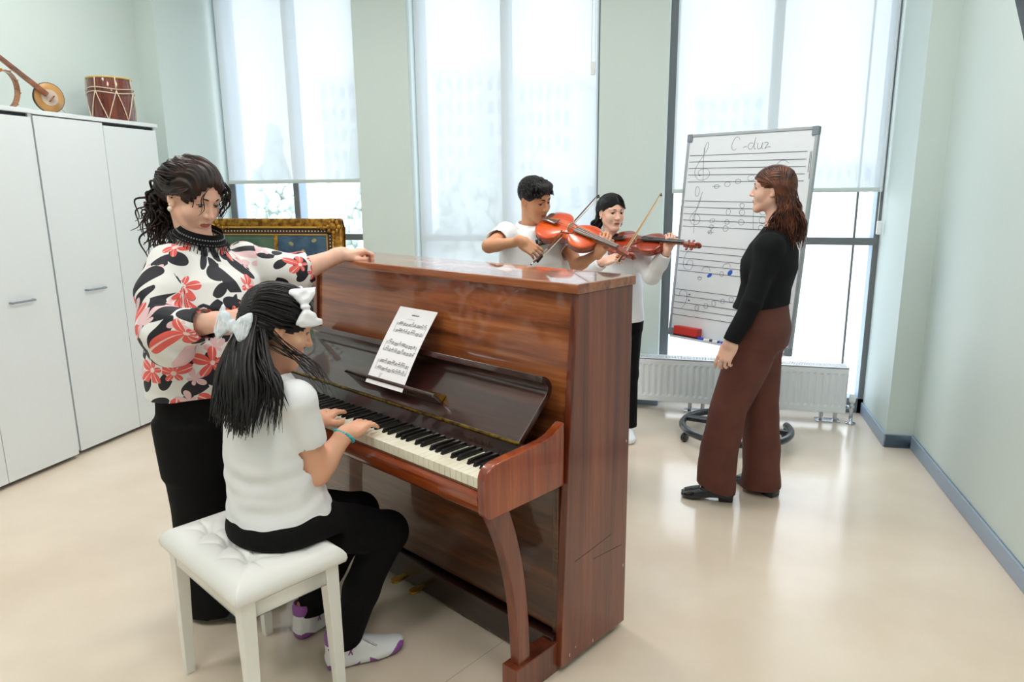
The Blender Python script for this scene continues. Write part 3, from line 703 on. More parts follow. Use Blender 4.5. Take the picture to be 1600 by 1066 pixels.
bk.box((-PWd + o, -0.008, PH - 0.12), (PWd - o, 0.02, PH - o)).box((-PWd + o, -0.008, o), (PWd - o, 0.02, 0.12)).box((-PWd + o, -0.008, o), (-PWd + 0.12, 0.02, PH - o)).box((PWd - 0.12, -0.008, o), (PWd - o, 0.02, PH - o))
bk.build('inner_band', M_back, pic)
bd = MB()
for x in np.arange(-PWd + 0.1, PWd - 0.09, 0.026): bd.ball((x, -0.012, PH - 0.095), 0.0055, 8, 5); bd.ball((x, -0.012, 0.095), 0.0055, 8, 5)
for z in np.arange(0.12, PH - 0.11, 0.026): bd.ball((-PWd + 0.095, -0.012, z), 0.0055, 8, 5); bd.ball((PWd - 0.095, -0.012, z), 0.0055, 8, 5)
bd.build('beading', M_bead, pic, smooth=True)
for sx in (-1, 1):
    for cz in (PH - 0.06, 0.06):
        cn = MB(); cx = sx * (PWd - 0.06)
        cn.ball((cx, -0.028, cz), 0.030, 12, 8)
        for k in range(8):
            a = k * math.pi / 4; cn.ball((cx + 0.042 * math.cos(a), -0.024, cz + 0.042 * math.sin(a)), 0.018, 10, 7, sc=(1, 0.8, 1))
        sgn = 1 if cz < 0.5 else -1
        for k in range(3): cn.ball((cx - sx * (0.075 + 0.025 * k), -0.022, cz - 0.01 * sgn * -1), 0.016 - 0.003 * k, 8, 6); cn.ball((cx, -0.022, cz + sgn * (0.075 + 0.028 * k)), 0.016 - 0.003 * k, 8, 6)
        cn.build('corner_ornament', M_gold, pic, smooth=True)
MB().box((-PWd + 0.12, 0.0, 0.12), (PWd - 0.12, 0.012, PH - 0.12)).build('canvas', noisy(pm('green_canvas', (58, 92, 72), 0.6), (86, 110, 88), 5, 4), pic)
MB().box((0.02, -0.004, PH - 0.30), (PWd - 0.13, 0.002, PH - 0.13)).build('painted_panel', noisy(pm('painted_blue', (44, 72, 96), 0.6), (70, 98, 120), 7, 5), pic)
pb = MB()
for a, b in (((0.0, -0.008, PH - 0.31), (0.03, 0.003, PH - 0.125)), ((0.03, -0.008, PH - 0.31), (PWd - 0.13, 0.003, PH - 0.288))): pb.box(a, b)
pb.build('painted_border', M_gold, pic)
for bx, bz, ry in ((0.14, PH - 0.19, 30), (0.33, PH - 0.165, -20), (0.24, PH - 0.25, 60)):
    MB().ball((bx, -0.005, bz), 0.022, 10, 6, M=Matrix.Rotation(math.radians(ry), 3, 'Y'), sc=(1, 0.1, 0.65)).build('painted_leaf', pm('painted_yellow', (148, 146, 92), 0.6), pic)
for bx, bz in ((-0.10, PH - 0.30), (-0.05, PH - 0.33), (-0.14, PH - 0.34)): MB().ball((bx, -0.002, bz), 0.03, 10, 6, sc=(1, 0.1, 0.8)).build('painted_blossom', pm('painted_rose', (176, 150, 136), 0.6), pic)

# ---------------------------------------------------------------- whiteboard on a wheeled round base
M_board = pm('whiteboard_enamel', (232, 238, 244), 0.22); M_alu = pm('aluminium_edge', (176, 182, 188), 0.35, 0.7)
M_corner = pm('grey_plastic_corner', (128, 138, 148), 0.5); M_black = pm('black_steel', (24, 30, 38), 0.3, coat=0.4)
BW, BH = 0.768, 1.16
BC = Vector((0.1748, 4.066, 1.2245))
BR = Matrix(((0.829, 0.557, 0.056), (-0.560, 0.826, 0.068), (-0.008, -0.087, 0.996)))
BM = Matrix.Translation(BC) @ BR.to_4x4()
wb = thing('whiteboard', 'tall whiteboard with hand-drawn music staves on a black wheeled stand', 'whiteboard', (0.24, 4.27, 0))
WI = Matrix.Translation((-0.24, -4.27, 0)) @ BM       # board frame -> the stand's own frame
def WB(u, v, e=0.0): return WI @ Vector((u * BW / 2, -e, v * BH / 2))
MB().box((-BW / 2, 0, -BH / 2), (BW / 2, 0.016, BH / 2), WI).build('panel', M_board, wb)
mb = MB(); t = 0.012
for a, b in (((-BW / 2 - 0.004, -0.004, BH / 2 - t), (BW / 2 + 0.004, 0.02, BH / 2 + 0.004)), ((-BW / 2 - 0.004, -0.004, -BH / 2 - 0.004), (BW / 2 + 0.004, 0.02, -BH / 2 + t)),
             ((-BW / 2 - 0.004, -0.004, -BH / 2), (-BW / 2 + t, 0.02, BH / 2)), ((BW / 2 - t, -0.004, -BH / 2), (BW / 2 + 0.004, 0.02, BH / 2))): mb.box(a, b, WI)
mb.build('edge_profile', M_alu, wb, bevel=0.002)
for sx in (-1, 1):
    for sz in (-1, 1):
        x, z = sx * BW / 2, sz * BH / 2
        MB().box((min(x, x - sx * 0.026) - 0.005, -0.007, min(z, z - sz * 0.036) - 0.005), (max(x, x - sx * 0.026) + 0.005, 0.023, max(z, z - sz * 0.036) + 0.005), WI).build('corner_cap', M_corner, wb, bevel=0.005)
tray = MB().box((-BW / 2 + 0.05, -0.06, -BH / 2 - 0.006), (BW / 2 - 0.02, 0.0, -BH / 2), WI).box((-BW / 2 + 0.05, -0.062, -BH / 2 - 0.006), (BW / 2 - 0.02, -0.058, -BH / 2 + 0.006), WI).build('pen_tray', pm('clear_tray', (206, 214, 224), 0.3), wb, bevel=0.001)
# stand: column, cross bars, open ring on castors
back = WI @ Vector((0, 0.05, -0.2))
MB().tube([(0, 0.02, 0.09), (0, 0.02, 0.75), WI @ Vector((0, 0.04, 0.1))], 0.021, 12).build('column', M_black, wb, smooth=True)
MB().box((-0.16, 0.02, -0.04), (0.16, 0.05, 0.02), WI).build('mounting_bracket', M_black, wb, bevel=0.004)
MB().ring((0, 0, 0.082), 0.315, 0.021, n=44, m=10, a0=math.radians(18), a1=math.radians(-278)).build('base_ring', M_black, wb, smooth=True)
MB().box((-0.29, 0.09, 0.072), (0.0, 0.125, 0.098), Matrix.Rotation(math.radians(0), 4, 'Z')).box((-0.02, -0.3, 0.072), (0.02, 0.12, 0.098)).box((-0.3, 0.0, 0.074), (0.3, 0.032, 0.1), Matrix.Rotation(math.radians(-14), 4, 'Z')).build('cross_bar', M_black, wb, bevel=0.004)
for a in (20, 115, 200, 250):
    q = math.radians(a); cx, cy = 0.315 * math.cos(q), 0.315 * math.sin(q)
    Mw = Matrix.Translation((cx, cy, 0.028)) @ Matrix.Rotation(q + 0.6, 4, 'Z') @ Matrix.Rotation(math.pi / 2, 4, 'X')
    w = MB().lathe([(0.012, -0.012), (0.026, -0.012), (0.028, -0.006), (0.028, 0.006), (0.026, 0.012), (0.012, 0.012)], n=20, M=Mw).build('castor', M_black, wb, smooth=True)
    MB().tube([(cx, cy, 0.03), (cx, cy, 0.08)], 0.009, 8).build('castor_stem', M_black, w)
# what is written on the board, traced in the board's own coordinates (0..1 across, 0..1 down)
M_pen = pm('black_marker_line', (58, 62, 70), 0.6); M_penb = pm('thin_blue_black_line', (92, 100, 116), 0.6); M_blue = pm('blue_marker', (30, 96, 206), 0.55)
def BP(x, y): return WB(2 * x - 1, 1 - 2 * y, 0.0008)
def stroke(mb, pts, w): mb.tube([BP(x, y) for x, y in pts], w, 5)
pen = MB(); fine = MB(); blu = MB()
PEN = [[(0.028, 0.1), (0.945, 0.101)], [(0.031, 0.13), (0.945, 0.134)], [(0.028, 0.161), (0.945, 0.165)], [(0.031, 0.193), (0.945, 0.197)], [(0.033, 0.227), (0.945, 0.227)], [(0.024, 0.32), (0.93, 0.323)], [(0.025, 0.351), (0.93, 0.353)], [(0.024, 0.383), (0.93, 0.388)], [(0.026, 0.415), (0.93, 0.415)], [(0.028, 0.445), (0.93, 0.446)], [(0.029, 0.538), (0.965, 0.543)], [(0.023, 0.571), (0.965, 0.576)], [(0.022, 0.604), (0.965, 0.611)], [(0.024, 0.636), (0.965, 0.638)], [(0.024, 0.668), (0.965, 0.671)], [(0.02, 0.764), (0.965, 0.765)], [(0.017, 0.796), (0.965, 0.796)], [(0.014, 0.83), (0.965, 0.828)], [(0.016, 0.862), (0.965, 0.86)], [(0.014, 0.895), (0.965, 0.892)], [(0.974, 0.101), (0.978, 0.219)], [(0.966, 0.103), (0.965, 0.19)]]
FINE = [[(0.6, 0.324), (0.619, 0.446)], [(0.437, 0.036), (0.424, 0.023), (0.399, 0.026), (0.38, 0.049), (0.378, 0.07), (0.395, 0.083), (0.416, 0.076)], [(0.469, 0.071), (0.497, 0.068)], [(0.546, 0.056), (0.523, 0.053), (0.507, 0.065), (0.517, 0.08), (0.538, 0.078), (0.552, 0.058), (0.56, 0.029), (0.553, 0.064), (0.559, 0.08), (0.57, 0.079)], [(0.582, 0.054), (0.579, 0.073), (0.594, 0.082), (0.61, 0.072), (0.616, 0.054), (0.614, 0.076), (0.625, 0.082)], [(0.629, 0.056), (0.64, 0.053), (0.658, 0.057), (0.653, 0.065), (0.641, 0.075), (0.639, 0.081), (0.655, 0.075), (0.678, 0.074)], [(0.151, 0.099), (0.155, 0.064), (0.169, 0.04), (0.181, 0.042), (0.183, 0.06), (0.166, 0.084), (0.116, 0.131), (0.09, 0.167), (0.09, 0.187), (0.113, 0.212), (0.155, 0.219), (0.197, 0.212), (0.218, 0.191), (0.204, 0.17), (0.174, 0.164), (0.138, 0.168), (0.118, 0.179), (0.125, 0.196), (0.143, 0.196)], [(0.148, 0.063), (0.151, 0.099), (0.159, 0.164), (0.168, 0.228)], [(0.11, 0.257), (0.124, 0.249), (0.141, 0.261), (0.142, 0.289), (0.125, 0.298), (0.11, 0.285), (0.11, 0.257)], [(0.168, 0.301), (0.144, 0.354), (0.109, 0.38), (0.085, 0.408), (0.113, 0.433), (0.158, 0.432), (0.176, 0.407), (0.149, 0.385), (0.117, 0.392), (0.116, 0.417)], [(0.174, 0.276), (0.134, 0.363), (0.127, 0.417), (0.132, 0.477)], [(0.12, 0.55), (0.08, 0.586), (0.067, 0.62), (0.072, 0.646), (0.102, 0.661), (0.14, 0.659), (0.154, 0.637), (0.147, 0.616), (0.123, 0.611), (0.102, 0.623), (0.098, 0.638)], [(0.064, 0.794), (0.061, 0.78), (0.085, 0.765), (0.117, 0.771), (0.131, 0.797), (0.12, 0.832), (0.09, 0.862)], [(0.251, 0.249), (0.325, 0.249)], [(0.249, 0.47), (0.307, 0.469)], [(0.265, 0.477), (0.291, 0.446)], [(0.206, 0.695), (0.25, 0.692)], [(0.237, 0.658), (0.249, 0.644), (0.27, 0.639), (0.296, 0.642), (0.31, 0.657)], [(0.412, 0.635), (0.42, 0.621), (0.44, 0.614), (0.464, 0.614), (0.477, 0.63)], [(0.577, 0.587), (0.557, 0.604), (0.551, 0.624), (0.566, 0.631)], [(0.741, 0.151), (0.771, 0.136), (0.804, 0.139), (0.827, 0.15)], [(0.306, 0.245), (0.308, 0.249), (0.305, 0.253), (0.3, 0.257), (0.292, 0.259), (0.284, 0.259), (0.276, 0.257), (0.271, 0.254), (0.27, 0.25), (0.272, 0.246), (0.277, 0.243), (0.285, 0.241), (0.294, 0.241), (0.301, 0.242), (0.306, 0.245)], [(0.397, 0.235), (0.398, 0.24), (0.395, 0.245), (0.387, 0.249), (0.378, 0.25), (0.368, 0.25), (0.359, 0.247), (0.353, 0.243), (0.352, 0.238), (0.356, 0.233), (0.363, 0.23), (0.372, 0.228), (0.383, 0.229), (0.391, 0.231), (0.397, 0.235)], [(0.48, 0.223), (0.481, 0.227), (0.478, 0.232), (0.47, 0.235), (0.461, 0.237), (0.451, 0.237), (0.443, 0.234), (0.438, 0.23), (0.437, 0.226), (0.44, 0.221), (0.447, 0.218), (0.457, 0.216), (0.467, 0.217), (0.475, 0.219), (0.48, 0.223)], [(0.587, 0.207), (0.588, 0.213), (0.584, 0.219), (0.575, 0.223), (0.563, 0.225), (0.551, 0.225), (0.54, 0.222), (0.534, 0.217), (0.533, 0.211), (0.537, 0.205), (0.546, 0.201), (0.558, 0.199), (0.57, 0.199), (0.58, 0.202), (0.587, 0.207)], [(0.301, 0.407), (0.303, 0.411), (0.301, 0.415), (0.295, 0.419), (0.286, 0.422), (0.277, 0.424), (0.269, 0.423), (0.263, 0.42), (0.261, 0.416), (0.263, 0.412), (0.269, 0.408), (0.277, 0.405), (0.287, 0.403), (0.295, 0.404), (0.301, 0.407)], [(0.3, 0.442), (0.299, 0.446), (0.295, 0.45), (0.288, 0.452), (0.28, 0.452), (0.273, 0.451), (0.267, 0.447), (0.264, 0.443), (0.265, 0.439), (0.27, 0.435), (0.277, 0.433), (0.284, 0.433), (0.292, 0.435), (0.298, 0.438), (0.3, 0.442)], [(0.289, 0.469), (0.288, 0.473), (0.284, 0.476), (0.278, 0.478), (0.271, 0.479), (0.264, 0.477), (0.259, 0.474), (0.257, 0.47), (0.258, 0.466), (0.262, 0.463), (0.268, 0.461), (0.275, 0.461), (0.282, 0.462), (0.286, 0.465), (0.289, 0.469)], [(0.426, 0.371), (0.423, 0.377), (0.418, 0.382), (0.41, 0.384), (0.403, 0.383), (0.396, 0.38), (0.392, 0.374), (0.392, 0.367), (0.394, 0.361), (0.4, 0.356), (0.407, 0.354), (0.415, 0.355), (0.421, 0.359), (0.425, 0.364), (0.426, 0.371)], [(0.53, 0.338), (0.529, 0.343), (0.525, 0.347), (0.519, 0.349), (0.511, 0.35), (0.504, 0.347), (0.498, 0.343), (0.495, 0.338), (0.496, 0.333), (0.5, 0.329), (0.506, 0.327), (0.514, 0.327), (0.522, 0.329), (0.527, 0.333), (0.53, 0.338)], [(0.54, 0.37), (0.539, 0.375), (0.534, 0.38), (0.526, 0.382), (0.516, 0.383), (0.507, 0.38), (0.501, 0.376), (0.497, 0.37), (0.498, 0.365), (0.503, 0.36), (0.512, 0.358), (0.521, 0.357), (0.53, 0.36), (0.537, 0.364), (0.54, 0.37)], [(0.424, 0.416), (0.423, 0.421), (0.419, 0.425), (0.413, 0.427), (0.405, 0.428), (0.398, 0.426), (0.392, 0.422), (0.39, 0.417), (0.39, 0.412), (0.395, 0.408), (0.401, 0.406), (0.409, 0.406), (0.416, 0.408), (0.421, 0.412), (0.424, 0.416)], [(0.543, 0.415), (0.542, 0.421), (0.536, 0.426), (0.528, 0.428), (0.518, 0.429), (0.509, 0.426), (0.502, 0.422), (0.499, 0.417), (0.5, 0.411), (0.505, 0.406), (0.514, 0.404), (0.523, 0.403), (0.533, 0.406), (0.54, 0.41), (0.543, 0.415)], [(0.419, 0.449), (0.416, 0.455), (0.41, 0.459), (0.402, 0.461), (0.393, 0.461), (0.386, 0.457), (0.381, 0.452), (0.38, 0.446), (0.383, 0.44), (0.389, 0.436), (0.397, 0.434), (0.406, 0.435), (0.413, 0.438), (0.418, 0.443), (0.419, 0.449)], [(0.702, 0.366), (0.7, 0.372), (0.695, 0.376), (0.685, 0.379), (0.675, 0.379), (0.665, 0.376), (0.657, 0.372), (0.654, 0.367), (0.655, 0.362), (0.661, 0.357), (0.67, 0.355), (0.681, 0.354), (0.691, 0.357), (0.698, 0.361), (0.702, 0.366)], [(0.706, 0.402), (0.705, 0.409), (0.7, 0.414), (0.691, 0.418), (0.68, 0.418), (0.67, 0.415), (0.662, 0.41), (0.658, 0.403), (0.659, 0.396), (0.665, 0.391), (0.674, 0.388), (0.685, 0.387), (0.695, 0.39), (0.703, 0.395), (0.706, 0.402)], [(0.699, 0.436), (0.698, 0.44), (0.693, 0.444), (0.685, 0.446), (0.676, 0.447), (0.667, 0.445), (0.661, 0.441), (0.658, 0.437), (0.659, 0.432), (0.664, 0.429), (0.672, 0.426), (0.681, 0.426), (0.69, 0.428), (0.696, 0.431), (0.699, 0.436)], [(0.24, 0.697), (0.24, 0.701), (0.236, 0.704), (0.23, 0.706), (0.224, 0.706), (0.218, 0.705), (0.213, 0.702), (0.211, 0.699), (0.212, 0.695), (0.215, 0.692), (0.221, 0.69), (0.227, 0.69), (0.234, 0.691), (0.238, 0.693), (0.24, 0.697)], [(0.425, 0.665), (0.424, 0.67), (0.421, 0.675), (0.415, 0.678), (0.409, 0.678), (0.402, 0.676), (0.397, 0.672), (0.394, 0.667), (0.395, 0.662), (0.398, 0.657), (0.404, 0.654), (0.411, 0.654), (0.417, 0.656), (0.422, 0.66), (0.425, 0.665)], [(0.582, 0.64), (0.581, 0.644), (0.578, 0.647), (0.573, 0.65), (0.566, 0.65), (0.56, 0.649), (0.555, 0.645), (0.553, 0.641), (0.554, 0.637), (0.557, 0.634), (0.563, 0.632), (0.569, 0.631), (0.575, 0.633), (0.58, 0.636), (0.582, 0.64)], [(0.246, 0.845), (0.246, 0.851), (0.242, 0.856), (0.236, 0.859), (0.228, 0.86), (0.221, 0.858), (0.215, 0.853), (0.213, 0.848), (0.213, 0.842), (0.217, 0.837), (0.223, 0.834), (0.231, 0.833), (0.238, 0.835), (0.244, 0.839), (0.246, 0.845)], [(0.324, 0.829), (0.323, 0.834), (0.319, 0.839), (0.312, 0.842), (0.304, 0.843), (0.297, 0.841), (0.291, 0.837), (0.288, 0.832), (0.289, 0.826), (0.293, 0.822), (0.3, 0.819), (0.308, 0.818), (0.316, 0.82), (0.321, 0.824), (0.324, 0.829)], [(0.386, 0.811), (0.386, 0.817), (0.382, 0.822), (0.376, 0.825), (0.369, 0.826), (0.362, 0.824), (0.357, 0.82), (0.354, 0.814), (0.354, 0.808), (0.358, 0.803), (0.364, 0.8), (0.371, 0.8), (0.378, 0.802), (0.384, 0.806), (0.386, 0.811)], [(0.457, 0.794), (0.457, 0.799), (0.453, 0.804), (0.447, 0.806), (0.44, 0.807), (0.433, 0.805), (0.428, 0.802), (0.426, 0.797), (0.426, 0.792), (0.43, 0.788), (0.436, 0.785), (0.443, 0.785), (0.45, 0.786), (0.455, 0.79), (0.457, 0.794)], [(0.528, 0.78), (0.527, 0.786), (0.523, 0.791), (0.517, 0.794), (0.509, 0.795), (0.502, 0.793), (0.496, 0.789), (0.494, 0.783), (0.494, 0.777), (0.498, 0.773), (0.504, 0.77), (0.512, 0.769), (0.519, 0.771), (0.525, 0.775), (0.528, 0.78)]]
DOTS = [(0.309, 0.679, 0.026, 0.012), (0.477, 0.656, 0.026, 0.016)]
PTS = [(0.152, 0.785), (0.152, 0.814), (0.132, 0.195), (0.117, 0.414), (0.097, 0.636)]
for s in PEN: stroke(pen, s, 0.0014)
for s in FINE: stroke(fine, spline(s, 4) if len(s) > 2 else s, 0.0009)
for x, y in PTS: stroke(pen, [(x - 0.006, y), (x + 0.006, y)], 0.003)
for x, y, rx, ry in DOTS:
    vs = [BP(x + 0.75 * rx * math.cos(q) + 0.003 * math.sin(q), y + 0.75 * ry * math.sin(q) - 0.25 * rx * math.cos(q)) for q in np.linspace(0, 2 * math.pi, 19)[:-1]]
    blu.add(vs, [tuple(range(18))])
pen.build('drawn_staves', M_pen, wb, fix=False); fine.build('drawn_notes', M_penb, wb, fix=False); blu.build('blue_dots', M_blue, wb, fix=False)
# eraser and markers on the pen tray
er = thing('board_eraser', 'red board eraser lying on the whiteboard tray', 'eraser', BM @ Vector((-0.235, -0.032, -BH / 2 + 0.0005)))
er.rotation_euler = BR.to_euler()
MB().box((-0.082, -0.024, 0.014), (0.082, 0.026, 0.062)).build('grip', pm('red_plastic', (196, 42, 36), 0.45), er, bevel=0.004)
MB().box((-0.080, -0.022, 0.0), (0.080, 0.024, 0.0145)).build('felt_pad', pm('dark_felt', (70, 28, 30), 0.9), er)
M_cap = pm('blue_cap', (32, 64, 200), 0.4)
for k, (x, lab) in enumerate(((-0.08, 'blue-capped white marker beside the red eraser on the tray'), (0.075, 'blue-capped white marker on the tray partly behind the black sleeve'))):
    m = thing('marker', lab, 'marker', BM @ Vector((x, -0.045, -BH / 2 + 0.0095)), group='markers on the whiteboard tray'); m.rotation_euler = BR.to_euler()
    MB().tube([(-0.028, 0, 0), (0.062, 0, 0)], 0.0085, 12).build('barrel', M_white, m)
    MB().tube([(-0.07, 0, 0), (-0.028, 0, 0)], 0.0092, 12).build('cap', M_cap, m)
    MB().tube([(0.01, 0, 0), (0.03, 0, 0)], 0.0087, 12).build('print_band', M_ink, m)
    MB().tube([(0.062, 0, 0), (0.068, 0, 0)], 0.0085, 12).build('end_plug', M_cap, m)
# ---------------------------------------------------------------- smooth-blended bodies and clothes, meshed as one surface each
def V(*a): return np.array(a, dtype=np.float64)
def unit(v): v = np.asarray(v, float); return v / np.linalg.norm(v)
def frame(fwd, up):
    """columns: right, forward, up"""
    f = unit(fwd); u = np.asarray(up, float); u = unit(u - f * (f @ u)); return np.column_stack((np.cross(f, u), f, u))

class Solid:
    def __init__(self): self.p = []
    def _add(self, fn, lo, hi, k, op): self.p.append((fn, np.asarray(lo, float), np.asarray(hi, float), k, op)); return self
    def cone(self, a, b, ra, rb, k=0.02, op='u'):
        a, b = np.asarray(a, float), np.asarray(b, float)
        ba = b - a; l2 = ba @ ba; rr = ra - rb; a2 = l2 - rr * rr; il2 = 1.0 / l2
        def fn(P):
            if a2 <= 0:
                c, r = (a, ra) if ra > rb else (b, rb)
                return np.linalg.norm(P - c, axis=1) - r
            pa = P - a; y = pa @ ba; z = y - l2
            t = pa * l2 - np.outer(y, ba); x2 = np.einsum('ij,ij->i', t, t); y2 = y * y * l2; z2 = z * z * l2
            kk = np.sign(rr) * rr * rr * x2
            d = (np.sqrt(x2 * a2 * il2) + y * rr) * il2 - ra
            m1 = np.sign(z) * a2 * z2 > kk; d = np.where(m1, np.sqrt(x2 + z2) * il2 - rb, d)
            m2 = (~m1) & (np.sign(y) * a2 * y2 < kk); d = np.where(m2, np.sqrt(x2 + y2) * il2 - ra, d)
            return d
        lo = np.minimum(a - ra, b - rb); hi = np.maximum(a + ra, b + rb)
        return self._add(fn, lo, hi, k, op)
    def chain(self, pts, rs, k=0.01, op='u'):
        for i in range(len(pts) - 1): self.cone(pts[i], pts[i + 1], rs[i], rs[i + 1], k, op)
        return self
    def ell(self, c, r, R=None, k=0.02, op='u'):
        c = np.asarray(c, float); r = np.asarray(r, float); R = np.eye(3) if R is None else R
        def fn(P):
            q = (P - c) @ R; k0 = np.linalg.norm(q / r, axis=1); k1 = np.linalg.norm(q / (r * r), axis=1)
            return k0 * (k0 - 1.0) / np.maximum(k1, 1e-9)
        e = np.abs(R) @ r
        return self._add(fn, c - e, c + e, k, op)
    def box(self, c, h, R=None, r=0.005, k=0.01, op='u'):
        c = np.asarray(c, float); h = np.asarray(h, float); R = np.eye(3) if R is None else R
        def fn(P):
            q = np.abs((P - c) @ R) - (h - r); return np.linalg.norm(np.maximum(q, 0), axis=1) + np.minimum(q.max(axis=1), 0) - r
        e = np.abs(R) @ h
        return self._add(fn, c - e, c + e, k, op)
    def loft(self, secs, side, k=0.02, op='u', ex=2.0, axis=None, cap=0.0):
        """secs: (centre, half width along side, half depth); sides may be one vector or one per section"""
        C = np.array([s[0] for s in secs], float); A = np.array([s[1] for s in secs], float); Bd = np.array([s[2] for s in secs], float)
        ax = unit(C[-1] - C[0]) if axis is None else unit(axis)
        T = (C - C[0]) @ ax
        sides = np.array(side, float)
        if sides.ndim == 1: sides = np.repeat(sides[None], len(secs), 0)
        sides = sides - np.outer(sides @ ax, ax); sides /= np.linalg.norm(sides, axis=1)[:, None]
        def fn(P):
            t = (P - C[0]) @ ax; tc = np.clip(t, T[0], T[-1])
            c = np.stack([np.interp(tc, T, C[:, i]) for i in range(3)], 1)
            s = np.stack([np.interp(tc, T, sides[:, i]) for i in range(3)], 1); s /= np.linalg.norm(s, axis=1)[:, None]
            f = np.cross(np.broadcast_to(ax, s.shape), s)
            a = np.interp(tc, T, A); b = np.interp(tc, T, Bd)
            q = P - c; q = q - np.outer(q @ ax, ax) if True else q
            u = np.abs(np.einsum('ij,ij->i', q, s)) / a; v = np.abs(np.einsum('ij,ij->i', q, f)) / b
            g = (u ** ex + v ** ex) ** (1.0 / ex)
            d = (g - 1.0) * np.minimum(a, b)
            e = np.maximum(T[0] - t, t - T[-1]) - cap
            return np.where(e > 0, np.where(d > 0, np.sqrt(d * d + e * e), np.maximum(d, e)), np.maximum(d, e)) - 0.0
        m = max(A.max(), Bd.max())
        return self._add(fn, C.min(0) - m - cap, C.max(0) + m + cap, k, op)
    def cut(self, p, n, k=0.0):
        """removes everything on the side the normal points to"""
        p = np.asarray(p, float); n = unit(n)
        return self._add(lambda P: -((P - p) @ n), V(-9, -9, -9), V(9, 9, 9), k, 's')
    def cutbox(self, p, n, c, r, k=0.0):
        """halfspace removal limited to a ball around c"""
        p = np.asarray(p, float); n = unit(n); c = np.asarray(c, float)
        return self._add(lambda P: np.maximum(-((P - p) @ n), np.linalg.norm(P - c, axis=1) - r), c - r, c + r, k, 's')
    def value(self, P, sel):
        d = np.full(len(P), 1.0)
        for i in sel:
            fn, lo, hi, k, op = self.p[i]
            m = np.all((P >= lo - k - 0.03) & (P <= hi + k + 0.03), axis=1)
            if not m.any(): continue
            full = m.all(); Q = P if full else P[m]
            v = fn(Q); o = d if full else d[m]
            if op == 'u':
                if k > 0:
                    hh = np.maximum(k - np.abs(o - v), 0) / k; r = np.minimum(o, v) - hh * hh * k * 0.25
                else: r = np.minimum(o, v)
            else:
                v = -v
                if k > 0:
                    hh = np.maximum(k - np.abs(o - v), 0) / k; r = np.maximum(o, v) + hh * hh * k * 0.25
                else: r = np.maximum(o, v)
            if full: d = r
            else: d[m] = r
        return d
    def mesh(self, h, disp=None, B=20):
        ui = [i for i, q in enumerate(self.p) if q[4] == 'u']
        LO = np.min([self.p[i][1] for i in ui], 0) - 0.02; HI = np.max([self.p[i][2] for i in ui], 0) + 0.02
        nb = np.ceil((HI - LO) / (h * B)).astype(int)
        verts, ids, quads = [], [], []
        G = nb * B + 4
        E = [(0, 0, 0, 0), (0, 1, 0, 0), (0, 0, 1, 0), (0, 1, 1, 0), (1, 0, 0, 0), (1, 0, 0, 1), (1, 1, 0, 0), (1, 1, 0, 1), (2, 0, 0, 0), (2, 1, 0, 0), (2, 0, 1, 0), (2, 1, 1, 0)]
        for bx in range(nb[0]):
            for by in range(nb[1]):
                for bz in range(nb[2]):
                    s = np.array((bx, by, bz)) * B - 1
                    lo = LO + s * h; hi = LO + (s + B + 1) * h
                    sel = [i for i, q in enumerate(self.p) if np.all(q[1] - q[3] - 0.03 <= hi) and np.all(q[2] + q[3] + 0.03 >= lo)]
                    if not any(self.p[i][4] == 'u' for i in sel): continue
                    n = B + 2
                    g = np.arange(n)
                    # coarse look first: skip blocks well inside or outside
                    cc = (lo + hi) / 2; rad = np.linalg.norm(hi - lo) / 2
                    X, Y, Z = np.meshgrid(lo[0] + g * h, lo[1] + g * h, lo[2] + g * h, indexing='ij')
                    P = np.stack((X.ravel(), Y.ravel(), Z.ravel()), 1)
                    d = self.value(P, sel)
                    if disp is not None:
                        nr = np.abs(d) < 0.05
                        if nr.any(): d[nr] += disp(P[nr])
                    F = d.reshape(n, n, n); I = F < 0
                    if I.all() or not I.any(): continue
                    c = B + 1
                    cnt = np.zeros((c, c, c)); acc = np.zeros((c, c, c, 3))
                    for ax in range(3):
                        o1, o2 = [a for a in range(3) if a != ax]
                        for p in (0, 1):
                            for q in (0, 1):
                                sl0 = [slice(0, c)] * 3; sl1 = [slice(0, c)] * 3
                                sl0[o1] = slice(p, c + p); sl0[o2] = slice(q, c + q); sl1[o1] = sl0[o1]; sl1[o2] = sl0[o2]; sl1[ax] = slice(1, c + 1)
                                f0, f1 = F[tuple(sl0)], F[tuple(sl1)]; m = (f0 < 0) != (f1 < 0)
                                t = np.where(m, f0 / np.where(m, f0 - f1, 1), 0)
                                cnt += m; acc[..., ax] += t * m; acc[..., o1] += p * m; acc[..., o2] += q * m
                    act = cnt > 0
                    ci = np.argwhere(act); pos = acc[act] / cnt[act][:, None]
                    gid = ci + s + 1
                    ids.append((gid[:, 0] * G[1] + gid[:, 1]) * G[2] + gid[:, 2]); verts.append(LO + (ci + s + pos) * h)
                    def cid(a): a = a + s + 1; return (a[:, 0] * G[1] + a[:, 1]) * G[2] + a[:, 2]
                    for ax in range(3):
                        o1, o2 = [(1, 2), (2, 0), (0, 1)][ax]
                        sl0 = [slice(1, B + 1)] * 3; sl1 = [slice(1, B + 1)] * 3; sl1[ax] = slice(2, B + 2)
                        a0, a1 = I[tuple(sl0)], I[tuple(sl1)]
                        e1 = np.eye(3, dtype=int)[o1]; e2 = np.eye(3, dtype=int)[o2]
                        for m, flip in ((a0 & ~a1, False), (~a0 & a1, True)):
                            w = np.argwhere(m)
                            if len(w) == 0: continue
                            w = w + 1
                            q = np.stack((cid(w - e1 - e2), cid(w - e2), cid(w), cid(w - e1)), 1)
                            quads.append(q[:, ::-1] if flip else q)
        ids = np.concatenate(ids); verts = np.concatenate(verts); quads = np.concatenate(quads)
        uid, first = np.unique(ids, return_index=True)
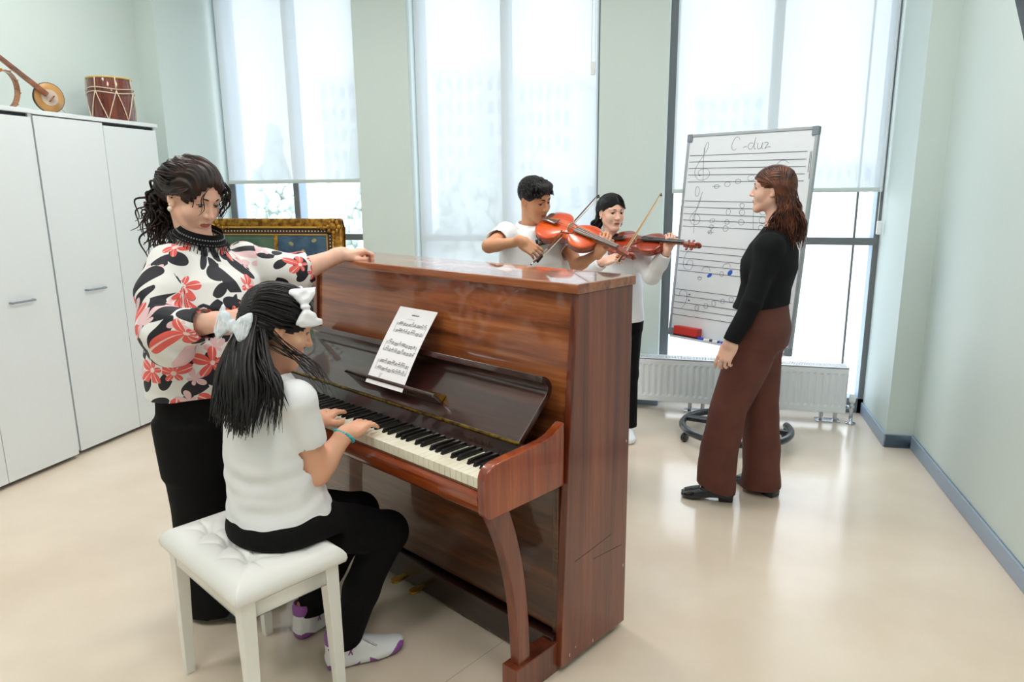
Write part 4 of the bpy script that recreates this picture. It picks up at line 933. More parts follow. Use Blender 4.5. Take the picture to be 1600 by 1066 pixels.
        return verts[first], np.searchsorted(uid, quads)

def np_mesh(name, v, f, mats, parent, org, midx=None, attr=None, smooth=True):
    """v, f arrays -> object parented to an Empty standing at org"""
    me = bpy.data.meshes.new(name); v = (v - np.asarray(org)).astype(np.float32)
    me.vertices.add(len(v)); me.vertices.foreach_set('co', v.ravel())
    n = len(f); k = f.shape[1]
    me.loops.add(n * k); me.loops.foreach_set('vertex_index', f.astype(np.int32).ravel())
    me.polygons.add(n); me.polygons.foreach_set('loop_start', np.arange(0, n * k, k, dtype=np.int32)); me.polygons.foreach_set('loop_total', np.full(n, k, dtype=np.int32))
    for m in (mats if isinstance(mats, (list, tuple)) else [mats]): me.materials.append(m)
    if midx is not None: me.polygons.foreach_set('material_index', midx.astype(np.int32))
    me.update(); me.validate()
    if attr is not None:
        for an, av in attr.items():
            a = me.attributes.new(an, 'FLOAT_VECTOR', 'CORNER' if len(av) == n * k else 'POINT'); a.data.foreach_set('vector', av.astype(np.float32).ravel())
    if smooth: me.shade_smooth()
    o = bpy.data.objects.new(name, me); COL.objects.link(o); o.parent = parent
    return o

def folds(seed, amp, freq, n=5, stretch=(1, 1, 0.35)):
    """gentle cloth folds as a sum of waves"""
    r = np.random.RandomState(seed); W = []
    for i in range(n):
        d = r.randn(3) * np.array(stretch); d = d / np.linalg.norm(d) * freq * r.uniform(0.6, 1.5)
        W.append((d, r.uniform(0, 6.28), r.uniform(0.5, 1)))
    def fn(P):
        o = np.zeros(len(P))
        for d, ph, a in W: o += a * np.sin(P @ d + ph)
        return amp * o / n * 2
    return fn

# ---------------------------------------------------------------- people: materials
def skin_mat(name, rgb):
    m = pm(name, rgb, 0.5, sss=0.0, spec=0.35); return noisy(m, tuple(min(255, c + d) for c, d in zip(rgb, (6, -4, -4))), 22, 3)
M_sk_fair = skin_mat('fair_skin', (236, 192, 170)); M_sk_tan = skin_mat('light_brown_skin', (214, 160, 124)); M_sk_girl = skin_mat('warm_skin', (230, 178, 148)); M_sk_pale = skin_mat('pale_skin', (238, 196, 174))
M_lip = pm('lips', (196, 100, 98), 0.4); M_lip_b = pm('lips_natural', (178, 104, 92), 0.45)
M_eyew = pm('eye_white', (190, 182, 178), 0.3); M_iris = pm('brown_iris', (48, 30, 22), 0.15)
def hair_mat(name, a, b, rough=0.42):
    m = pm(name, a, rough, spec=0.35); return noisy(m, b, 26, 4, 0.4, 0.66)
M_h_black = hair_mat('black_hair', (16, 14, 15), (30, 26, 27)); M_h_dark = hair_mat('dark_brown_hair', (22, 14, 12), (54, 30, 24)); M_h_brown = hair_mat('auburn_hair', (60, 32, 24), (112, 66, 44), 0.38); M_h_blk2 = hair_mat('soft_black_hair', (18, 18, 20), (34, 32, 34), 0.5)

def add_head(S_, o, R, sc=1.0, fem=True, full=0.0):
    """head on frame R (right, forward, up); o is the middle between the ears"""
    def w(x, y, z): return o + R @ (np.array((x, y, z)) * sc)
    def e(c, r, k, op='u', Rl=None): S_.ell(w(*c), np.array(r) * sc, R if Rl is None else R @ Rl, k * sc, op)
    def c(a, b, ra, rb, k, op='u'): S_.cone(w(*a), w(*b), ra * sc, rb * sc, k * sc, op)
    j = 0.92 if fem else 1.0
    e((0, -0.012, 0.036), (0.074, 0.094, 0.083), 0.02)
    e((0, 0.032, 0.0), (0.064, 0.058, 0.075), 0.03)
    e((0, 0.038, -0.046), (0.052 * j + full, 0.052, 0.056), 0.03)
    for s in (-1, 1):
        c((s * (0.052 * j + full), 0.006, -0.052), (s * 0.014, 0.074, -0.096), 0.019, 0.016, 0.025)
        e((s * 0.036, 0.058, -0.026), (0.027 + full, 0.024, 0.027), 0.02)
    e((0, 0.077, -0.094), (0.020, 0.017, 0.017), 0.018)
    for s in (-1, 1): c((s * 0.012, 0.083, 0.033), (s * 0.047, 0.066, 0.030), 0.0085, 0.008, 0.014)
    for s in (-1, 1): e((s * 0.0315, 0.094, 0.013), (0.019, 0.014, 0.0125), 0.014, 's')
    for s in (-1, 1): e((s * 0.0315, 0.0715, 0.0125), (0.0145, 0.0135, 0.0128), 0.004)
    # nose
    c((0, 0.083, 0.024), (0, 0.107, -0.020), 0.0065, 0.0088, 0.008)
    e((0, 0.107, -0.022), (0.0092, 0.010, 0.0085), 0.006)
    for s in (-1, 1): e((s * 0.0108, 0.097, -0.0245), (0.0072, 0.0095, 0.0068), 0.006)
    # mouth
    e((0, 0.080, -0.058), (0.026, 0.016, 0.020), 0.012)
    c((-0.017, 0.0885, -0.0535), (0.017, 0.0885, -0.0535), 0.0045, 0.0045, 0.005); e((0, 0.0945, -0.0525), (0.010, 0.0055, 0.0048), 0.004)
    c((-0.013, 0.089, -0.0645), (0.013, 0.089, -0.0645), 0.0055, 0.0055, 0.005)
    c((-0.022, 0.096, -0.0588), (0.022, 0.096, -0.0588), 0.0024, 0.0024, 0.003, 's')
    # ears
    for s in (-1, 1):
        Rl = np.array(((math.cos(s * 0.35), -math.sin(s * 0.35), 0), (math.sin(s * 0.35), math.cos(s * 0.35), 0), (0, 0, 1)))
        e((s * 0.076, -0.006, -0.004), (0.008, 0.017, 0.030), 0.006, 'u', Rl)
        e((s * 0.083, 0.000, 0.002), (0.005, 0.0095, 0.017), 0.004, 's', Rl)
        e((s * 0.073, 0.004, -0.028), (0.007, 0.009, 0.010), 0.006)
    return w

def lip_index(P, o, R, sc=1.0):
    q = ((P - o) @ R) / sc
    return ((q[:, 0] / 0.0215) ** 2 + ((q[:, 2] + 0.0588) / 0.0088) ** 2 < 1) & (q[:, 1] > 0.07)

def face_parts(root, org, body, o, R, sc, brow_m, gaze=(0, 1, -0.1), open_=0.0042, brow=(0.0028, 0.0014), lash=True):
    """eyes, brows and lashes as children of the person"""
    def w(x, y, z): return Vector(o + R @ (np.array((x, y, z)) * sc) - org)
    g = unit(gaze)
    for s in (-1, 1):
        c = w(s * 0.0315, 0.0742, 0.0122)
        mb = MB(); r = 0.0122 * sc
        mb.ball(c, r, 14, 10); mb.m = 1
        gz = Vector(R @ unit(g)); gx = gz.orthogonal().normalized(); gy = gz.cross(gx)
        vs = [c + gz * (r * 1.03)] + [c + (gz * math.cos(t_) + (gx * math.cos(q) + gy * math.sin(q)) * math.sin(t_)) * (r * 1.03) for t_ in (0.26, 0.5, 0.72) for q in np.linspace(0, 2 * math.pi, 15)[:-1]]
        mb.add(vs, [(0, i + 1, (i + 1) % 14 + 1) for i in range(14)] + [(j * 14 + i + 1, j * 14 + i + 15, j * 14 + (i + 1) % 14 + 15, j * 14 + (i + 1) % 14 + 1) for j in (0, 1) for i in range(14)])
        mb.build('eye', [M_eyew, M_iris], root, smooth=True, fix=False)
    mb = MB()
    for s in (-1, 1):
        pts = [w(s * 0.012, 0.0915, 0.0325), w(s * 0.022, 0.0905, 0.0352), w(s * 0.033, 0.0835, 0.0355), w(s * 0.043, 0.0745, 0.0315)]
        mb.tube(spline(pts, 4), [brow[0] * sc * f for f in np.interp(np.linspace(0, 1, 13), [0, 0.3, 1], [0.8, 1.0, 0.35])], 8)
    mb.build('eyebrows', brow_m, root, smooth=True, fix=False)
    if lash:
        mb = MB()
        for s in (-1, 1):
            pts = [w(s * 0.0195, 0.0835, 0.0115 + open_ * 0.3), w(s * 0.026, 0.0872, 0.0125 + open_), w(s * 0.034, 0.0865, 0.0128 + open_), w(s * 0.0425, 0.0805, 0.011 + open_ * 0.4), w(s * 0.046, 0.0775, 0.0105)]
            mb.tube(spline(pts, 4), 0.0013 * sc, 6)
        mb.build('eyelashes', brow_m, root, smooth=True, fix=False)

def eye_slits(S_, o, R, sc, open_=0.0042):
    for s in (-1, 1):
        S_.ell(o + R @ (np.array((s * 0.0315, 0.086, 0.0122)) * sc), np.array((0.0128, 0.011, open_)) * sc, R, 0.0015, 's')

FING = [(-0.030, 0.088, 0.070, 0.0082), (-0.010, 0.094, 0.078, 0.0085), (0.011, 0.091, 0.072, 0.0080), (0.030, 0.082, 0.056, 0.0070)]  # x of knuckle, y of knuckle, length, radius (index .. little)
def add_hand(S_, wrist, fwd, dorsal, right=True, sc=1.0, curl=(25, 30, 20), curls=None, spread=4.0, thumb=None, wr=0.026):
    """palm and five fingers. fwd: wrist to knuckles, dorsal: out of the back of the hand"""
    R = frame(fwd, dorsal)           # x to the right of the hand seen from its back
    m = 1.0 if right else -1.0       # index finger sits at -x on a right hand
    def w(x, y, z): return wrist + R @ (np.array((m * x, y, z)) * sc)
    k = 0.010 * sc
    S_.cone(w(0, -0.02, 0), w(0, 0.012, 0), wr * sc * 0.95, 0.024 * sc, 0.02 * sc)
    S_.box(w(0.0, 0.048, -0.002), np.array((0.038, 0.046, 0.0125)) * sc, R, 0.011 * sc, 0.016 * sc)
    S_.ell(w(-0.022, 0.032, -0.012), np.array((0.016, 0.030, 0.013)) * sc, R, 0.012 * sc)
    S_.ell(w(0.024, 0.034, -0.010), np.array((0.014, 0.030, 0.011)) * sc, R, 0.012 * sc)
    tips = []
    for i, (x, y, L, r) in enumerate(FING):
        cu = (curls[i] if curls else curl)
        sp = math.radians(spread * (i - 1.4)); a = 0.0
        p = np.array((x, y, 0.001)); pts = [w(*(p - np.array((0, 0.012, 0.002))))]; pts.append(w(*p)); rs = [r * 1.05 * sc, r * 1.08 * sc]
        for seg, fr in enumerate((0.47, 0.30, 0.23)):
            a += math.radians(cu[seg])
            d = np.array((math.sin(sp) * math.cos(a), math.cos(sp) * math.cos(a), -math.sin(a)))
            p = p + d * L * fr; pts.append(w(*p)); rs.append(r * (0.97, 0.88, 0.72)[seg] * sc)
        S_.chain(pts, rs, 0.005 * sc); tips.append(pts[-1])
    th = thumb or ((-0.028, 0.018, -0.010), (-0.052, 0.048, -0.020), (-0.058, 0.078, -0.026), (-0.054, 0.102, -0.030))
    S_.chain([w(*q) for q in th], [0.0125 * sc, 0.0108 * sc, 0.0098 * sc, 0.0075 * sc], 0.008 * sc)
    tips.append(w(*th[-1]))
    return tips, w

def arm(S_, sh, el, wr, r=(0.047, 0.038, 0.040, 0.025), k=0.02):
    sh, el, wr = (np.asarray(q, float) for q in (sh, el, wr))
    S_.cone(sh, el, r[0], r[1], k); m = el + (wr - el) * 0.25
    S_.cone(el, m, r[1] * 0.98, r[2], k); S_.cone(m, wr, r[2], r[3], k)

def lock(mb, pts, r, n=6, flat=0.5, wav=0.0, freq=9.0, rnd=None, taper=0.25, sub=6):
    """one tapered strand of hair along a guide"""
    P = spline(pts, sub); L = len(P)
    if wav and rnd:
        a, b = rnd.uniform(0, 6.28), rnd.uniform(0, 6.28); t0 = unit(np.array(P[-1]) - np.array(P[0])); e1 = unit(np.cross(t0, (0.3, 0.9, 0.2))); e2 = np.cross(t0, e1)
        P = [np.array(p) + (e1 * math.sin(a + freq * i / L) + e2 * math.cos(b + freq * 0.9 * i / L)) * wav * min(1.0, i / (0.25 * L)) for i, p in enumerate(P)]
    rs = [r * (min(1.0, 0.45 + 2.2 * i / L) * (1 - (1 - taper) * max(0.0, (i / (L - 1) - 0.55) / 0.45))) for i in range(L)]
    mb.tube([tuple(p) for p in P], rs, n, flat=flat)

def person(label, base, name='person'):
    return thing(name, label, 'person', tuple(base))
# ---------------------------------------------------------------- violins and bows
M_vtop = wood('violin_spruce_top', (176, 44, 4), (216, 74, 10), (234, 108, 26), 'x', scale=3.0, coat=0.5, coat_rough=0.12)
M_vtop2 = wood('violin_dark_top', (104, 22, 6), (146, 42, 12), (176, 62, 22), 'x', scale=3.0, coat=0.5, coat_rough=0.12)
M_vback = wood('violin_maple', (96, 26, 12), (146, 48, 20), (178, 70, 30), 'y', scale=3.0)
M_vneck = pm('violin_neck_maple', (176, 98, 52), 0.3, coat=0.5); M_vebony = pm('violin_ebony', (22, 20, 20), 0.28); M_vboard2 = wood('worn_fingerboard', (70, 46, 36), (104, 74, 60), (130, 98, 82), 'x', scale=4.0)
M_string = pm('steel_string', (190, 190, 194), 0.3, 0.9); M_bridge = pm('bridge_maple', (214, 178, 132), 0.5)
M_stick = pm('pernambuco_stick', (96, 44, 26), 0.3, coat=0.5); M_stick2 = pm('pale_bow_stick', (190, 140, 78), 0.35, coat=0.4); M_bowhair = pm('bow_hair', (224, 214, 190), 0.6); M_silver = pm('silver_wire', (200, 202, 206), 0.25, 1.0)

def violin_outline(k=1.0):
    # half outline (x along the body from the tail, y half width), full-size violin in metres
    h = [(0.0, 0.0), (0.002, 0.035), (0.012, 0.066), (0.035, 0.090), (0.068, 0.102), (0.100, 0.1035), (0.128, 0.094), (0.141, 0.083), (0.144, 0.0815), (0.150, 0.070), (0.168, 0.0575), (0.188, 0.055), (0.208, 0.0565), (0.222, 0.064), (0.227, 0.0715), (0.232, 0.0735), (0.252, 0.0805), (0.280, 0.0835), (0.306, 0.079), (0.332, 0.062), (0.348, 0.036), (0.354, 0.0)]
    s = spline(h, 4); up = [(p[0] * k, max(0.0, p[1]) * k) for p in s]
    return up + [(x, -y) for x, y in reversed(up[1:-1])]

def violin(label, tail, scroll, topdir, k, board_mat, top_mat, group=None):
    """tail and scroll are points; topdir is roughly the way the top plate faces"""
    tail, scroll = V(*tail), V(*scroll); ax = unit(scroll - tail); tz = unit(V(*topdir) - ax * (V(*topdir) @ ax)); ay = np.cross(tz, ax)
    root = thing('violin', label, 'violin', tuple(tail))
    root.matrix_world = Matrix(((ax[0], ay[0], tz[0], tail[0]), (ax[1], ay[1], tz[1], tail[1]), (ax[2], ay[2], tz[2], tail[2]), (0, 0, 0, 1)))
    O = violin_outline(k); n = len(O)
    cx = 0.18 * k
    def plate(z0, sign, arch, name, mat, over):
        # arched plate in rings from the edge to the middle
        mb = MB(); vs = []; rings = 10
        for j in range(rings):
            t = j / rings
            for x, y in O:
                c = np.array((cx + (x - cx) * 0.55 * 0, 0.0)); s = 1 - t
                px, py = (x - cx) * (s if True else 1) + cx, y * s
                z = z0 + sign * arch * (1 - (1 - min(1, t * 1.25)) ** 2) * 1.0 if t > 0.04 else z0
                if j == 0: px, py = cx + (x - cx) * (1 + over), y * (1 + over)
                vs.append((px, py, z))
        vs.append((cx, 0, z0 + sign * arch)); c = len(vs) - 1
        fs = [(j * n + i, j * n + (i + 1) % n, (j + 1) * n + (i + 1) % n, (j + 1) * n + i) for j in range(rings - 1) for i in range(n)] + [((rings - 1) * n + i, (rings - 1) * n + (i + 1) % n, c) for i in range(n)]
        m = len(vs); vs += [(x * (1 + over) - cx * over, y * (1 + over), z0 - sign * 0.004) for x, y in O]
        fs += [(i, m + i, m + (i + 1) % n, (i + 1) % n) for i in range(n)]
        mb.add(vs, fs); return mb.build(name, mat, root, smooth=True)
    top = plate(0.004, 1, 0.016 * k, 'top_plate', top_mat, 0.02); plate(-0.030 * k, -1, 0.015 * k, 'back_plate', M_vback, 0.02)
    rb = MB(); vs = [(x, y, -0.030 * k) for x, y in O] + [(x, y, 0.004) for x, y in O]
    rb.add(vs, [(i, (i + 1) % n, n + (i + 1) % n, n + i) for i in range(n)]); rb.build('ribs', M_vback, root, smooth=True)
    def topz(x, y):
        e = min(1.0, max(abs(y) / (0.09 * k), abs(x - cx) / (0.185 * k))); return 0.004 + 0.016 * k * (1 - max(0, 1 - (1 - e) * 1.25) ** 2)
    # f-holes
    for s in (-1, 1):
        pts = [(0.162, 0.030), (0.158, 0.036), (0.163, 0.042), (0.172, 0.040), (0.190, 0.036), (0.208, 0.030), (0.217, 0.026), (0.222, 0.020), (0.218, 0.015)]
        P = spline(pts, 4); mb = MB(); mb.tube([(x * k, s * y * k, topz(x * k, y * k) + 0.0008) for x, y in P], [0.0022 * k * f for f in np.interp(np.linspace(0, 1, len(P)), [0, 0.12, 0.2, 0.5, 0.8, 0.88, 1], [1.3, 1.3, 0.7, 1.0, 0.7, 1.2, 1.2])], 6)
        mb.build('f_hole', M_vebony, top, fix=False)
    # neck, pegbox, scroll
    mb = MB(); vs = []
    for x, hw, zt, zb in ((0.335, 0.016, 0.016, -0.024), (0.36, 0.0125, 0.016, -0.006), (0.42, 0.0118, 0.014, -0.008), (0.475, 0.0115, 0.012, -0.010)):
        for q in range(9):
            a = math.pi * q / 8; vs.append((x * k, hw * k * math.cos(a), zt * k - (zt - zb) * k * math.sin(a)))
    fs = [(j * 9 + i, j * 9 + i + 1, (j + 1) * 9 + i + 1, (j + 1) * 9 + i) for j in range(3) for i in range(8)] + [(j * 9, (j + 1) * 9, (j + 1) * 9 + 8, j * 9 + 8) for j in range(3)] + [tuple(range(9)), tuple(range(27, 36))]
    mb.add(vs, fs).build('neck', M_vneck, root, smooth=True)
    mb = MB(); mb.box((0.472 * k, -0.0125 * k, -0.016 * k), (0.476 * k, 0.0125 * k, 0.012 * k)); pv = []
    for x, hw, zt, zb in ((0.474, 0.0125, 0.008, -0.016), (0.51, 0.0115, 0.003, -0.022), (0.545, 0.0095, -0.004, -0.026)):
        pv += [(x * k, -hw * k, zb * k), (x * k, hw * k, zb * k), (x * k, hw * k, zt * k), (x * k, -hw * k, zt * k)]
    mb.add(pv, [(j * 4 + i, j * 4 + (i + 1) % 4, (j + 1) * 4 + (i + 1) % 4, (j + 1) * 4 + i) for j in range(2) for i in range(4)] + [(3, 2, 1, 0), (8, 9, 10, 11)])
    mb.build('peg_box', M_vback, root, bevel=0.0015)
    mb = MB(); sp = []
    for i in range(40):
        a = -0.9 + i / 39 * 4.6 * math.pi / 1.6; r = 0.0165 * (1 - 0.62 * i / 39)
        sp.append(((0.556 + r * math.sin(a) * 0.95) * k, 0, (-0.0135 + r * math.cos(a)) * k))
    mb.tube(sp, [0.0075 * k * (1 - 0.35 * i / 39) for i in range(40)], 8); mb.tube([(0.556 * k, -0.015 * k, -0.0135 * k), (0.556 * k, 0.015 * k, -0.0135 * k)], 0.0055 * k, 10)
    mb.tube([(0.54 * k, 0, -0.016 * k), (0.556 * k, 0, -0.014 * k)], 0.0105 * k, 10); mb.build('scroll', M_vback, root, smooth=True)
    for i, (x, s) in enumerate(((0.488, 1), (0.500, -1), (0.516, 1), (0.530, -1))):
        MB().tube([(x * k, -s * 0.013 * k, -0.010 * k), (x * k, s * 0.024 * k, -0.010 * k), (x * k, s * 0.026 * k, -0.010 * k), (x * k, s * 0.034 * k, -0.010 * k), (x * k, s * 0.043 * k, -0.010 * k)], [0.003 * k, 0.0042 * k, 0.005 * k, 0.0085 * k, 0.006 * k], 8, flat=0.7).build('peg', M_vback if board_mat is not M_vebony else M_vback, root, smooth=True)
    # fingerboard, tailpiece, bridge, chin rest, strings
    fb = []
    for x, hw, z in ((0.225, 0.021, 0.034), (0.34, 0.017, 0.024), (0.474, 0.012, 0.015)):
        for q in range(7):
            a = math.pi * q / 6; fb.append((x * k, hw * k * math.cos(a), (z + 0.005 * math.sin(a)) * k))
        fb.append((x * k, -hw * k, (z - 0.005) * k)); fb.append((x * k, hw * k, (z - 0.005) * k))
    m = 9
    MB().add(fb, [(j * m + i, j * m + (i + 1) % m, (j + 1) * m + (i + 1) % m, (j + 1) * m + i) for j in range(2) for i in range(m)] + [tuple(range(m)), tuple(range(2 * m, 3 * m))]).build('fingerboard', board_mat, root)
    tp = []
    for x, hw, z in ((0.012, 0.010, 0.020), (0.05, 0.013, 0.028), (0.11, 0.021, 0.036)):
        for q in range(7):
            a = math.pi * q / 6; tp.append((x * k, hw * k * math.cos(a), (z + 0.006 * math.sin(a)) * k))
        tp.append((x * k, -hw * k, (z - 0.003) * k)); tp.append((x * k, hw * k, (z - 0.003) * k))
    MB().add(tp, [(j * m + i, j * m + (i + 1) % m, (j + 1) * m + (i + 1) % m, (j + 1) * m + i) for j in range(2) for i in range(m)] + [tuple(range(m)), tuple(range(2 * m, 3 * m))]).build('tailpiece', board_mat, root)
    br = [(-0.021, 0.018), (-0.014, 0.019), (-0.008, 0.026), (0.008, 0.026), (0.014, 0.019), (0.021, 0.018), (0.019, 0.034), (0.021, 0.043), (0.011, 0.050), (0, 0.052), (-0.011, 0.050), (-0.021, 0.043), (-0.019, 0.034)]
    MB().prism([(y * k, z * k) for y, z in br], lambda u, v, h: Vector((h, u, v)), 0.188 * k, 0.192 * k).build('bridge', M_bridge, root)
    c = MB()
    for i in range(9):
        a = math.pi * 2 * i / 9
    c.ball((0.020 * k, 0.050 * k, 0.007 * k), 0.024 * k, 16, 8, sc=(0.8, 1.0, 0.22)).tube([(0.004 * k, 0.02 * k, -0.02 * k), (0.004 * k, 0.03 * k, 0.014 * k)], 0.004 * k, 8); c.build('chin_rest', board_mat, root, smooth=True)
    st = MB()
    for i in (-1.5, -0.5, 0.5, 1.5):
        st.tube([(0.105 * k, i * 0.0085 * k, (0.043 - abs(i) * 0.001) * k), (0.19 * k, i * 0.0115 * k, (0.0515 - abs(i) * 0.003) * k), (0.474 * k, i * 0.0055 * k, 0.021 * k), (0.50 * k, i * 0.004 * k, 0.004 * k)], 0.0006 * k, 5)
    st.build('strings', M_string, root)
    sr = MB(); sr.tube([(0.05 * k, -0.115 * k, -0.052 * k), (0.07 * k, -0.05 * k, -0.070 * k), (0.07 * k, 0.05 * k, -0.072 * k), (0.05 * k, 0.115 * k, -0.050 * k)], [0.010 * k, 0.016 * k, 0.016 * k, 0.010 * k], 10, flat=0.5)
    for s in (-1, 1): sr.tube([(0.05 * k, s * 0.113 * k, -0.052 * k), (0.05 * k, s * 0.112 * k, -0.022 * k)], 0.006 * k, 8)
    sr.build('shoulder_rest', M_vebony, root, smooth=True)
    return root

def bow(label, frog, tip, hairdir, stick_mat):
    frog, tip = V(*frog), V(*tip); L = np.linalg.norm(tip - frog); ax = unit(tip - frog); hz = unit(V(*hairdir) - ax * (V(*hairdir) @ ax)); ay = np.cross(hz, ax)
    root = thing('violin_bow', label, 'violin bow', tuple(frog))
    root.matrix_world = Matrix(((ax[0], ay[0], hz[0], frog[0]), (ax[1], ay[1], hz[1], frog[1]), (ax[2], ay[2], hz[2], frog[2]), (0, 0, 0, 1)))
    pts = [(-0.03 + (L + 0.03) * t, 0, 0.006 * math.sin(math.pi * t) - 0.002) for t in np.linspace(0, 1, 18)]
    MB().tube(pts, [0.0046 - 0.0014 * t for t in np.linspace(0, 1, 18)], 8).build('stick', stick_mat, root, smooth=True)
    MB().add([(0.0, s * 0.0045, z) for s in (-1, 1) for z in (0.002,)] + [(0.0, s * 0.0045, 0.015) for s in (-1, 1)] + [(0.05, s * 0.0045, 0.002) for s in (-1, 1)] + [(0.05, s * 0.0045, 0.012) for s in (-1, 1)], [(0, 1, 3, 2), (4, 6, 7, 5), (0, 2, 6, 4), (1, 5, 7, 3), (0, 4, 5, 1), (2, 3, 7, 6)]).build('frog', M_vebony, root, bevel=0.0015)
    MB().tube([(-0.045, 0, -0.002), (-0.03, 0, -0.002)], 0.0045, 10).build('end_screw', M_silver, root)
    MB().tube([(0.05, 0, -0.001), (0.10, 0, 0.001)], 0.0054, 10).build('grip_wrap', M_silver, root)
    MB().add([(L - 0.012, -0.0035, -0.004), (L - 0.012, 0.0035, -0.004), (L + 0.012, -0.003, 0.0), (L + 0.012, 0.003, 0.0), (L - 0.002, -0.003, 0.015), (L - 0.002, 0.003, 0.015), (L + 0.008, -0.002, 0.017), (L + 0.008, 0.002, 0.017)], [(0, 1, 3, 2), (4, 6, 7, 5), (0, 2, 6, 4), (1, 5, 7, 3), (0, 4, 5, 1), (2, 3, 7, 6)]).build('bow_head', M_vebony, root)
    MB().box((0.045, -0.0035, 0.0125), (L, 0.0035, 0.0135)).build('bow_hair', M_bowhair, root)
    return root
# ---------------------------------------------------------------- woman in the floral blouse, standing beside the piano
def woman_floral():
    org = V(-1.69, 1.98, 0)
    root = person('woman in white blouse with coral and black flowers standing behind seated girl', org)
    hd, hR = V(-1.645, 2.010, 1.490), frame((0.86, -0.20, -0.46), (0.42, -0.06, 0.9))
    shR, shL = V(-1.660, 1.886, 1.286), V(-1.598, 2.180, 1.276)
    elR, wrR = V(-1.612, 1.785, 1.085), V(-1.378, 1.748, 1.128)
    elL, wrL = V(-1.500, 2.335, 1.200), V(-1.372, 2.486, 1.262)
    neck = V(-1.642, 2.020, 1.330)
    side = unit(V(0.235, 0.97, 0)) * -1            # the woman's right
    B = Solid(); sc = 0.95
    w = add_head(B, hd, hR, sc, True, 0.006); eye_slits(B, hd, hR, sc, 0.0022)
    B.ell(w(0, 0.030, -0.098), (0.042, 0.040, 0.024), hR, 0.02)
    B.cone(w(0, -0.022, -0.05), neck - V(0, 0, 0.03), 0.049, 0.058, 0.02)
    B.loft([(V(-1.665, 2.0, 0.86), 0.15, 0.11), (V(-1.655, 2.0, 1.1), 0.15, 0.11), (V(-1.645, 2.02, 1.24), 0.16, 0.10), (V(-1.642, 2.02, 1.31), 0.10, 0.07)], side, 0.03)
    arm(B, shR, elR, wrR, (0.05, 0.044, 0.043, 0.027)); arm(B, shL, elL, wrL, (0.05, 0.044, 0.043, 0.027))
    # left hand lies on the piano lid, knuckles up and fingers curled under
    tl, _ = add_hand(B, wrL, (0.62, 0.72, 0.10), (-0.05, -0.1, 1), False, 0.98, curls=[(30, 62, 40), (38, 64, 40), (42, 64, 40), (40, 60, 40)],
                     thumb=((-0.026, 0.020, -0.012), (-0.040, 0.052, -0.026), (-0.036, 0.080, -0.030), (-0.022, 0.098, -0.030)), wr=0.028)
    # right hand holds the girl's hair from behind
    add_hand(B, wrR, (0.86, -0.22, 0.06), (-0.1, -0.75, 0.6), True, 0.98, curl=(28, 40, 28), wr=0.028)
    v, f = B.mesh(0.0025)
    lip = lip_index(v[f].mean(1), hd, hR, sc)
    np_mesh('body', v, f, [M_sk_fair, M_lip], root, org, lip.astype(int))
    face_parts(root, org, None, hd, hR, sc, M_h_dark, gaze=(0, 0.72, -0.7), open_=0.0022, brow=(0.0030, 0.0018))
    # blouse
    C = Solid()
    tor = [(V(-1.662, 2.0, 0.815), 0.205, 0.150), (V(-1.662, 2.0, 0.86), 0.205, 0.152), (V(-1.655, 2.0, 0.90), 0.214, 0.165), (V(-1.645, 2.005, 1.02), 0.205, 0.165), (V(-1.632, 2.012, 1.14), 0.205, 0.165), (V(-1.638, 2.018, 1.22), 0.20, 0.140), (V(-1.642, 2.02, 1.268), 0.175, 0.105), (V(-1.642, 2.02, 1.315), 0.105, 0.078), (V(-1.640, 2.02, 1.342), 0.07, 0.068)]
    C.loft(tor, side, 0.02)
    rs = [shR + V(0, 0, -0.005), V(-1.648, 1.822, 1.19), elR + V(0.0, -0.005, 0.01), V(-1.575, 1.755, 1.095), V(-1.438, 1.750, 1.118)]
    C.chain(rs, [0.064, 0.070, 0.074, 0.070, 0.054], 0.03)
    C.ell(V(-1.58, 1.768, 1.035), (0.085, 0.055, 0.06), None, 0.04)
    ls = [shL + V(0, 0, -0.005), V(-1.55, 2.265, 1.225), elL + V(0.0, 0.0, 0.005), V(-1.465, 2.378, 1.220)]
    C.chain(ls, [0.064, 0.066, 0.066, 0.055], 0.03)
    C.ell(V(-1.485, 2.345, 1.165), (0.045, 0.05, 0.042), None, 0.04)
    cr, cl = unit(wrR - elR), unit(wrL - elL)
    cR, cL = V(-1.430, 1.750, 1.119), V(-1.460, 2.383, 1.222)
    C.cutbox(cR, cr, cR, 0.12); C.cutbox(cL, cl, cL, 0.12)
    C.cone(cR - cr * 0.05, wrR, 0.043, 0.043, 0.0, 's'); C.cone(cL - cl * 0.05, wrL, 0.045, 0.045, 0.0, 's')
    C.cut(V(0, 0, 0.838), V(0, 0, -1))
    fo = folds(3, 0.0035, 24, 6, (1, 1, 0.5)); fo2 = folds(9, 0.011, 62, 6, (0.5, 0.5, 1))
    def disp(P):
        d = fo(P)
        near = np.minimum(np.linalg.norm(P - V(-1.58, 1.755, 1.08), axis=1), np.linalg.norm(P - V(-1.48, 2.36, 1.2), axis=1))
        return d + fo2(P) * np.clip(1.25 - near / 0.15, 0, 1)
    v, f = C.mesh(0.0045, disp)
    # cloth coordinates for the print: round the trunk, along each sleeve
    def seg(P, pts):
        best = np.full(len(P), 9.0); tt = np.zeros(len(P)); L0 = 0.0
        for a, b in zip(pts, pts[1:]):
            ab = b - a; t = np.clip(((P - a) @ ab) / (ab @ ab), 0, 1); d = np.linalg.norm(P - a - np.outer(t, ab), axis=1)
            m = d < best; best[m] = d[m]; tt[m] = L0 + t[m] * np.linalg.norm(ab); L0 += np.linalg.norm(ab)
        return best, tt
    fw = np.cross(V(0, 0, 1), side)
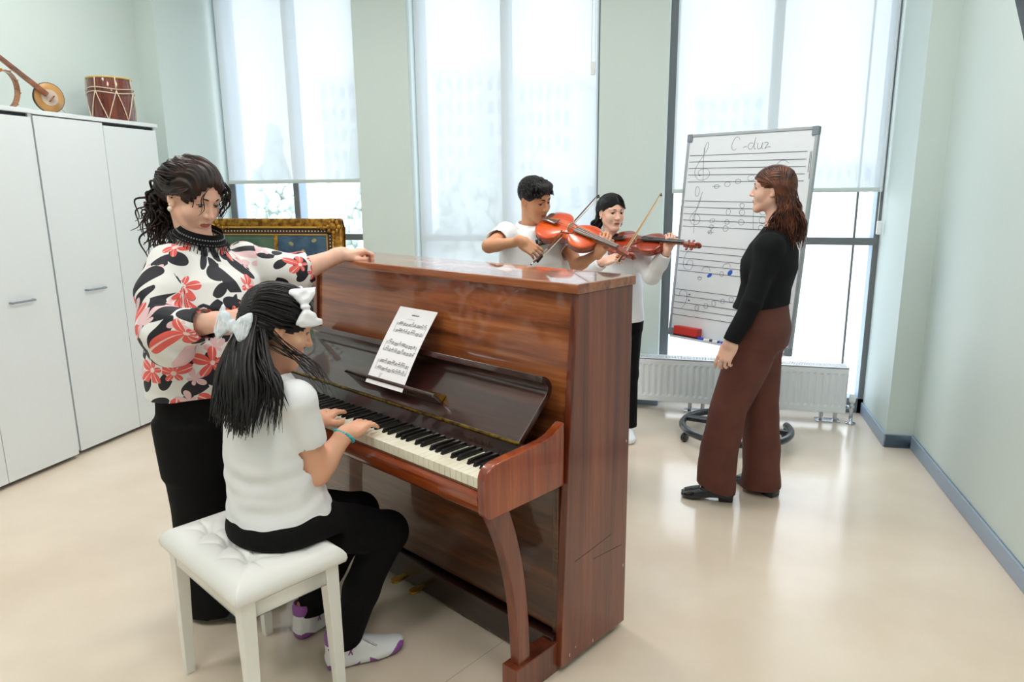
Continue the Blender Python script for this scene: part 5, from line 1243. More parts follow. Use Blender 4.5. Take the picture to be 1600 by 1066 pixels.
    def torso_uv(P):
        q = P - V(-1.65, 2.01, 0); return np.arctan2(q @ side, q @ fw), P[:, 2], ((q @ side) / 0.205) ** 2 + ((q @ fw) / 0.16) ** 2
    fc = v[f].mean(1); _, _, ins = torso_uv(fc)
    cp = v[f].reshape(-1, 3); ang, zz, _ = torso_uv(cp); ref_a = np.repeat(torso_uv(fc)[0], 4)
    ang = ref_a + (ang - ref_a + math.pi) % (2 * math.pi) - math.pi
    pat = np.stack((ang * 0.19, zz, np.zeros(len(cp))), 1)
    for pts, off, ref in ((rs, 2.0, V(0, -0.3, 1)), (ls, 4.0, V(0, 0, 1))):
        d, _ = seg(fc, pts); ax = unit(pts[-1] - pts[0]); e1 = unit(ref - ax * (ref @ ax)); e2 = np.cross(ax, e1)
        m = np.repeat((d < 0.12) & (ins > 1.02), 4); _, t = seg(cp, pts)
        r = cp - pts[0]; an = np.arctan2(r @ e2, r @ e1); rf = fc - pts[0]; an0 = np.repeat(np.arctan2(rf @ e2, rf @ e1), 4); an = an0 + (an - an0 + math.pi) % (2 * math.pi) - math.pi
        pat[m] = np.stack((an * 0.085 + off, (r @ ax), np.zeros(len(cp))), 1)[m]
    np_mesh('blouse', v, f, M_floral, root, org, attr={'cloth': pat})
    # black wide trousers
    T = Solid(); hx = side * 0.092
    T.loft([(V(-1.662, 2.0, 0.55), 0.17, 0.135), (V(-1.662, 2.0, 0.72), 0.182, 0.142), (V(-1.662, 2.0, 0.86), 0.172, 0.128)], side, 0.05)
    for sg in (1, -1):
        T.loft([(V(-1.652, 2.012, 0.022) + hx * sg * 0.85, 0.092, 0.125), (V(-1.656, 2.006, 0.42) + hx * sg * 0.85, 0.092, 0.112), (V(-1.662, 2.0, 0.74) + hx * sg * 0.9, 0.095, 0.125)], side, 0.04)
    T.cut(V(0, 0, 0.024), V(0, 0, -1))
    v, f = T.mesh(0.007, folds(5, 0.004, 16, 5, (1, 1, 0.15)))
    np_mesh('trousers', v, f, M_blackcloth, root, org)
    for sg in (1, -1):
        Sh = Solid(); c = V(-1.652, 2.012, 0) + hx * sg * 0.85
        Sh.cone(c + V(-0.06, 0.012, 0.035), c + V(0.15, -0.03, 0.026), 0.034, 0.024, 0.02); Sh.ell(c + V(0.10, -0.02, 0.024), (0.07, 0.04, 0.024), None, 0.02); Sh.cut(V(0, 0, 0.002), V(0, 0, -1))
        v, f = Sh.mesh(0.006); np_mesh('shoe', v, f, M_blackshoe, root, org)
    # beaded black collar
    nR = frame((0.90, -0.20, -0.36), (0.36, -0.05, 0.93)); nc = V(-1.630, 2.014, 1.374)
    mb = MB(); rnd = random.Random(2)
    def ring(a, r, dz): return nc + nR @ V(r * 1.03 * math.sin(a), r * math.cos(a), dz)
    n = 54
    rows = [(0.066, 0.016), (0.070, 0.004), (0.077, -0.008), (0.087, -0.019)]
    vs = [tuple(ring(2 * math.pi * i / n, r, dz) - org) for r, dz in rows for i in range(n)]
    mb.add(vs, [(j * n + i, j * n + (i + 1) % n, (j + 1) * n + (i + 1) % n, (j + 1) * n + i) for j in range(3) for i in range(n)])
    mb.m = 1
    for i in range(n):
        a = 2 * math.pi * i / n
        for j in range(2): mb.ball(tuple(ring(a + j * 0.05, 0.073 + j * 0.008, -0.002 - 0.014 * j) - org), 0.0032, 6, 4)
        L = rnd.uniform(0.012, 0.03); p0 = ring(a, 0.088, -0.018); p1 = ring(a, 0.099, -0.018 - L)
        mb.m = 2; mb.tube([tuple(p0 - org), tuple(p1 - org)], 0.0016, 5); mb.m = 1
    mb.build('beaded_collar', [M_blackcloth, M_silverbead, M_jet], root, smooth=True, fix=False)
    e = Vector(w(0.080, 0.002, -0.040) - org)
    MB().ball(e + Vector((0, 0, -0.004)), 0.0085, 12, 8, sc=(1, 1, 1.1)).ball(e + Vector((0, 0, 0.010)), 0.004, 8, 6).build('earring', M_pearl, root, smooth=True)
    # hair: swept back cap, curls at the nape
    H = Solid(); k0 = hd + hR @ V(0, -0.012, 0.040)
    H.ell(k0, (0.089, 0.107, 0.094), hR, 0.02); H.ell(hd + hR @ V(0, -0.085, 0.01), (0.075, 0.055, 0.075), hR, 0.03)
    H.ell(hd + hR @ V(0.0, 0.105, -0.020), (0.068, 0.062, 0.104), hR, 0.018, 's')
    for sg in (-1, 1): H.ell(hd + hR @ V(sg * 0.088, 0.026, -0.030), (0.034, 0.036, 0.044), hR, 0.01, 's')
    H.cut(hd + hR @ V(0, 0, -0.065), hR @ V(0, 0.3, -1))
    def hd_disp(P):
        q = (P - hd) @ hR; a = np.arctan2(q[:, 0], q[:, 2] + 0.02); return 0.0028 * np.sin(a * 26 + 5 * np.sin(q[:, 1] * 34)) + 0.002 * np.sin(q @ V(90, 60, 50))
    v, f = H.mesh(0.004, hd_disp)
    hair = np_mesh('hair', v, f, M_h_dark, root, org)
    mb = MB(); rnd = random.Random(7)
    def L(p): return hd + hR @ (V(*p) * sc) - org
    for i in range(150):            # strands combed from the hairline to the back
        a = rnd.uniform(-1.75, 1.75); s0 = rnd.uniform(0.0, 0.3)
        p0 = V(0.080 * math.sin(a), 0.058 - 0.055 * abs(a) / 1.75 + s0 * -0.06, 0.055 + 0.062 * math.cos(a))
        p1 = V(0.094 * math.sin(a), -0.02, 0.045 + 0.088 * math.cos(a)); p2 = V(0.074 * math.sin(a), -0.10, 0.03 + 0.055 * math.cos(a)); p3 = V(0.03 * math.sin(a), -0.125, -0.03)
        lock(mb, [L(p) for p in (p0, p1, p2, p3)], rnd.uniform(0.004, 0.0075), 6, 0.45, 0.005, 9, rnd)
    for i in range(170):            # curly pony tail
        x = rnd.uniform(-0.055, 0.05); y = rnd.uniform(-0.135, -0.085); z0 = rnd.uniform(-0.04, 0.03)
        e_ = V(x * 1.9 + rnd.uniform(-0.03, 0.03), y - rnd.uniform(0.0, 0.095), -rnd.uniform(0.05, 0.24) - 0.0)
        st = hd + hR @ V(x * 0.6, y, z0)
        en = hd + V(*(side * e_[0] - fw * (-e_[1]) * 0.9)) + V(0, 0, e_[2] + 0.02)
        lock(mb, [st - org, (st * 0.6 + en * 0.4) + V(*(-fw * 0.025)) - org, en - org], rnd.uniform(0.0035, 0.006), 5, 0.8, rnd.uniform(0.008, 0.014), rnd.uniform(15, 24), rnd, 0.3, 14)
    for pts in ([(0.03, 0.088, 0.075), (0.042, 0.100, 0.045), (0.036, 0.104, 0.010), (0.044, 0.098, -0.02)], [(0.026, 0.09, 0.075), (0.048, 0.098, 0.03), (0.04, 0.102, -0.01)], [(0.048, 0.08, 0.06), (0.062, 0.078, 0.03), (0.058, 0.07, -0.005), (0.064, 0.06, -0.03)]):
        lock(mb, [L(p) for p in pts], 0.0016, 5, 1, 0.003, 8, rnd, 0.4, 8)
    for i in range(16):             # loose curls falling on the far side of the face
        x = -0.05 - rnd.uniform(0, 0.03)
        lock(mb, [L((x + 0.01, 0.06, 0.09)), L((x - 0.012, 0.082, 0.05)), L((x - 0.004, 0.085, 0.01)), L((x - 0.012, 0.08, -0.03 - rnd.uniform(0, 0.02)))], rnd.uniform(0.0016, 0.003), 5, 0.8, 0.006, 13, rnd, 0.3, 8)
    for i in range(24):
        x = 0.078 + rnd.uniform(-0.006, 0.008)
        lock(mb, [L((x - 0.02, 0.055, 0.07)), L((x + 0.004, 0.03 + rnd.uniform(-0.02, 0.02), 0.04)), L((x + 0.006, 0.0, 0.012)), L((x - 0.008, -0.06, -0.02))], 0.006, 6, 0.4, 0.003, 6, rnd)
    mb.build('hair_strands', M_h_dark, hair, smooth=True, fix=False)
    return root

# print of the blouse: coral five-petalled flowers and black leaves on white, in the cloth's own coordinates
def floral_material():
    m = pm('floral_print_cloth', (240, 240, 238), 0.6); N, L, Bq = nodes_of(m)
    at = N.new('ShaderNodeAttribute'); at.attribute_name = 'cloth'
    def mth(op, a, b=None, c=None):
        n = N.new('ShaderNodeMath'); n.operation = op
        for i, x in enumerate((a, b, c)):
            if x is None: continue
            if isinstance(x, (int, float)): n.inputs[i].default_value = x
            else: L.new(x, n.inputs[i])
        return n.outputs[0]
    def layer(scale, shift, kind, size, keep, petals=5):
        ad = N.new('ShaderNodeVectorMath'); ad.operation = 'ADD'; ad.inputs[1].default_value = shift; L.new(at.outputs['Vector'], ad.inputs[0])
        vo = N.new('ShaderNodeTexVoronoi'); vo.voronoi_dimensions = '2D'; vo.inputs['Scale'].default_value = scale; vo.inputs['Randomness'].default_value = 0.8
        L.new(ad.outputs[0], vo.inputs['Vector'])
        sc = N.new('ShaderNodeVectorMath'); sc.operation = 'SUBTRACT'; L.new(ad.outputs[0], sc.inputs[0]); L.new(vo.outputs['Position'], sc.inputs[1])
        sp = N.new('ShaderNodeSeparateXYZ'); L.new(sc.outputs[0], sp.inputs[0])
        cs = N.new('ShaderNodeSeparateColor'); L.new(vo.outputs['Color'], cs.inputs[0])
        ang = mth('MULTIPLY', cs.outputs[0], 6.283)
        th = mth('ADD', mth('ARCTAN2', sp.outputs['Y'], sp.outputs['X']), ang)
        r = mth('SQRT', mth('ADD', mth('MULTIPLY', sp.outputs['X'], sp.outputs['X']), mth('MULTIPLY', sp.outputs['Y'], sp.outputs['Y'])))
        if kind == 'flower':
            p = mth('ABSOLUTE', mth('COSINE', mth('MULTIPLY', th, petals / 2)))
            rad = mth('MULTIPLY', mth('MULTIPLY', mth('ADD', mth('POWER', p, 0.7), 0.12), mth('ADD', mth('MULTIPLY', mth('COSINE', th), 0.32), 0.72)), size)
        else:
            cx = mth('MULTIPLY', r, mth('COSINE', th)); sy = mth('MULTIPLY', r, mth('SINE', th))
            rr = mth('SQRT', mth('ADD', mth('MULTIPLY', cx, cx), mth('MULTIPLY', mth('MULTIPLY', sy, sy), 4.0)))
            r = mth('ADD', rr, mth('MULTIPLY', cx, 0.25)); rad = size
        on = mth('LESS_THAN', r, rad); ok = mth('LESS_THAN', cs.outputs[1], keep)
        return mth('MULTIPLY', on, ok), r, cs.outputs[2], th
    col = None
    def mix(base, fac, rgb):
        n = N.new('ShaderNodeMix'); n.data_type = 'RGBA'; L.new(fac, n.inputs['Factor'])
        if base is None: n.inputs['A'].default_value = (*lin((240, 240, 238)), 1)
        else: L.new(base, n.inputs['A'])
        n.inputs['B'].default_value = (*lin(rgb), 1); return n.outputs['Result']
    f, r, b, t = layer(13.0, (0.3, 0.2, 0), 'leaf', 0.034, 0.7); col = mix(col, f, (24, 24, 36))
    f, r, b, t = layer(8.5, (5.13, 1.37, 0), 'leaf', 0.055, 0.6); col = mix(col, f, (22, 22, 34))
    f, r, b, t = layer(11.5, (3.7, 7.1, 0), 'flower', 0.042, 0.42); col = mix(col, f, (238, 200, 204))
    f, r, b, t = layer(7.6, (9.2, 3.3, 0), 'flower', 0.060, 0.8); col = mix(col, f, (240, 100, 92))
    vein = mth('MULTIPLY', f, mth('LESS_THAN', mth('ABSOLUTE', mth('SINE', mth('MULTIPLY', t, 2.5))), 0.10)); col = mix(col, vein, (250, 214, 210))
    heart = mth('MULTIPLY', f, mth('LESS_THAN', r, 0.008)); col = mix(col, heart, (250, 228, 224))
    L.new(col, Bq.inputs['Base Color'])
    return m
M_floral = floral_material()
M_blackcloth = pm('black_cloth', (12, 12, 14), 0.85, spec=0.2); M_blackshoe = pm('black_leather', (20, 20, 24), 0.3)
M_silverbead = pm('grey_beads', (120, 124, 130), 0.2)
M_jet = pm('jet_beads', (20, 21, 24), 0.2); M_pearl = pm('pearl', (240, 226, 206), 0.2)
woman_floral()
t = thing('chalk_eraser', 'small white block under the hand resting on the piano lid', 'eraser', (-1.352, 2.512, 1.2385), PRZ)
MB().box((-0.014, -0.008, 0), (0.014, 0.008, 0.011)).build('block', M_white, t, bevel=0.002)
# ---------------------------------------------------------------- girl seated at the piano
def sneaker(root, org, heel, toe, name='sneaker', flare=1):
    """white trainer with purple sole patches, laces and collar"""
    heel, toe = np.asarray(heel, float), np.asarray(toe, float); d = toe - heel; L = np.linalg.norm(d); f = d / L; R = frame(f, V(0, 0, 1))
    def w(x, y, z): return heel + R @ V(x, y * L, z)
    S_ = Solid()
    S_.loft([(w(0, 0.015, 0.018), 0.024, 0.018), (w(0, 0.10, 0.018), 0.033, 0.018), (w(0, 0.30, 0.017), 0.034, 0.017), (w(0.004, 0.62, 0.016), 0.043, 0.016), (w(0.002, 0.84, 0.018), 0.039, 0.016), (w(0, 0.95, 0.022), 0.026, 0.014), (w(0, 1.0, 0.026), 0.010, 0.010)], R[:, 0], 0.01, ex=2.6)
    S_.loft([(w(0, 0.03, 0.05), 0.022, 0.030), (w(0, 0.12, 0.058), 0.032, 0.045), (w(0, 0.30, 0.055), 0.033, 0.045), (w(0, 0.50, 0.045), 0.036, 0.036), (w(0.002, 0.72, 0.034), 0.038, 0.026), (w(0.001, 0.88, 0.030), 0.031, 0.018), (w(0, 0.96, 0.028), 0.018, 0.012)], R[:, 0], 0.018)
    S_.cone(w(0, 0.17, 0.05), w(0, 0.15, 0.105), 0.036, 0.038, 0.02)
    S_.cone(w(0, 0.17, 0.085), w(0, 0.16, 0.14), 0.029, 0.031, 0.006, 's')
    S_.cut(V(0, 0, 0.001), V(0, 0, -1))
    v, fc = S_.mesh(0.0024)
    q = (v[fc].mean(1) - heel) @ R; y = q[:, 1] / L; z = q[:, 2]
    idx = np.zeros(len(fc), int)
    wave = 0.016 + 0.012 * np.sin(y * 15.0 + 0.6) + 0.014 * np.clip((y - 0.75) / 0.2, 0, 1)
    idx[(z < wave) & ~((y > 0.40) & (y < 0.52))] = 1
    idx[(z > 0.088)] = 1; idx[z < 0.005] = 2
    sh = np_mesh(name, v, fc, [M_shoe_w, M_shoe_p, M_shoe_d], root, org, idx)
    mb = MB()
    for k in range(5):
        y0 = 0.40 + 0.065 * k; z0 = 0.082 - 0.011 * k
        mb.tube([tuple(w(-0.022, y0, z0 - 0.012) - org), tuple(w(0, y0 + 0.02, z0 + 0.001) - org), tuple(w(0.022, y0, z0 - 0.012) - org)], 0.0028, 6)
    mb.tube([tuple(w(0.0, 0.40, 0.085) - org), tuple(w(0.03, 0.52, 0.078) - org), tuple(w(0.038, 0.62, 0.058) - org)], 0.0024, 6)
    mb.tube([tuple(w(0.0, 0.40, 0.085) - org), tuple(w(-0.02, 0.46, 0.092) - org), tuple(w(-0.01, 0.54, 0.094) - org)], 0.0024, 6)
    mb.build('laces', M_shoe_lace, sh, smooth=True, fix=False)
    # small leaping-figure mark on the outer side
    mk = MB(); c = (0.0345, 0.29, 0.058)
    for a, b in (((0, 0.0, 0.004), (0, -0.012, 0.012)), ((0, 0, 0.004), (0, 0.030, 0.014)), ((0, 0, 0.004), (0, -0.03, -0.008)), ((0, 0, 0.004), (0, 0.02, -0.010))):
        p = [w(c[0] + 0.0012, c[1] + q_[1], c[2] + q_[2]) - org for q_ in (a, b)]; mk.tube([tuple(x) for x in p], 0.0022, 5)
    mk.build('shoe_emblem', M_shoe_p, sh, fix=False)
    return sh
M_shoe_w = pm('white_trainer', (236, 238, 242), 0.45); M_shoe_p = pm('purple_sole', (150, 84, 168), 0.45); M_shoe_d = pm('dark_tread', (60, 50, 64), 0.7); M_shoe_lace = pm('lilac_grey_lace', (210, 208, 218), 0.7)
M_tshirt = pm('white_cotton', (240, 242, 246), 0.8); M_turq = noisy(pm('turquoise_beads', (40, 168, 190), 0.2), (70, 200, 210), 90, 2)
M_lace = noisy(pm('white_lace', (232, 238, 242), 0.7), (206, 216, 226), 60, 2); M_satin = pm('white_satin', (244, 244, 250), 0.35)

def ribbon_bow(name, mat, root, org, c, right, up, nrm, w_, h_, extra=None):
    """two puffed loops and a knot"""
    c, right, up, nrm = V(*c), unit(right), unit(up), unit(nrm)
    S_ = Solid(); R = np.column_stack((right, up, nrm))
    for s in (-1, 1):
        secs = []
        for t, a, b, o in ((0.08, 0.22, 0.010, 0.006), (0.35, 0.55, 0.012, 0.010), (0.7, 0.85, 0.011, 0.010), (1.0, 1.0, 0.005, 0.006)):
            secs.append((c + right * s * w_ * t + nrm * o, h_ * a, b))
        S_.loft(secs, up, 0.004)
        S_.ell(c + right * s * w_ * 0.72 + nrm * 0.024, (w_ * 0.26, h_ * 0.42, 0.008), R, 0.004, 's')
    S_.ell(c + nrm * 0.010, (0.009, h_ * 0.38, 0.012), R, 0.004)
    f1 = folds(8, 0.0016, 190, 4, (1, 1, 1))
    v, f = S_.mesh(0.0026, f1)
    return np_mesh(name, v, f, mat, root, org)

def girl_piano():
    org = V(-1.20, 1.70, 0)
    root = person('seated girl in white t-shirt with long black hair and white bows playing the piano', org)
    fw = unit(V(0.42, 0.907, 0)); side = np.cross(fw, V(0, 0, 1))            # her right
    hd = V(-1.180, 1.742, 1.122); hR = frame(unit(fw * 0.80 + side * 0.36 + V(0, 0, -0.40)), V(0.25, 0.3, 0.9))
    shR, shL = V(-1.080, 1.645, 0.940), V(-1.335, 1.760, 0.932)
    elR, wrR = V(-1.062, 1.700, 0.705), V(-1.022, 1.818, 0.784)
    elL, wrL = V(-1.345, 1.860, 0.70), V(-1.180, 1.910, 0.780)
    hipR, hipL = V(-1.118, 1.672, 0.530), V(-1.272, 1.742, 0.528)
    knR, knL = V(-0.978, 1.962, 0.392), V(-1.125, 2.050, 0.40)
    hlR, toR = V(-1.110, 1.752, 0), V(-0.918, 1.922, 0); hlL, toL = V(-1.285, 1.862, 0), V(-1.200, 2.096, 0)
    anR, anL = hlR + (toR - hlR) * 0.20 + V(0, 0, 0.10), hlL + (toL - hlL) * 0.20 + V(0, 0, 0.10)
    B = Solid(); sc = 0.95
    w = add_head(B, hd, hR, sc, True, 0.006); eye_slits(B, hd, hR, sc, 0.002)
    B.cone(w(0, -0.03, -0.05), V(-1.200, 1.705, 0.95), 0.048, 0.052, 0.03)
    B.loft([(V(-1.20, 1.705, 0.53), 0.13, 0.10), (V(-1.20, 1.70, 0.8), 0.13, 0.095), (V(-1.20, 1.705, 0.90), 0.13, 0.085), (V(-1.20, 1.705, 0.96), 0.07, 0.05)], side, 0.03)
    arm(B, shR, elR, wrR, (0.046, 0.041, 0.037, 0.023), 0.02); arm(B, shL, elL, wrL, (0.046, 0.041, 0.037, 0.023), 0.02)
    add_hand(B, wrR, unit(V(0.10, 0.99, 0.02)), V(-0.05, -0.05, 1), True, 0.92, curls=[(6, 10, 8), (12, 14, 10), (14, 16, 12), (14, 16, 12)], spread=6, wr=0.027)
    add_hand(B, wrL, unit(V(-0.08, 0.99, 0.02)), V(0.05, -0.05, 1), False, 0.92, curls=[(8, 10, 8), (10, 14, 10), (12, 14, 12), (14, 16, 12)], spread=7, wr=0.027)
    for h_, k_, a_ in ((hipR, knR, anR), (hipL, knL, anL)):
        B.cone(h_, k_, 0.05, 0.045, 0.02); B.cone(k_, a_, 0.044, 0.033, 0.02); B.cone(a_, a_ + V(0, 0, -0.03), 0.033, 0.03, 0.01)
    B.box(V(-1.235, 1.655, 0.40), (0.24, 0.19, 0.115), frame(fw, V(0, 0, 1)), 0.01, 0.01, 's')
    v, f = B.mesh(0.0027)
    np_mesh('body', v, f, [M_sk_girl, M_lip_b], root, org, lip_index(v[f].mean(1), hd, hR, sc).astype(int))
    face_parts(root, org, None, hd, hR, sc, M_h_black, gaze=(0, 0.8, -0.6), open_=0.002)
    # t-shirt
    C = Solid()
    C.loft([(V(-1.196, 1.706, 0.50), 0.183, 0.150), (V(-1.198, 1.706, 0.56), 0.178, 0.145), (V(-1.202, 1.702, 0.66), 0.160, 0.128), (V(-1.206, 1.690, 0.78), 0.152, 0.120), (V(-1.204, 1.690, 0.88), 0.152, 0.108), (V(-1.200, 1.700, 0.94), 0.140, 0.085), (V(-1.198, 1.704, 0.985), 0.075, 0.062), (V(-1.197, 1.706, 1.0), 0.06, 0.056)], side, 0.02)
    for sh, el in ((shR, elR), (shL, elL)):
        e = sh + (el - sh) * 0.60; ax = unit(el - sh)
        C.ell(sh + V(0, 0, -0.004), (0.062, 0.062, 0.058), None, 0.03)
        C.loft([(sh, 0.056, 0.058), (sh + (el - sh) * 0.35, 0.055, 0.060), (e, 0.054, 0.060)], fw, 0.012)
        C.cone(e - ax * 0.018, e + ax * 0.05, 0.048, 0.052, 0.0, 's')
    hem = V(-1.195, 1.705, 0.530)
    C.cut(hem, unit(V(-0.1, -0.25, -1)) if False else V(0.02, 0.05, -1))
    C.cone(V(-1.197, 1.705, 0.97), V(-1.197, 1.705, 1.05), 0.052, 0.07, 0.004, 's')
    f1, f2 = folds(21, 0.0022, 26, 5, (1, 1, 0.6)), folds(4, 0.0055, 84, 7, (0.5, 0.5, 1))
    def disp(P): return (f1(P) + f2(P) * np.clip((0.86 - P[:, 2]) / 0.16, 0, 1)) * np.clip((P[:, 2] - 0.545) / 0.05, 0, 1)
    v, f = C.mesh(0.0045, disp); np_mesh('t_shirt', v, f, M_tshirt, root, org)
    # black trousers
    T = Solid()
    T.ell(V(-1.195, 1.700, 0.545), (0.172, 0.140, 0.085), np.column_stack((side, fw, V(0, 0, 1))), 0.03)
    T.ell(V(-1.205, 1.675, 0.530), (0.155, 0.12, 0.07), np.column_stack((side, fw, V(0, 0, 1))), 0.03)
    for h_, k_, a_ in ((hipR, knR, anR), (hipL, knL, anL)):
        T.cone(h_ + V(0, 0, 0.008), k_, 0.088, 0.070, 0.04); m = k_ + (a_ - k_) * 0.55
        T.cone(k_, m, 0.068, 0.060, 0.02); T.cone(m, a_ + V(0, 0, -0.04), 0.056, 0.052, 0.02)
    T.cut(V(0, 0, 0.467), V(0, 0, -1)) if False else None
    for a_ in (anR, anL):
        z = a_ - V(0, 0, 0.022); T.cutbox(z, V(0, 0, -1), z - V(0, 0, 0.04), 0.085)
    # flattened where she sits
    T.box(V(-1.235, 1.655, 0.42), (0.22, 0.17, 0.082), frame(fw, V(0, 0, 1)), 0.01, 0.02, 's')
    v, f = T.mesh(0.006, folds(6, 0.003, 30, 5, (1, 1, 1))); np_mesh('trousers', v, f, M_blackcloth, root, org)
    sneaker(root, org, hlR, toR); sneaker(root, org, hlL, toL)
    # bracelet
    ax = unit(wrR - elR); c = wrR - ax * 0.012; e1 = unit(np.cross(ax, V(0, 0, 1))); e2 = np.cross(ax, e1); mb = MB()
    for i in range(26):
        q = 2 * math.pi * i / 26; mb.ball(tuple(c + (e1 * math.cos(q) + e2 * math.sin(q)) * 0.0315 + ax * 0.006 * math.sin(q) - org), 0.0050, 8, 6)
    mb.build('bead_bracelet', M_turq, root, smooth=True, fix=False)
    # hair: sleek cap, half tied back, long locks
    H = Solid()
    H.ell(hd + hR @ V(0, -0.014, 0.036), (0.084, 0.104, 0.090), hR, 0.02); H.ell(hd + hR @ V(0, -0.06, -0.03), (0.078, 0.05, 0.075), hR, 0.03)
    H.ell(hd + hR @ V(0, 0.104, -0.040), (0.068, 0.060, 0.104), hR, 0.015, 's')
    for s in (-1, 1): H.ell(hd + hR @ V(s * 0.085, 0.014, -0.028), (0.024, 0.026, 0.036), hR, 0.01, 's')
    H.cut(hd + hR @ V(0, 0, -0.085), hR @ V(0, 0.2, -1))
    def hdisp(P):
        q = (P - hd) @ hR; a = np.arctan2(q[:, 0], q[:, 2]); return 0.0016 * np.sin(a * 44 + 3 * np.sin(q[:, 1] * 30))
    v, f = H.mesh(0.0035, hdisp); hair = np_mesh('hair', v, f, M_h_black, root, org)
    mb = MB(); rnd = random.Random(12)
    def L(p): return hd + hR @ V(*p) - org
    tieW = V(-1.254, 1.668, 1.135); tie = tuple(hR.T @ (tieW - hd) + V(0, 0.012, 0))
    for i in range(170):            # combed back to the bow
        a = rnd.uniform(-1.95, 1.95); s0 = rnd.uniform(-0.01, 0.05); e = rnd.uniform(-0.02, 0.02)
        p0 = (0.079 * math.sin(a), 0.066 - 0.045 * abs(a) / 1.9 - s0, 0.036 + 0.076 * math.cos(a))
        p1 = (0.088 * math.sin(a), -0.01, 0.036 + 0.092 * math.cos(a)); p2 = (0.066 * math.sin(a), -0.09, 0.03 + 0.062 * math.cos(a))
        lock(mb, [L(p0), L(p1), L(p2), L((tie[0] + e, tie[1] + 0.006, tie[2] + e))], rnd.uniform(0.004, 0.007), 6, 0.35, 0.0012, 5, rnd, 0.5)
    def back(u, z):   # a point on her back, u across (right positive)
        return V(-1.203, 1.695, 0) + side * u - fw * (0.124 if z < 0.93 else 0.10) + V(0, 0, z)
    for i in range(210):            # long hair falling down the back
        u0 = rnd.uniform(-1, 1); st = hd + hR @ V(u0 * 0.078, -0.075 - 0.03 * (1 - abs(u0)), rnd.uniform(-0.03, 0.03))
        u1 = u0 * 0.095 + 0.045; z1 = rnd.uniform(0.865, 0.915) - 0.02 * (1 - abs(u0))
        e = back(u1 + rnd.uniform(-0.02, 0.02), z1) - fw * rnd.uniform(0, 0.03); m = back(u1 * 0.95 - 0.005, 0.985) - fw * rnd.uniform(0.0, 0.03)
        lock(mb, [st - org, (st * 0.45 + m * 0.55) - fw * 0.012 - org, m - org, e - org], rnd.uniform(0.004, 0.0075), 6, 0.4, 0.004, 5, rnd, 0.12, 7)
    for i in range(16):             # hair over the right shoulder
        st = hd + hR @ V(0.074, -0.055 + rnd.uniform(-0.03, 0.02), rnd.uniform(-0.05, 0.01)); t = rnd.uniform(0.7, 1.0)
        m = V(-1.062, 1.700, 1.018) + side * rnd.uniform(-0.015, 0.02) - fw * rnd.uniform(-0.03, 0.02)
        e = V(-1.046, 1.585, 0.875) * (1 - t) + V(-1.006, 1.735, 0.915) * t + V(0, 0, rnd.uniform(-0.02, 0.05)) + side * rnd.uniform(0.0, 0.025)
        lock(mb, [st - org, (st + m) / 2 - org, m - org, e - org], rnd.uniform(0.002, 0.0038), 6, 0.5, 0.004, 5, rnd, 0.12, 7)
    for i in range(120):             # locks over the right shoulder blade
        q_ = rnd.random(); st = hd + hR @ V(0.01 + 0.07 * q_, -0.095 + 0.05 * q_ + rnd.uniform(-0.015, 0.015), rnd.uniform(-0.06, 0.0)); u = 0.07 + 0.135 * q_ + rnd.uniform(-0.012, 0.012)
        m = back(u * 0.82, 1.0) + fw * (0.03 + 0.12 * max(0, u - 0.09)) - fw * rnd.uniform(-0.012, 0.012); e = back(u, rnd.uniform(0.87, 0.95)) + fw * (0.45 * max(0, u - 0.11)) - fw * rnd.uniform(-0.004, 0.014)
        lock(mb, [st - org, (st * 0.5 + m * 0.5) - fw * 0.008 - org, m - org, e - org], rnd.uniform(0.003, 0.006), 6, 0.4, 0.003, 5, rnd, 0.1, 7)
    for i in range(26):             # left side curtain
        st = hd + hR @ V(-0.076, -0.05 + rnd.uniform(-0.03, 0.02), rnd.uniform(-0.05, 0.02)); m = V(-1.290, 1.715, 0.995) + side * rnd.uniform(-0.01, 0.06) - fw * rnd.uniform(0.0, 0.06)
        e = m + V(0, 0, -rnd.uniform(0.08, 0.15)) - side * rnd.uniform(0.0, 0.03) - fw * rnd.uniform(0.0, 0.05)
        lock(mb, [st - org, (st + m) / 2 - side * 0.01 - org, m - org, e - org], rnd.uniform(0.004, 0.007), 6, 0.4, 0.004, 5, rnd, 0.12, 7)
    mb.build('hair_strands', M_h_black, hair, smooth=True, fix=False)
    # bows: lace bow at the back of the head, satin bow on the head band
    nb_ = unit(V(-0.12, -0.95, 0.25)); rb_ = unit(V(1, -0.02, -0.16) - nb_ * (V(1, -0.02, -0.16) @ nb_)); ub_ = np.cross(nb_, rb_); bc = tieW + nb_ * 0.030 + V(0.016, -0.004, -0.002)
    b1 = ribbon_bow('lace_bow', M_lace, root, org, bc, rb_, ub_, nb_, 0.058, 0.052)
    mb = MB(); rr = rb_; uu = ub_
    for a, b in ((0.2, 0.85), (0.5, 0.5), (0.85, 0.15)):
        for s in (-1, 1):
            p = [bc + rr * s * 0.056 * (0.5 + 0.45 * a) + uu * 0.04 * k + nb_ * 0.0215 for k in (-0.8 + b * 0.4, 0.6 - b * 0.5)]; mb.tube([tuple(x - org) for x in p], 0.0016, 5)
    mb.build('bow_ribbon', M_satin, b1, fix=False)
    hb = Solid()
    mb = MB(); P_ = [L((0.090 * math.sin(a), 0.022, 0.036 + 0.094 * math.cos(a))) for a in np.linspace(-1.9, 1.0, 20)]
    mb.tube([tuple(p) for p in P_], 0.004, 8); mb.build('hair_band', M_satin, root, smooth=True, fix=False)
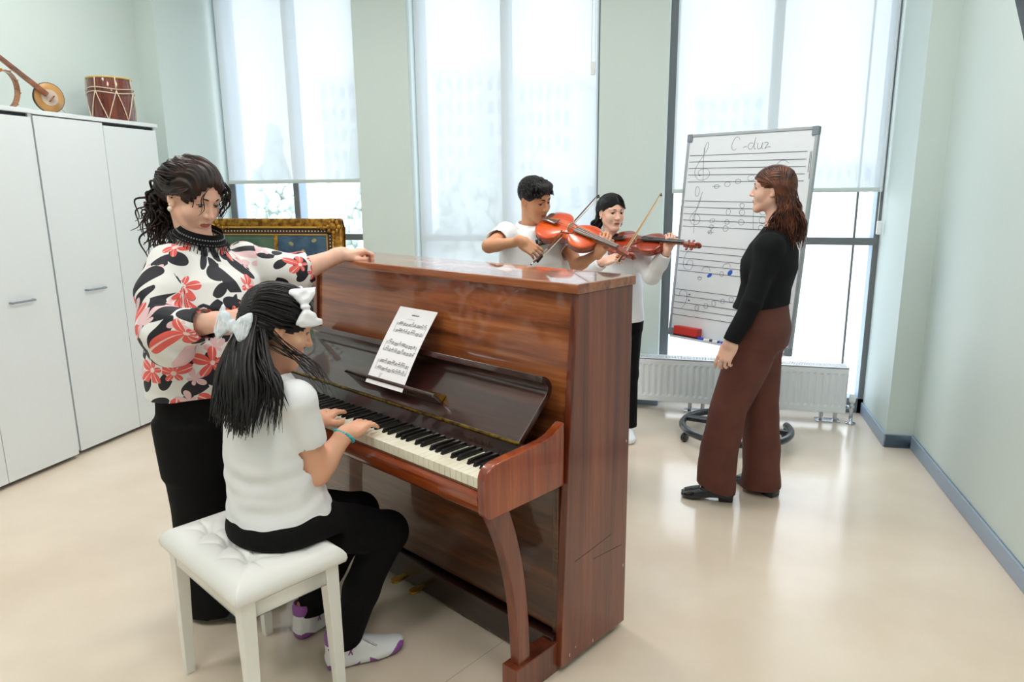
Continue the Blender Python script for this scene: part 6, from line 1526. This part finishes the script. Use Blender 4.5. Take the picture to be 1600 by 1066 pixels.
    c2 = V(-1.092, 1.765, 1.176); c2 = c2 + V(0.004, -0.022, 0.004); nr = unit(V(0.74, -0.60, 0.30)); rt2 = unit(V(0.02, 0.01, -1) - nr * (V(0.02, 0.01, -1) @ nr)); up2 = np.cross(nr, rt2)
    ribbon_bow('satin_bow', M_satin, root, org, c2, rt2, up2, nr, 0.056, 0.040)
    return root
girl_piano()
# ---------------------------------------------------------------- the two young violinists
def simple_shoe(root, org, heel, toe, mat, name='shoe'):
    heel, toe = np.asarray(heel, float), np.asarray(toe, float); d = toe - heel; L = np.linalg.norm(d); f = d / L; R = frame(f, V(0, 0, 1))
    def w(x, y, z): return heel + R @ V(x, y * L, z)
    S_ = Solid()
    S_.loft([(w(0, 0.02, 0.016), 0.024, 0.016), (w(0, 0.12, 0.016), 0.032, 0.016), (w(0, 0.35, 0.015), 0.031, 0.015), (w(0, 0.65, 0.015), 0.041, 0.015), (w(0, 0.88, 0.016), 0.034, 0.014), (w(0, 1.0, 0.018), 0.012, 0.010)], R[:, 0], 0.01, ex=2.5)
    S_.loft([(w(0, 0.03, 0.045), 0.024, 0.03), (w(0, 0.2, 0.052), 0.032, 0.040), (w(0, 0.5, 0.040), 0.035, 0.032), (w(0, 0.75, 0.030), 0.036, 0.022), (w(0, 0.95, 0.024), 0.02, 0.014)], R[:, 0], 0.018)
    S_.cut(V(0, 0, 0.001), V(0, 0, -1))
    v, fc = S_.mesh(0.0045); return np_mesh(name, v, fc, mat, root, org)

def pupil(spec):
    """a standing player: skin, shirt, trousers, shoes, hair come from the numbers in spec"""
    g = spec; org = V(g['base'][0], g['base'][1], 0); root = person(g['label'], org)
    hd, hR, sc = g['hd'], g['hR'], g['sc']; side = unit(g['side'])
    fw = np.cross(V(0, 0, 1), side)
    B = Solid(); w = add_head(B, hd, hR, sc, g['fem'], g.get('full', 0.0)); eye_slits(B, hd, hR, sc, g['open'])
    B.cone(w(0, -0.03, -0.05), g['neck'] - V(0, 0, 0.03), 0.050 * g['bk'], 0.055 * g['bk'], 0.03)
    c = (g['shR'] + g['shL']) / 2; zs = c[2]; wz = g['waist'][2]; W = g['W']
    B.loft([(V(g['waist'][0], g['waist'][1], wz - 0.1), W * 0.75, 0.09), (V(c[0], c[1], zs - 0.08), W * 0.85, 0.09), (V(c[0], c[1], zs + 0.01), W * 0.5, 0.06)], side, 0.03)
    arm(B, g['shR'], g['elR'], g['wrR'], g['ar']); arm(B, g['shL'], g['elL'], g['wrL'], g['ar'])
    add_hand(B, g['wrR'], g['hRf'], g['hRd'], True, g['hs'], curls=g['cR'], spread=4, thumb=g.get('thR'))
    add_hand(B, g['wrL'], g['hLf'], g['hLd'], False, g['hs'], curls=g['cL'], spread=3, thumb=g.get('thL'))
    v, f = B.mesh(0.0028); np_mesh('body', v, f, [g['skin'], M_lip_b], root, org, lip_index(v[f].mean(1), hd, hR, sc).astype(int))
    face_parts(root, org, None, hd, hR, sc, g['hairm'], gaze=g['gaze'], open_=g['open'], brow=g['brow'])
    # shirt
    C = Solid(); hz = g['hem']; wc = g['waist']
    C.loft([(V(wc[0], wc[1], hz - 0.02), W * 1.02, 0.128), (V(wc[0], wc[1], wz), W * 0.98, 0.122), (V(c[0], c[1], zs - 0.14), W * 1.02, 0.122), (V(c[0], c[1], zs - 0.04), W * 0.98, 0.10), (V(c[0], c[1], zs + 0.022), W * 0.62, 0.075), (g['neck'] - V(0, 0, 0.012), 0.072, 0.064)], side, 0.02)
    for sh, el, wr in ((g['shR'], g['elR'], g['wrR']), (g['shL'], g['elL'], g['wrL'])):
        C.ell(sh + V(0, 0, -0.006), (0.064, 0.064, 0.060), None, 0.03); ax = unit(el - sh)
        if g['long']:
            C.chain([sh, sh + (el - sh) * 0.6, el, el + (wr - el) * 0.45], [0.058, 0.054, 0.052, 0.046], 0.02)
            e = el + (wr - el) * 0.86; bx = unit(wr - el); C.loft([(el + (wr - el) * 0.4, 0.044, 0.044), (e - bx * 0.03, 0.040, 0.040), (e - bx * 0.012, 0.036, 0.036), (e, 0.036, 0.036)], V(0.3, 0.2, 1), 0.012); C.cone(e - bx * 0.012, e + bx * 0.05, 0.029, 0.03, 0.0, 's')
        else:
            e = sh + (el - sh) * 0.56; C.loft([(sh, 0.056, 0.056), (sh + (el - sh) * 0.3, 0.054, 0.056), (e, 0.050, 0.053)], V(0.2, 0.1, 1) if abs(ax[2]) < 0.8 else fw, 0.012); C.cone(e - ax * 0.015, e + ax * 0.05, 0.044, 0.047, 0.0, 's')
    C.cut(V(0, 0, hz), V(0, 0, -1)); C.cone(g['neck'] - V(0, 0, 0.012), g['neck'] + V(0, 0, 0.08), 0.050, 0.064, 0.004, 's')
    v, f = C.mesh(0.0042, folds(g['seed'], 0.0045, 34, 6, (1, 1, 0.6))); np_mesh('shirt', v, f, M_tshirt, root, org)
    if g['collar']:
        S_ = Solid()
        for a in np.linspace(-2.7, 2.7, 75):
            e = g['neck'] + side * math.sin(a) * 0.060 + fw * math.cos(a) * 0.058 + V(0, 0, 0.008 - 0.014 * math.cos(a)); o = side * math.sin(a) * 0.018 + fw * math.cos(a) * 0.018 - V(0, 0, 0.026)
            S_.cone(e, e + o, 0.0046, 0.0040, 0.003)
        for s in (-1, 1): S_.chain([g['neck'] + side * s * 0.03 + fw * 0.055 + V(0, 0, -0.006), g['neck'] + side * s * 0.036 + fw * 0.086 - V(0, 0, 0.045)], [0.006, 0.004], 0.008)
        v, f = S_.mesh(0.0035); np_mesh('collar', v, f, M_tshirt, root, org)
    # trousers and shoes
    T = Solid(); hipz = g['hipz']
    T.loft([(V(wc[0], wc[1], hipz - 0.06), W * 0.92, 0.118), (V(wc[0], wc[1], hz + 0.03), W * 0.93, 0.115)], side, 0.04)
    for s, ft in ((1, g['ftR']), (-1, g['ftL'])):
        h0 = V(wc[0], wc[1], hipz) + side * s * W * 0.48; an = V(ft[0][0] * 0.75 + ft[1][0] * 0.25, ft[0][1] * 0.75 + ft[1][1] * 0.25, 0.07); kn = (h0 + an) / 2 + fw * 0.015
        T.cone(h0, kn, 0.083, 0.063, 0.03); T.cone(kn, an, 0.060, 0.056, 0.02); T.cutbox(an, V(0, 0, -1), an, 0.09)
        simple_shoe(root, org, V(ft[0][0], ft[0][1], 0), V(ft[1][0], ft[1][1], 0), g['shoe'])
    v, f = T.mesh(0.008, folds(g['seed'] + 1, 0.003, 22, 4)); np_mesh('trousers', v, f, M_blackcloth, root, org)
    return root, org, hd, hR, sc, w

def boy():
    n = V(-0.229, 0.973, 0); rt = V(0.973, 0.229, 0)
    hR = frame(unit(rt * 0.70 - n * 0.62 + V(0, 0, -0.34)), V(-0.10, -0.10, 1))
    g = dict(base=(-0.79, 3.36), label='boy in white polo shirt playing a violin behind the piano', hd=V(-0.800, 3.354, 1.457), hR=hR, sc=0.85, fem=False, full=0.004, open=0.0024, bk=0.74,
             neck=V(-0.826, 3.372, 1.335), shR=V(-0.918, 3.272, 1.300), shL=V(-0.672, 3.418, 1.290), elR=V(-0.935, 3.040, 1.258), wrR=V(-0.770, 2.990, 1.284), elL=V(-0.575, 3.285, 1.150), wrL=V(-0.452, 3.155, 1.226),
             waist=V(-0.79, 3.36, 1.03), hem=0.84, hipz=0.80, W=0.172, side=V(-0.86, -0.5, 0), ar=(0.038, 0.029, 0.027, 0.019), skin=M_sk_tan, hairm=M_h_blk2, gaze=(0.1, 0.85, -0.6), brow=(0.0042, 0.0024), long=False, collar=True, seed=31, hs=0.76,
             hRf=unit(V(0.80, 0.03, -0.55)), hRd=unit(V(0.05, -0.85, 0.5)), cR=[(24, 30, 18), (34, 30, 20), (38, 32, 20), (34, 30, 18)], thR=((-0.028, 0.018, -0.012), (-0.036, 0.050, -0.028), (-0.026, 0.074, -0.036), (-0.012, 0.092, -0.036)),
             hLf=unit(V(0.30, 0.02, 0.75)), hLd=unit(V(0.25, -0.9, -0.15)), cL=[(50, 62, 40), (48, 62, 40), (46, 60, 40), (40, 56, 40)], thL=((-0.028, 0.020, -0.012), (-0.046, 0.050, -0.016), (-0.052, 0.074, -0.010), (-0.050, 0.094, -0.004)),
             ftR=((-0.87, 3.36), (-0.93, 3.14)), ftL=((-0.70, 3.44), (-0.66, 3.21)), shoe=M_blackshoe)
    root, org, hd, hR, sc, w = pupil(g)
    H = Solid(); H.ell(hd + hR @ V(0, -0.012, 0.046) * sc, V(0.083, 0.102, 0.090) * sc, hR, 0.02)
    H.ell(hd + hR @ V(0, 0.055, 0.100) * sc, V(0.062, 0.045, 0.030) * sc, hR, 0.02)
    H.ell(hd + hR @ V(0, 0.108, -0.022) * sc, V(0.068, 0.062, 0.088) * sc, hR, 0.012, 's')
    for s in (-1, 1): H.ell(hd + hR @ V(s * 0.088, 0.012, -0.022) * sc, V(0.03, 0.034, 0.038) * sc, hR, 0.01, 's')
    H.cut(hd + hR @ V(0, 0, -0.038), hR @ V(0, 0.25, -1))
    r = np.random.RandomState(3); D = r.randn(5, 3) * 110
    v, f = H.mesh(0.0035, lambda P: 0.0022 * np.sin(((P - hd) @ hR) @ D[0]) * np.sin(((P - hd) @ hR) @ D[1]) + 0.0012 * np.sin(((P - hd) @ hR) @ D[2]))
    hair = np_mesh('hair', v, f, M_h_blk2, root, org); mb = MB(); rnd = random.Random(5)
    def L(p): return hd + hR @ (V(*p) * sc) - org
    for i in range(420):
        a = rnd.uniform(-1.6, 1.6); y = rnd.uniform(-0.095, 0.078); zc = 0.046 + 0.086 * math.sqrt(max(0.05, 1 - ((y + 0.012) / 0.105) ** 2)) * math.cos(a); x = 0.080 * math.sin(a) * math.sqrt(max(0.1, 1 - ((y + 0.012) / 0.105) ** 2))
        lift = 0.010 if y > 0.02 else 0.005
        lock(mb, [L((x, y, zc)), L((x * 1.02 + 0.004, y + 0.016, zc + lift)), L((x * 1.04 + 0.010, y + 0.032, zc + lift * 0.2))], rnd.uniform(0.0035, 0.0055), 5, 0.5, 0.001, 5, rnd, 0.2, 4)
    mb.build('hair_strands', M_h_blk2, hair, smooth=True, fix=False)
    violin('orange-red violin with brown fingerboard held under the chin of the boy', (-0.744, 3.290, 1.358), (-0.298, 3.066, 1.228), (0.26, -0.70, 0.66), 0.93, M_vboard2, M_vtop)
    bow('dark violin bow in the right hand of the boy in the polo shirt', (-0.699, 2.969, 1.206), (-0.520, 3.545, 1.474), (0.35, 0.2, -0.9), M_stick)
    return root
boy()
def girl_violin():
    n = V(-0.118, 0.993, 0); rt = V(0.993, 0.118, 0)
    hR = frame(unit(rt * 0.42 - n * 0.86 + V(0, 0, -0.16)), V(0.06, -0.06, 1))
    g = dict(base=(-0.50, 4.17), label='girl in white long-sleeved shirt playing a violin in front of the pillar', hd=V(-0.526, 4.165, 1.373), hR=hR, sc=0.865, fem=True, open=0.0034, bk=0.78,
             neck=V(-0.530, 4.187, 1.232), shR=V(-0.645, 4.134, 1.165), shL=V(-0.385, 4.210, 1.165), elR=V(-0.660, 3.985, 1.040), wrR=V(-0.526, 3.850, 1.118), elL=V(-0.278, 4.085, 1.020), wrL=V(-0.193, 3.985, 1.172),
             waist=V(-0.485, 4.175, 0.93), hem=0.735, hipz=0.74, W=0.158, side=V(-0.96, -0.28, 0), ar=(0.036, 0.030, 0.029, 0.019), skin=M_sk_fair, hairm=M_h_blk2, gaze=(0.3, 0.85, -0.4), brow=(0.0030, 0.0018), long=True, collar=False, seed=41, hs=0.76,
             hRf=unit(V(0.80, -0.15, 0.25)), hRd=unit(V(-0.1, -0.75, 0.65)), cR=[(30, 36, 22), (38, 36, 24), (42, 36, 24), (38, 34, 22)], thR=((-0.028, 0.018, -0.012), (-0.036, 0.050, -0.028), (-0.026, 0.074, -0.036), (-0.012, 0.092, -0.036)),
             hLf=unit(V(0.22, -0.05, 0.9)), hLd=unit(V(0.35, -0.9, -0.1)), cL=[(48, 60, 40), (46, 60, 40), (44, 60, 40), (40, 56, 40)], thL=((-0.028, 0.020, -0.012), (-0.046, 0.050, -0.016), (-0.052, 0.074, -0.010), (-0.050, 0.094, -0.004)),
             ftR=((-0.60, 4.19), (-0.63, 3.98)), ftL=((-0.415, 4.22), (-0.372, 4.02)), shoe=M_shoe_w)
    root, org, hd, hR, sc, w = pupil(g)
    H = Solid(); H.ell(hd + hR @ V(0, -0.014, 0.038) * sc, V(0.082, 0.104, 0.089) * sc, hR, 0.02); H.ell(hd + hR @ V(0, -0.07, -0.03) * sc, V(0.07, 0.045, 0.07) * sc, hR, 0.03)
    H.ell(hd + hR @ V(0, 0.112, -0.030) * sc, V(0.066, 0.066, 0.108) * sc, hR, 0.012, 's')
    for s in (-1, 1): H.ell(hd + hR @ V(s * 0.086, 0.016, -0.028) * sc, V(0.024, 0.028, 0.036) * sc, hR, 0.01, 's')
    H.cut(hd + hR @ V(0, 0, -0.085), hR @ V(0, 0.2, -1))
    v, f = H.mesh(0.0035, lambda P: 0.0014 * np.sin(np.arctan2(((P - hd) @ hR)[:, 0], ((P - hd) @ hR)[:, 2]) * 46)); hair = np_mesh('hair', v, f, M_h_blk2, root, org)
    mb = MB(); rnd = random.Random(15)
    def L(p): return hd + hR @ (V(*p) * sc) - org
    for i in range(120):
        s = rnd.choice((-1, 1)); y = rnd.uniform(-0.09, 0.085); top = 0.038 + 0.090 * math.sqrt(max(0.05, 1 - ((y + 0.014) / 0.106) ** 2))
        lock(mb, [L((s * 0.004, y, top)), L((s * 0.05, y - 0.006, top - 0.022)), L((s * 0.082, y * 0.5 - 0.035, 0.02)), L((s * 0.072, -0.075, -0.05))], rnd.uniform(0.004, 0.006), 6, 0.4, 0.0015, 4, rnd, 0.4)
    for i in range(90):             # loose hair to the shoulders, mostly on her right
        s = 1 if i % 3 else -1
        st = (s * rnd.uniform(0.03, 0.078), rnd.uniform(-0.09, -0.03), rnd.uniform(-0.07, -0.02)); e = (s * rnd.uniform(0.05, 0.105), rnd.uniform(-0.10, -0.01), -rnd.uniform(0.13, 0.19) if s > 0 else -rnd.uniform(0.07, 0.11))
        lock(mb, [L(st), L((e[0] * 1.0, (st[1] + e[1]) / 2 - 0.01, (st[2] + e[2]) / 2)), L(e)], rnd.uniform(0.004, 0.007), 6, 0.5, 0.006, 7, rnd, 0.2)
    mb.build('hair_strands', M_h_blk2, hair, smooth=True, fix=False)
    MB().ball(tuple(w(0.080, 0.0, -0.040) - org), 0.0045, 8, 6).build('earring', M_pearl, root, smooth=True)
    violin('dark red violin with black fingerboard held by the girl in front of the pillar', (-0.530, 4.120, 1.205), (-0.012, 3.905, 1.214), (0.10, -0.60, 0.78), 0.975, M_vebony, M_vtop2)
    bow('pale violin bow in the right hand of the girl in front of the pillar', (-0.439, 3.785, 1.133), (-0.261, 4.340, 1.474), (0.3, 0.25, -0.9), M_stick2)
    return root
girl_violin()
# ---------------------------------------------------------------- woman facing the whiteboard
M_cardigan = pm('black_knit', (13, 15, 19), 0.85, spec=0.25); M_browncloth = noisy(pm('brown_trouser_cloth', (98, 52, 42), 0.75), (88, 46, 38), 9, 3); M_loafer = pm('black_loafer', (22, 24, 30), 0.25, coat=0.3)
def loafer(root, org, heel, toe):
    heel, toe = np.asarray(heel, float), np.asarray(toe, float); d = toe - heel; L = np.linalg.norm(d); f = d / L; R = frame(f, V(0, 0, 1))
    def w(x, y, z): return heel + R @ V(x, y * L, z)
    S_ = Solid()
    S_.loft([(w(0, 0.02, 0.030), 0.027, 0.010), (w(0, 0.14, 0.030), 0.034, 0.010), (w(0, 0.45, 0.026), 0.034, 0.010), (w(0, 0.72, 0.016), 0.044, 0.014), (w(0, 0.90, 0.016), 0.040, 0.013), (w(0, 1.0, 0.020), 0.022, 0.010)], R[:, 0], 0.008, ex=3)
    S_.box(w(0, 0.15, 0.016), (0.031, 0.034, 0.017), R, 0.004, 0.006)
    S_.loft([(w(0, 0.03, 0.060), 0.026, 0.030), (w(0, 0.2, 0.058), 0.034, 0.032), (w(0, 0.5, 0.046), 0.037, 0.026), (w(0, 0.75, 0.036), 0.041, 0.020), (w(0, 0.94, 0.030), 0.030, 0.013)], R[:, 0], 0.014)
    S_.box(w(0, 0.56, 0.068), (0.036, 0.018, 0.006), R, 0.003, 0.01)
    S_.cut(V(0, 0, 0.001), V(0, 0, -1))
    v, fc = S_.mesh(0.004); return np_mesh('shoe', v, fc, M_loafer, root, org)
def teacher():
    org = V(0.24, 3.40, 0); root = person('woman in black cardigan and brown trousers facing the whiteboard', org)
    fw = unit(V(-0.955, 0.296, 0)); side = np.cross(fw, V(0, 0, 1))
    hd = V(0.292, 3.440, 1.494); hR = frame(unit(V(-1, 0.10, -0.03)), V(0, 0, 1)); sc = 0.86
    neck = V(0.318, 3.425, 1.345); shL, shR = V(0.282, 3.280, 1.252), V(0.362, 3.565, 1.265)
    elL, wrL = V(0.222, 3.225, 1.015), V(0.140, 3.208, 0.828); elR, wrR = V(0.350, 3.615, 1.01), V(0.285, 3.585, 0.80)
    B = Solid(); w = add_head(B, hd, hR, sc, True, -0.002); eye_slits(B, hd, hR, sc, 0.004)
    B.cone(w(0, -0.03, -0.05), neck - V(0, 0, 0.03), 0.046, 0.052, 0.03)
    B.loft([(V(0.285, 3.405, 0.9), 0.12, 0.09), (V(0.300, 3.415, 1.18), 0.13, 0.09), (V(0.318, 3.42, 1.28), 0.08, 0.06)], side, 0.03)
    arm(B, shL, elL, wrL, (0.042, 0.036, 0.034, 0.024)); arm(B, shR, elR, wrR, (0.042, 0.036, 0.034, 0.024))
    add_hand(B, wrL, unit(V(-0.34, -0.02, -0.94)), unit(V(-0.45, -0.88, 0.15)), False, 0.93, curls=[(14, 24, 16), (24, 34, 22), (30, 40, 26), (34, 42, 26)], thumb=((-0.026, 0.018, -0.010), (-0.040, 0.048, -0.022), (-0.040, 0.074, -0.028), (-0.034, 0.096, -0.030)))
    add_hand(B, wrR, unit(V(-0.5, 0.02, -0.8)), unit(V(-0.4, 0.9, 0.2)), True, 0.93)
    v, f = B.mesh(0.0028); np_mesh('body', v, f, [M_sk_pale, M_lip], root, org, lip_index(v[f].mean(1), hd, hR, sc).astype(int))
    face_parts(root, org, None, hd, hR, sc, M_h_dark, gaze=(0, 1, -0.05), open_=0.004, brow=(0.0026, 0.0016))
    C = Solid()
    C.loft([(V(0.268, 3.402, 0.925), 0.172, 0.128), (V(0.276, 3.404, 0.98), 0.155, 0.116), (V(0.288, 3.410, 1.06), 0.146, 0.110), (V(0.296, 3.415, 1.16), 0.160, 0.125), (V(0.312, 3.420, 1.235), 0.165, 0.105), (V(0.318, 3.422, 1.285), 0.125, 0.078), (V(0.320, 3.424, 1.325), 0.064, 0.058)], side, 0.02)
    C.ell(V(0.238, 3.395, 1.150), (0.045, 0.11, 0.06), np.column_stack((fw, side, V(0, 0, 1))), 0.04)
    C.cut(V(0, 0, 0.945), V(0.10, 0.0, -1)); C.cone(neck - V(0, 0, 0.0), neck + V(0, 0, 0.08), 0.046, 0.06, 0.004, 's')
    for sh, el, wr in ((shL, elL, wrL), (shR, elR, wrR)):
        C.ell(sh + V(0, 0, -0.004), (0.050, 0.052, 0.052), None, 0.04); C.chain([sh, el], [0.050, 0.043], 0.03)
        e = el + (wr - el) * 0.98; C.loft([(el, 0.044, 0.046), (el + (wr - el) * 0.5, 0.042, 0.044), (e, 0.037, 0.040)], fw, 0.014)
    v, f = C.mesh(0.005, folds(51, 0.0026, 38, 6, (1, 1, 0.8))); np_mesh('cardigan', v, f, M_cardigan, root, org)
    mb = MB()
    # wide brown trousers
    T = Solid()
    T.loft([(V(0.268, 3.404, 0.80), 0.165, 0.122), (V(0.276, 3.404, 0.88), 0.168, 0.124), (V(0.284, 3.404, 0.965), 0.145, 0.105), (V(0.283, 3.404, 0.99), 0.142, 0.104)], side, 0.05)
    T.ell(V(0.302, 3.40, 0.845), (0.085, 0.13, 0.10), np.column_stack((-fw, side, V(0, 0, 1))), 0.05)
    hlL, toL, hlR, toR = V(0.200, 3.366, 0), V(-0.050, 3.366, 0), V(0.405, 3.455, 0), V(0.228, 3.630, 0)
    aL, aR = V(0.112, 3.366, 0.065), V(0.330, 3.505, 0.035)
    T.loft([(aL, 0.080, 0.100), (V(0.118, 3.362, 0.25), 0.078, 0.092), (V(0.150, 3.35, 0.48), 0.078, 0.086), (V(0.220, 3.34, 0.70), 0.088, 0.104), (V(0.258, 3.345, 0.86), 0.085, 0.110)], side, 0.035)
    T.loft([(aR, 0.080, 0.094), (V(0.320, 3.50, 0.25), 0.076, 0.086), (V(0.302, 3.488, 0.48), 0.074, 0.082), (V(0.285, 3.475, 0.70), 0.084, 0.096), (V(0.282, 3.465, 0.86), 0.085, 0.106)], side, 0.035)
    f1, f2 = folds(61, 0.004, 15, 5, (1, 1, 0.2)), folds(62, 0.0045, 36, 5, (0.8, 0.8, 1))
    v, f = T.mesh(0.006, lambda P: f1(P) + f2(P) * np.clip((0.55 - P[:, 2]) / 0.3, 0.15, 1)); np_mesh('trousers', v, f, M_browncloth, root, org)
    loafer(root, org, hlL, toL); loafer(root, org, hlR, toR)
    # hair
    H = Solid(); H.ell(hd + hR @ V(0, -0.014, 0.038) * sc, V(0.085, 0.106, 0.091) * sc, hR, 0.02); H.ell(hd + hR @ V(0, -0.065, -0.04) * sc, V(0.076, 0.052, 0.085) * sc, hR, 0.03)
    H.ell(hd + hR @ V(0, 0.108, -0.034) * sc, V(0.070, 0.064, 0.106) * sc, hR, 0.012, 's')
    for s in (-1, 1): H.ell(hd + hR @ V(s * 0.088, 0.026, -0.022) * sc, V(0.026, 0.040, 0.036) * sc, hR, 0.01, 's')
    H.cut(hd + hR @ V(0, 0, -0.10), hR @ V(0, 0.2, -1))
    v, f = H.mesh(0.0035, lambda P: 0.0016 * np.sin(np.arctan2(((P - hd) @ hR)[:, 0], ((P - hd) @ hR)[:, 2]) * 46)); hair = np_mesh('hair', v, f, M_h_brown, root, org)
    mb = MB(); rnd = random.Random(25)
    def L(p): return hd + hR @ (V(*p) * sc) - org
    for i in range(170):            # from the parting down both sides
        s = rnd.choice((-1, -1, 1)); y = rnd.uniform(-0.095, 0.085); top = 0.038 + 0.092 * math.sqrt(max(0.05, 1 - ((y + 0.014) / 0.108) ** 2))
        yl = -0.035 + y * 0.45
        lock(mb, [L((s * 0.003, y, top)), L((s * 0.05, y - 0.004, top - 0.020)), L((s * 0.087, yl, 0.028)), L((s * 0.088, yl - 0.025, -0.05))], rnd.uniform(0.004, 0.0065), 6, 0.4, 0.002, 4, rnd, 0.6)
    for i in range(230):            # long wavy lengths over the back and the near shoulder
        s = rnd.uniform(-1, 1); st = (s * 0.084, rnd.uniform(-0.10, -0.03) - 0.02 * (1 - abs(s)), rnd.uniform(-0.06, 0.02))
        L_ = rnd.uniform(0.20, 0.315); e = (s * 0.115 + rnd.uniform(-0.015, 0.015), -0.118 + rnd.uniform(-0.045, 0.045), -L_)
        lock(mb, [L(st), L((s * 0.104, -0.105 + rnd.uniform(-0.03, 0.03), -0.10)), L(((e[0] + s * 0.11) / 2, e[1] * 0.98 - 0.006, (-0.10 + e[2]) / 2)), L(e)], rnd.uniform(0.004, 0.0075), 6, 0.45, rnd.uniform(0.005, 0.011), rnd.uniform(6, 10), rnd, 0.2, 8)
    for i in range(110):            # the near side, covering the neck
        y0 = rnd.uniform(-0.09, -0.015); e = (-0.100 + rnd.uniform(-0.025, 0.015), y0 - 0.03 + rnd.uniform(-0.03, 0.03), -rnd.uniform(0.17, 0.29))
        lock(mb, [L((-0.082, y0, rnd.uniform(-0.03, 0.03))), L((-0.098, y0 - 0.012, -0.08)), L((-0.104, (y0 + e[1]) / 2, -0.15)), L(e)], rnd.uniform(0.0035, 0.0065), 6, 0.45, rnd.uniform(0.005, 0.010), rnd.uniform(6, 10), rnd, 0.2, 8)
    for i in range(34):             # a few locks falling forward of the near shoulder
        e = (-0.085 + rnd.uniform(-0.03, 0.02), rnd.uniform(-0.015, 0.045), -rnd.uniform(0.18, 0.25))
        lock(mb, [L((-0.084, -0.04 + rnd.uniform(-0.015, 0.012), rnd.uniform(-0.05, 0.0))), L((-0.10, -0.035, -0.09)), L(((e[0] - 0.1) / 2, (e[1] - 0.03) / 2, (e[2] - 0.09) / 2)), L(e)], rnd.uniform(0.003, 0.005), 6, 0.5, 0.007, 7, rnd, 0.2, 8)
    mb.build('hair_strands', M_h_brown, hair, smooth=True, fix=False)
    return root
teacher()
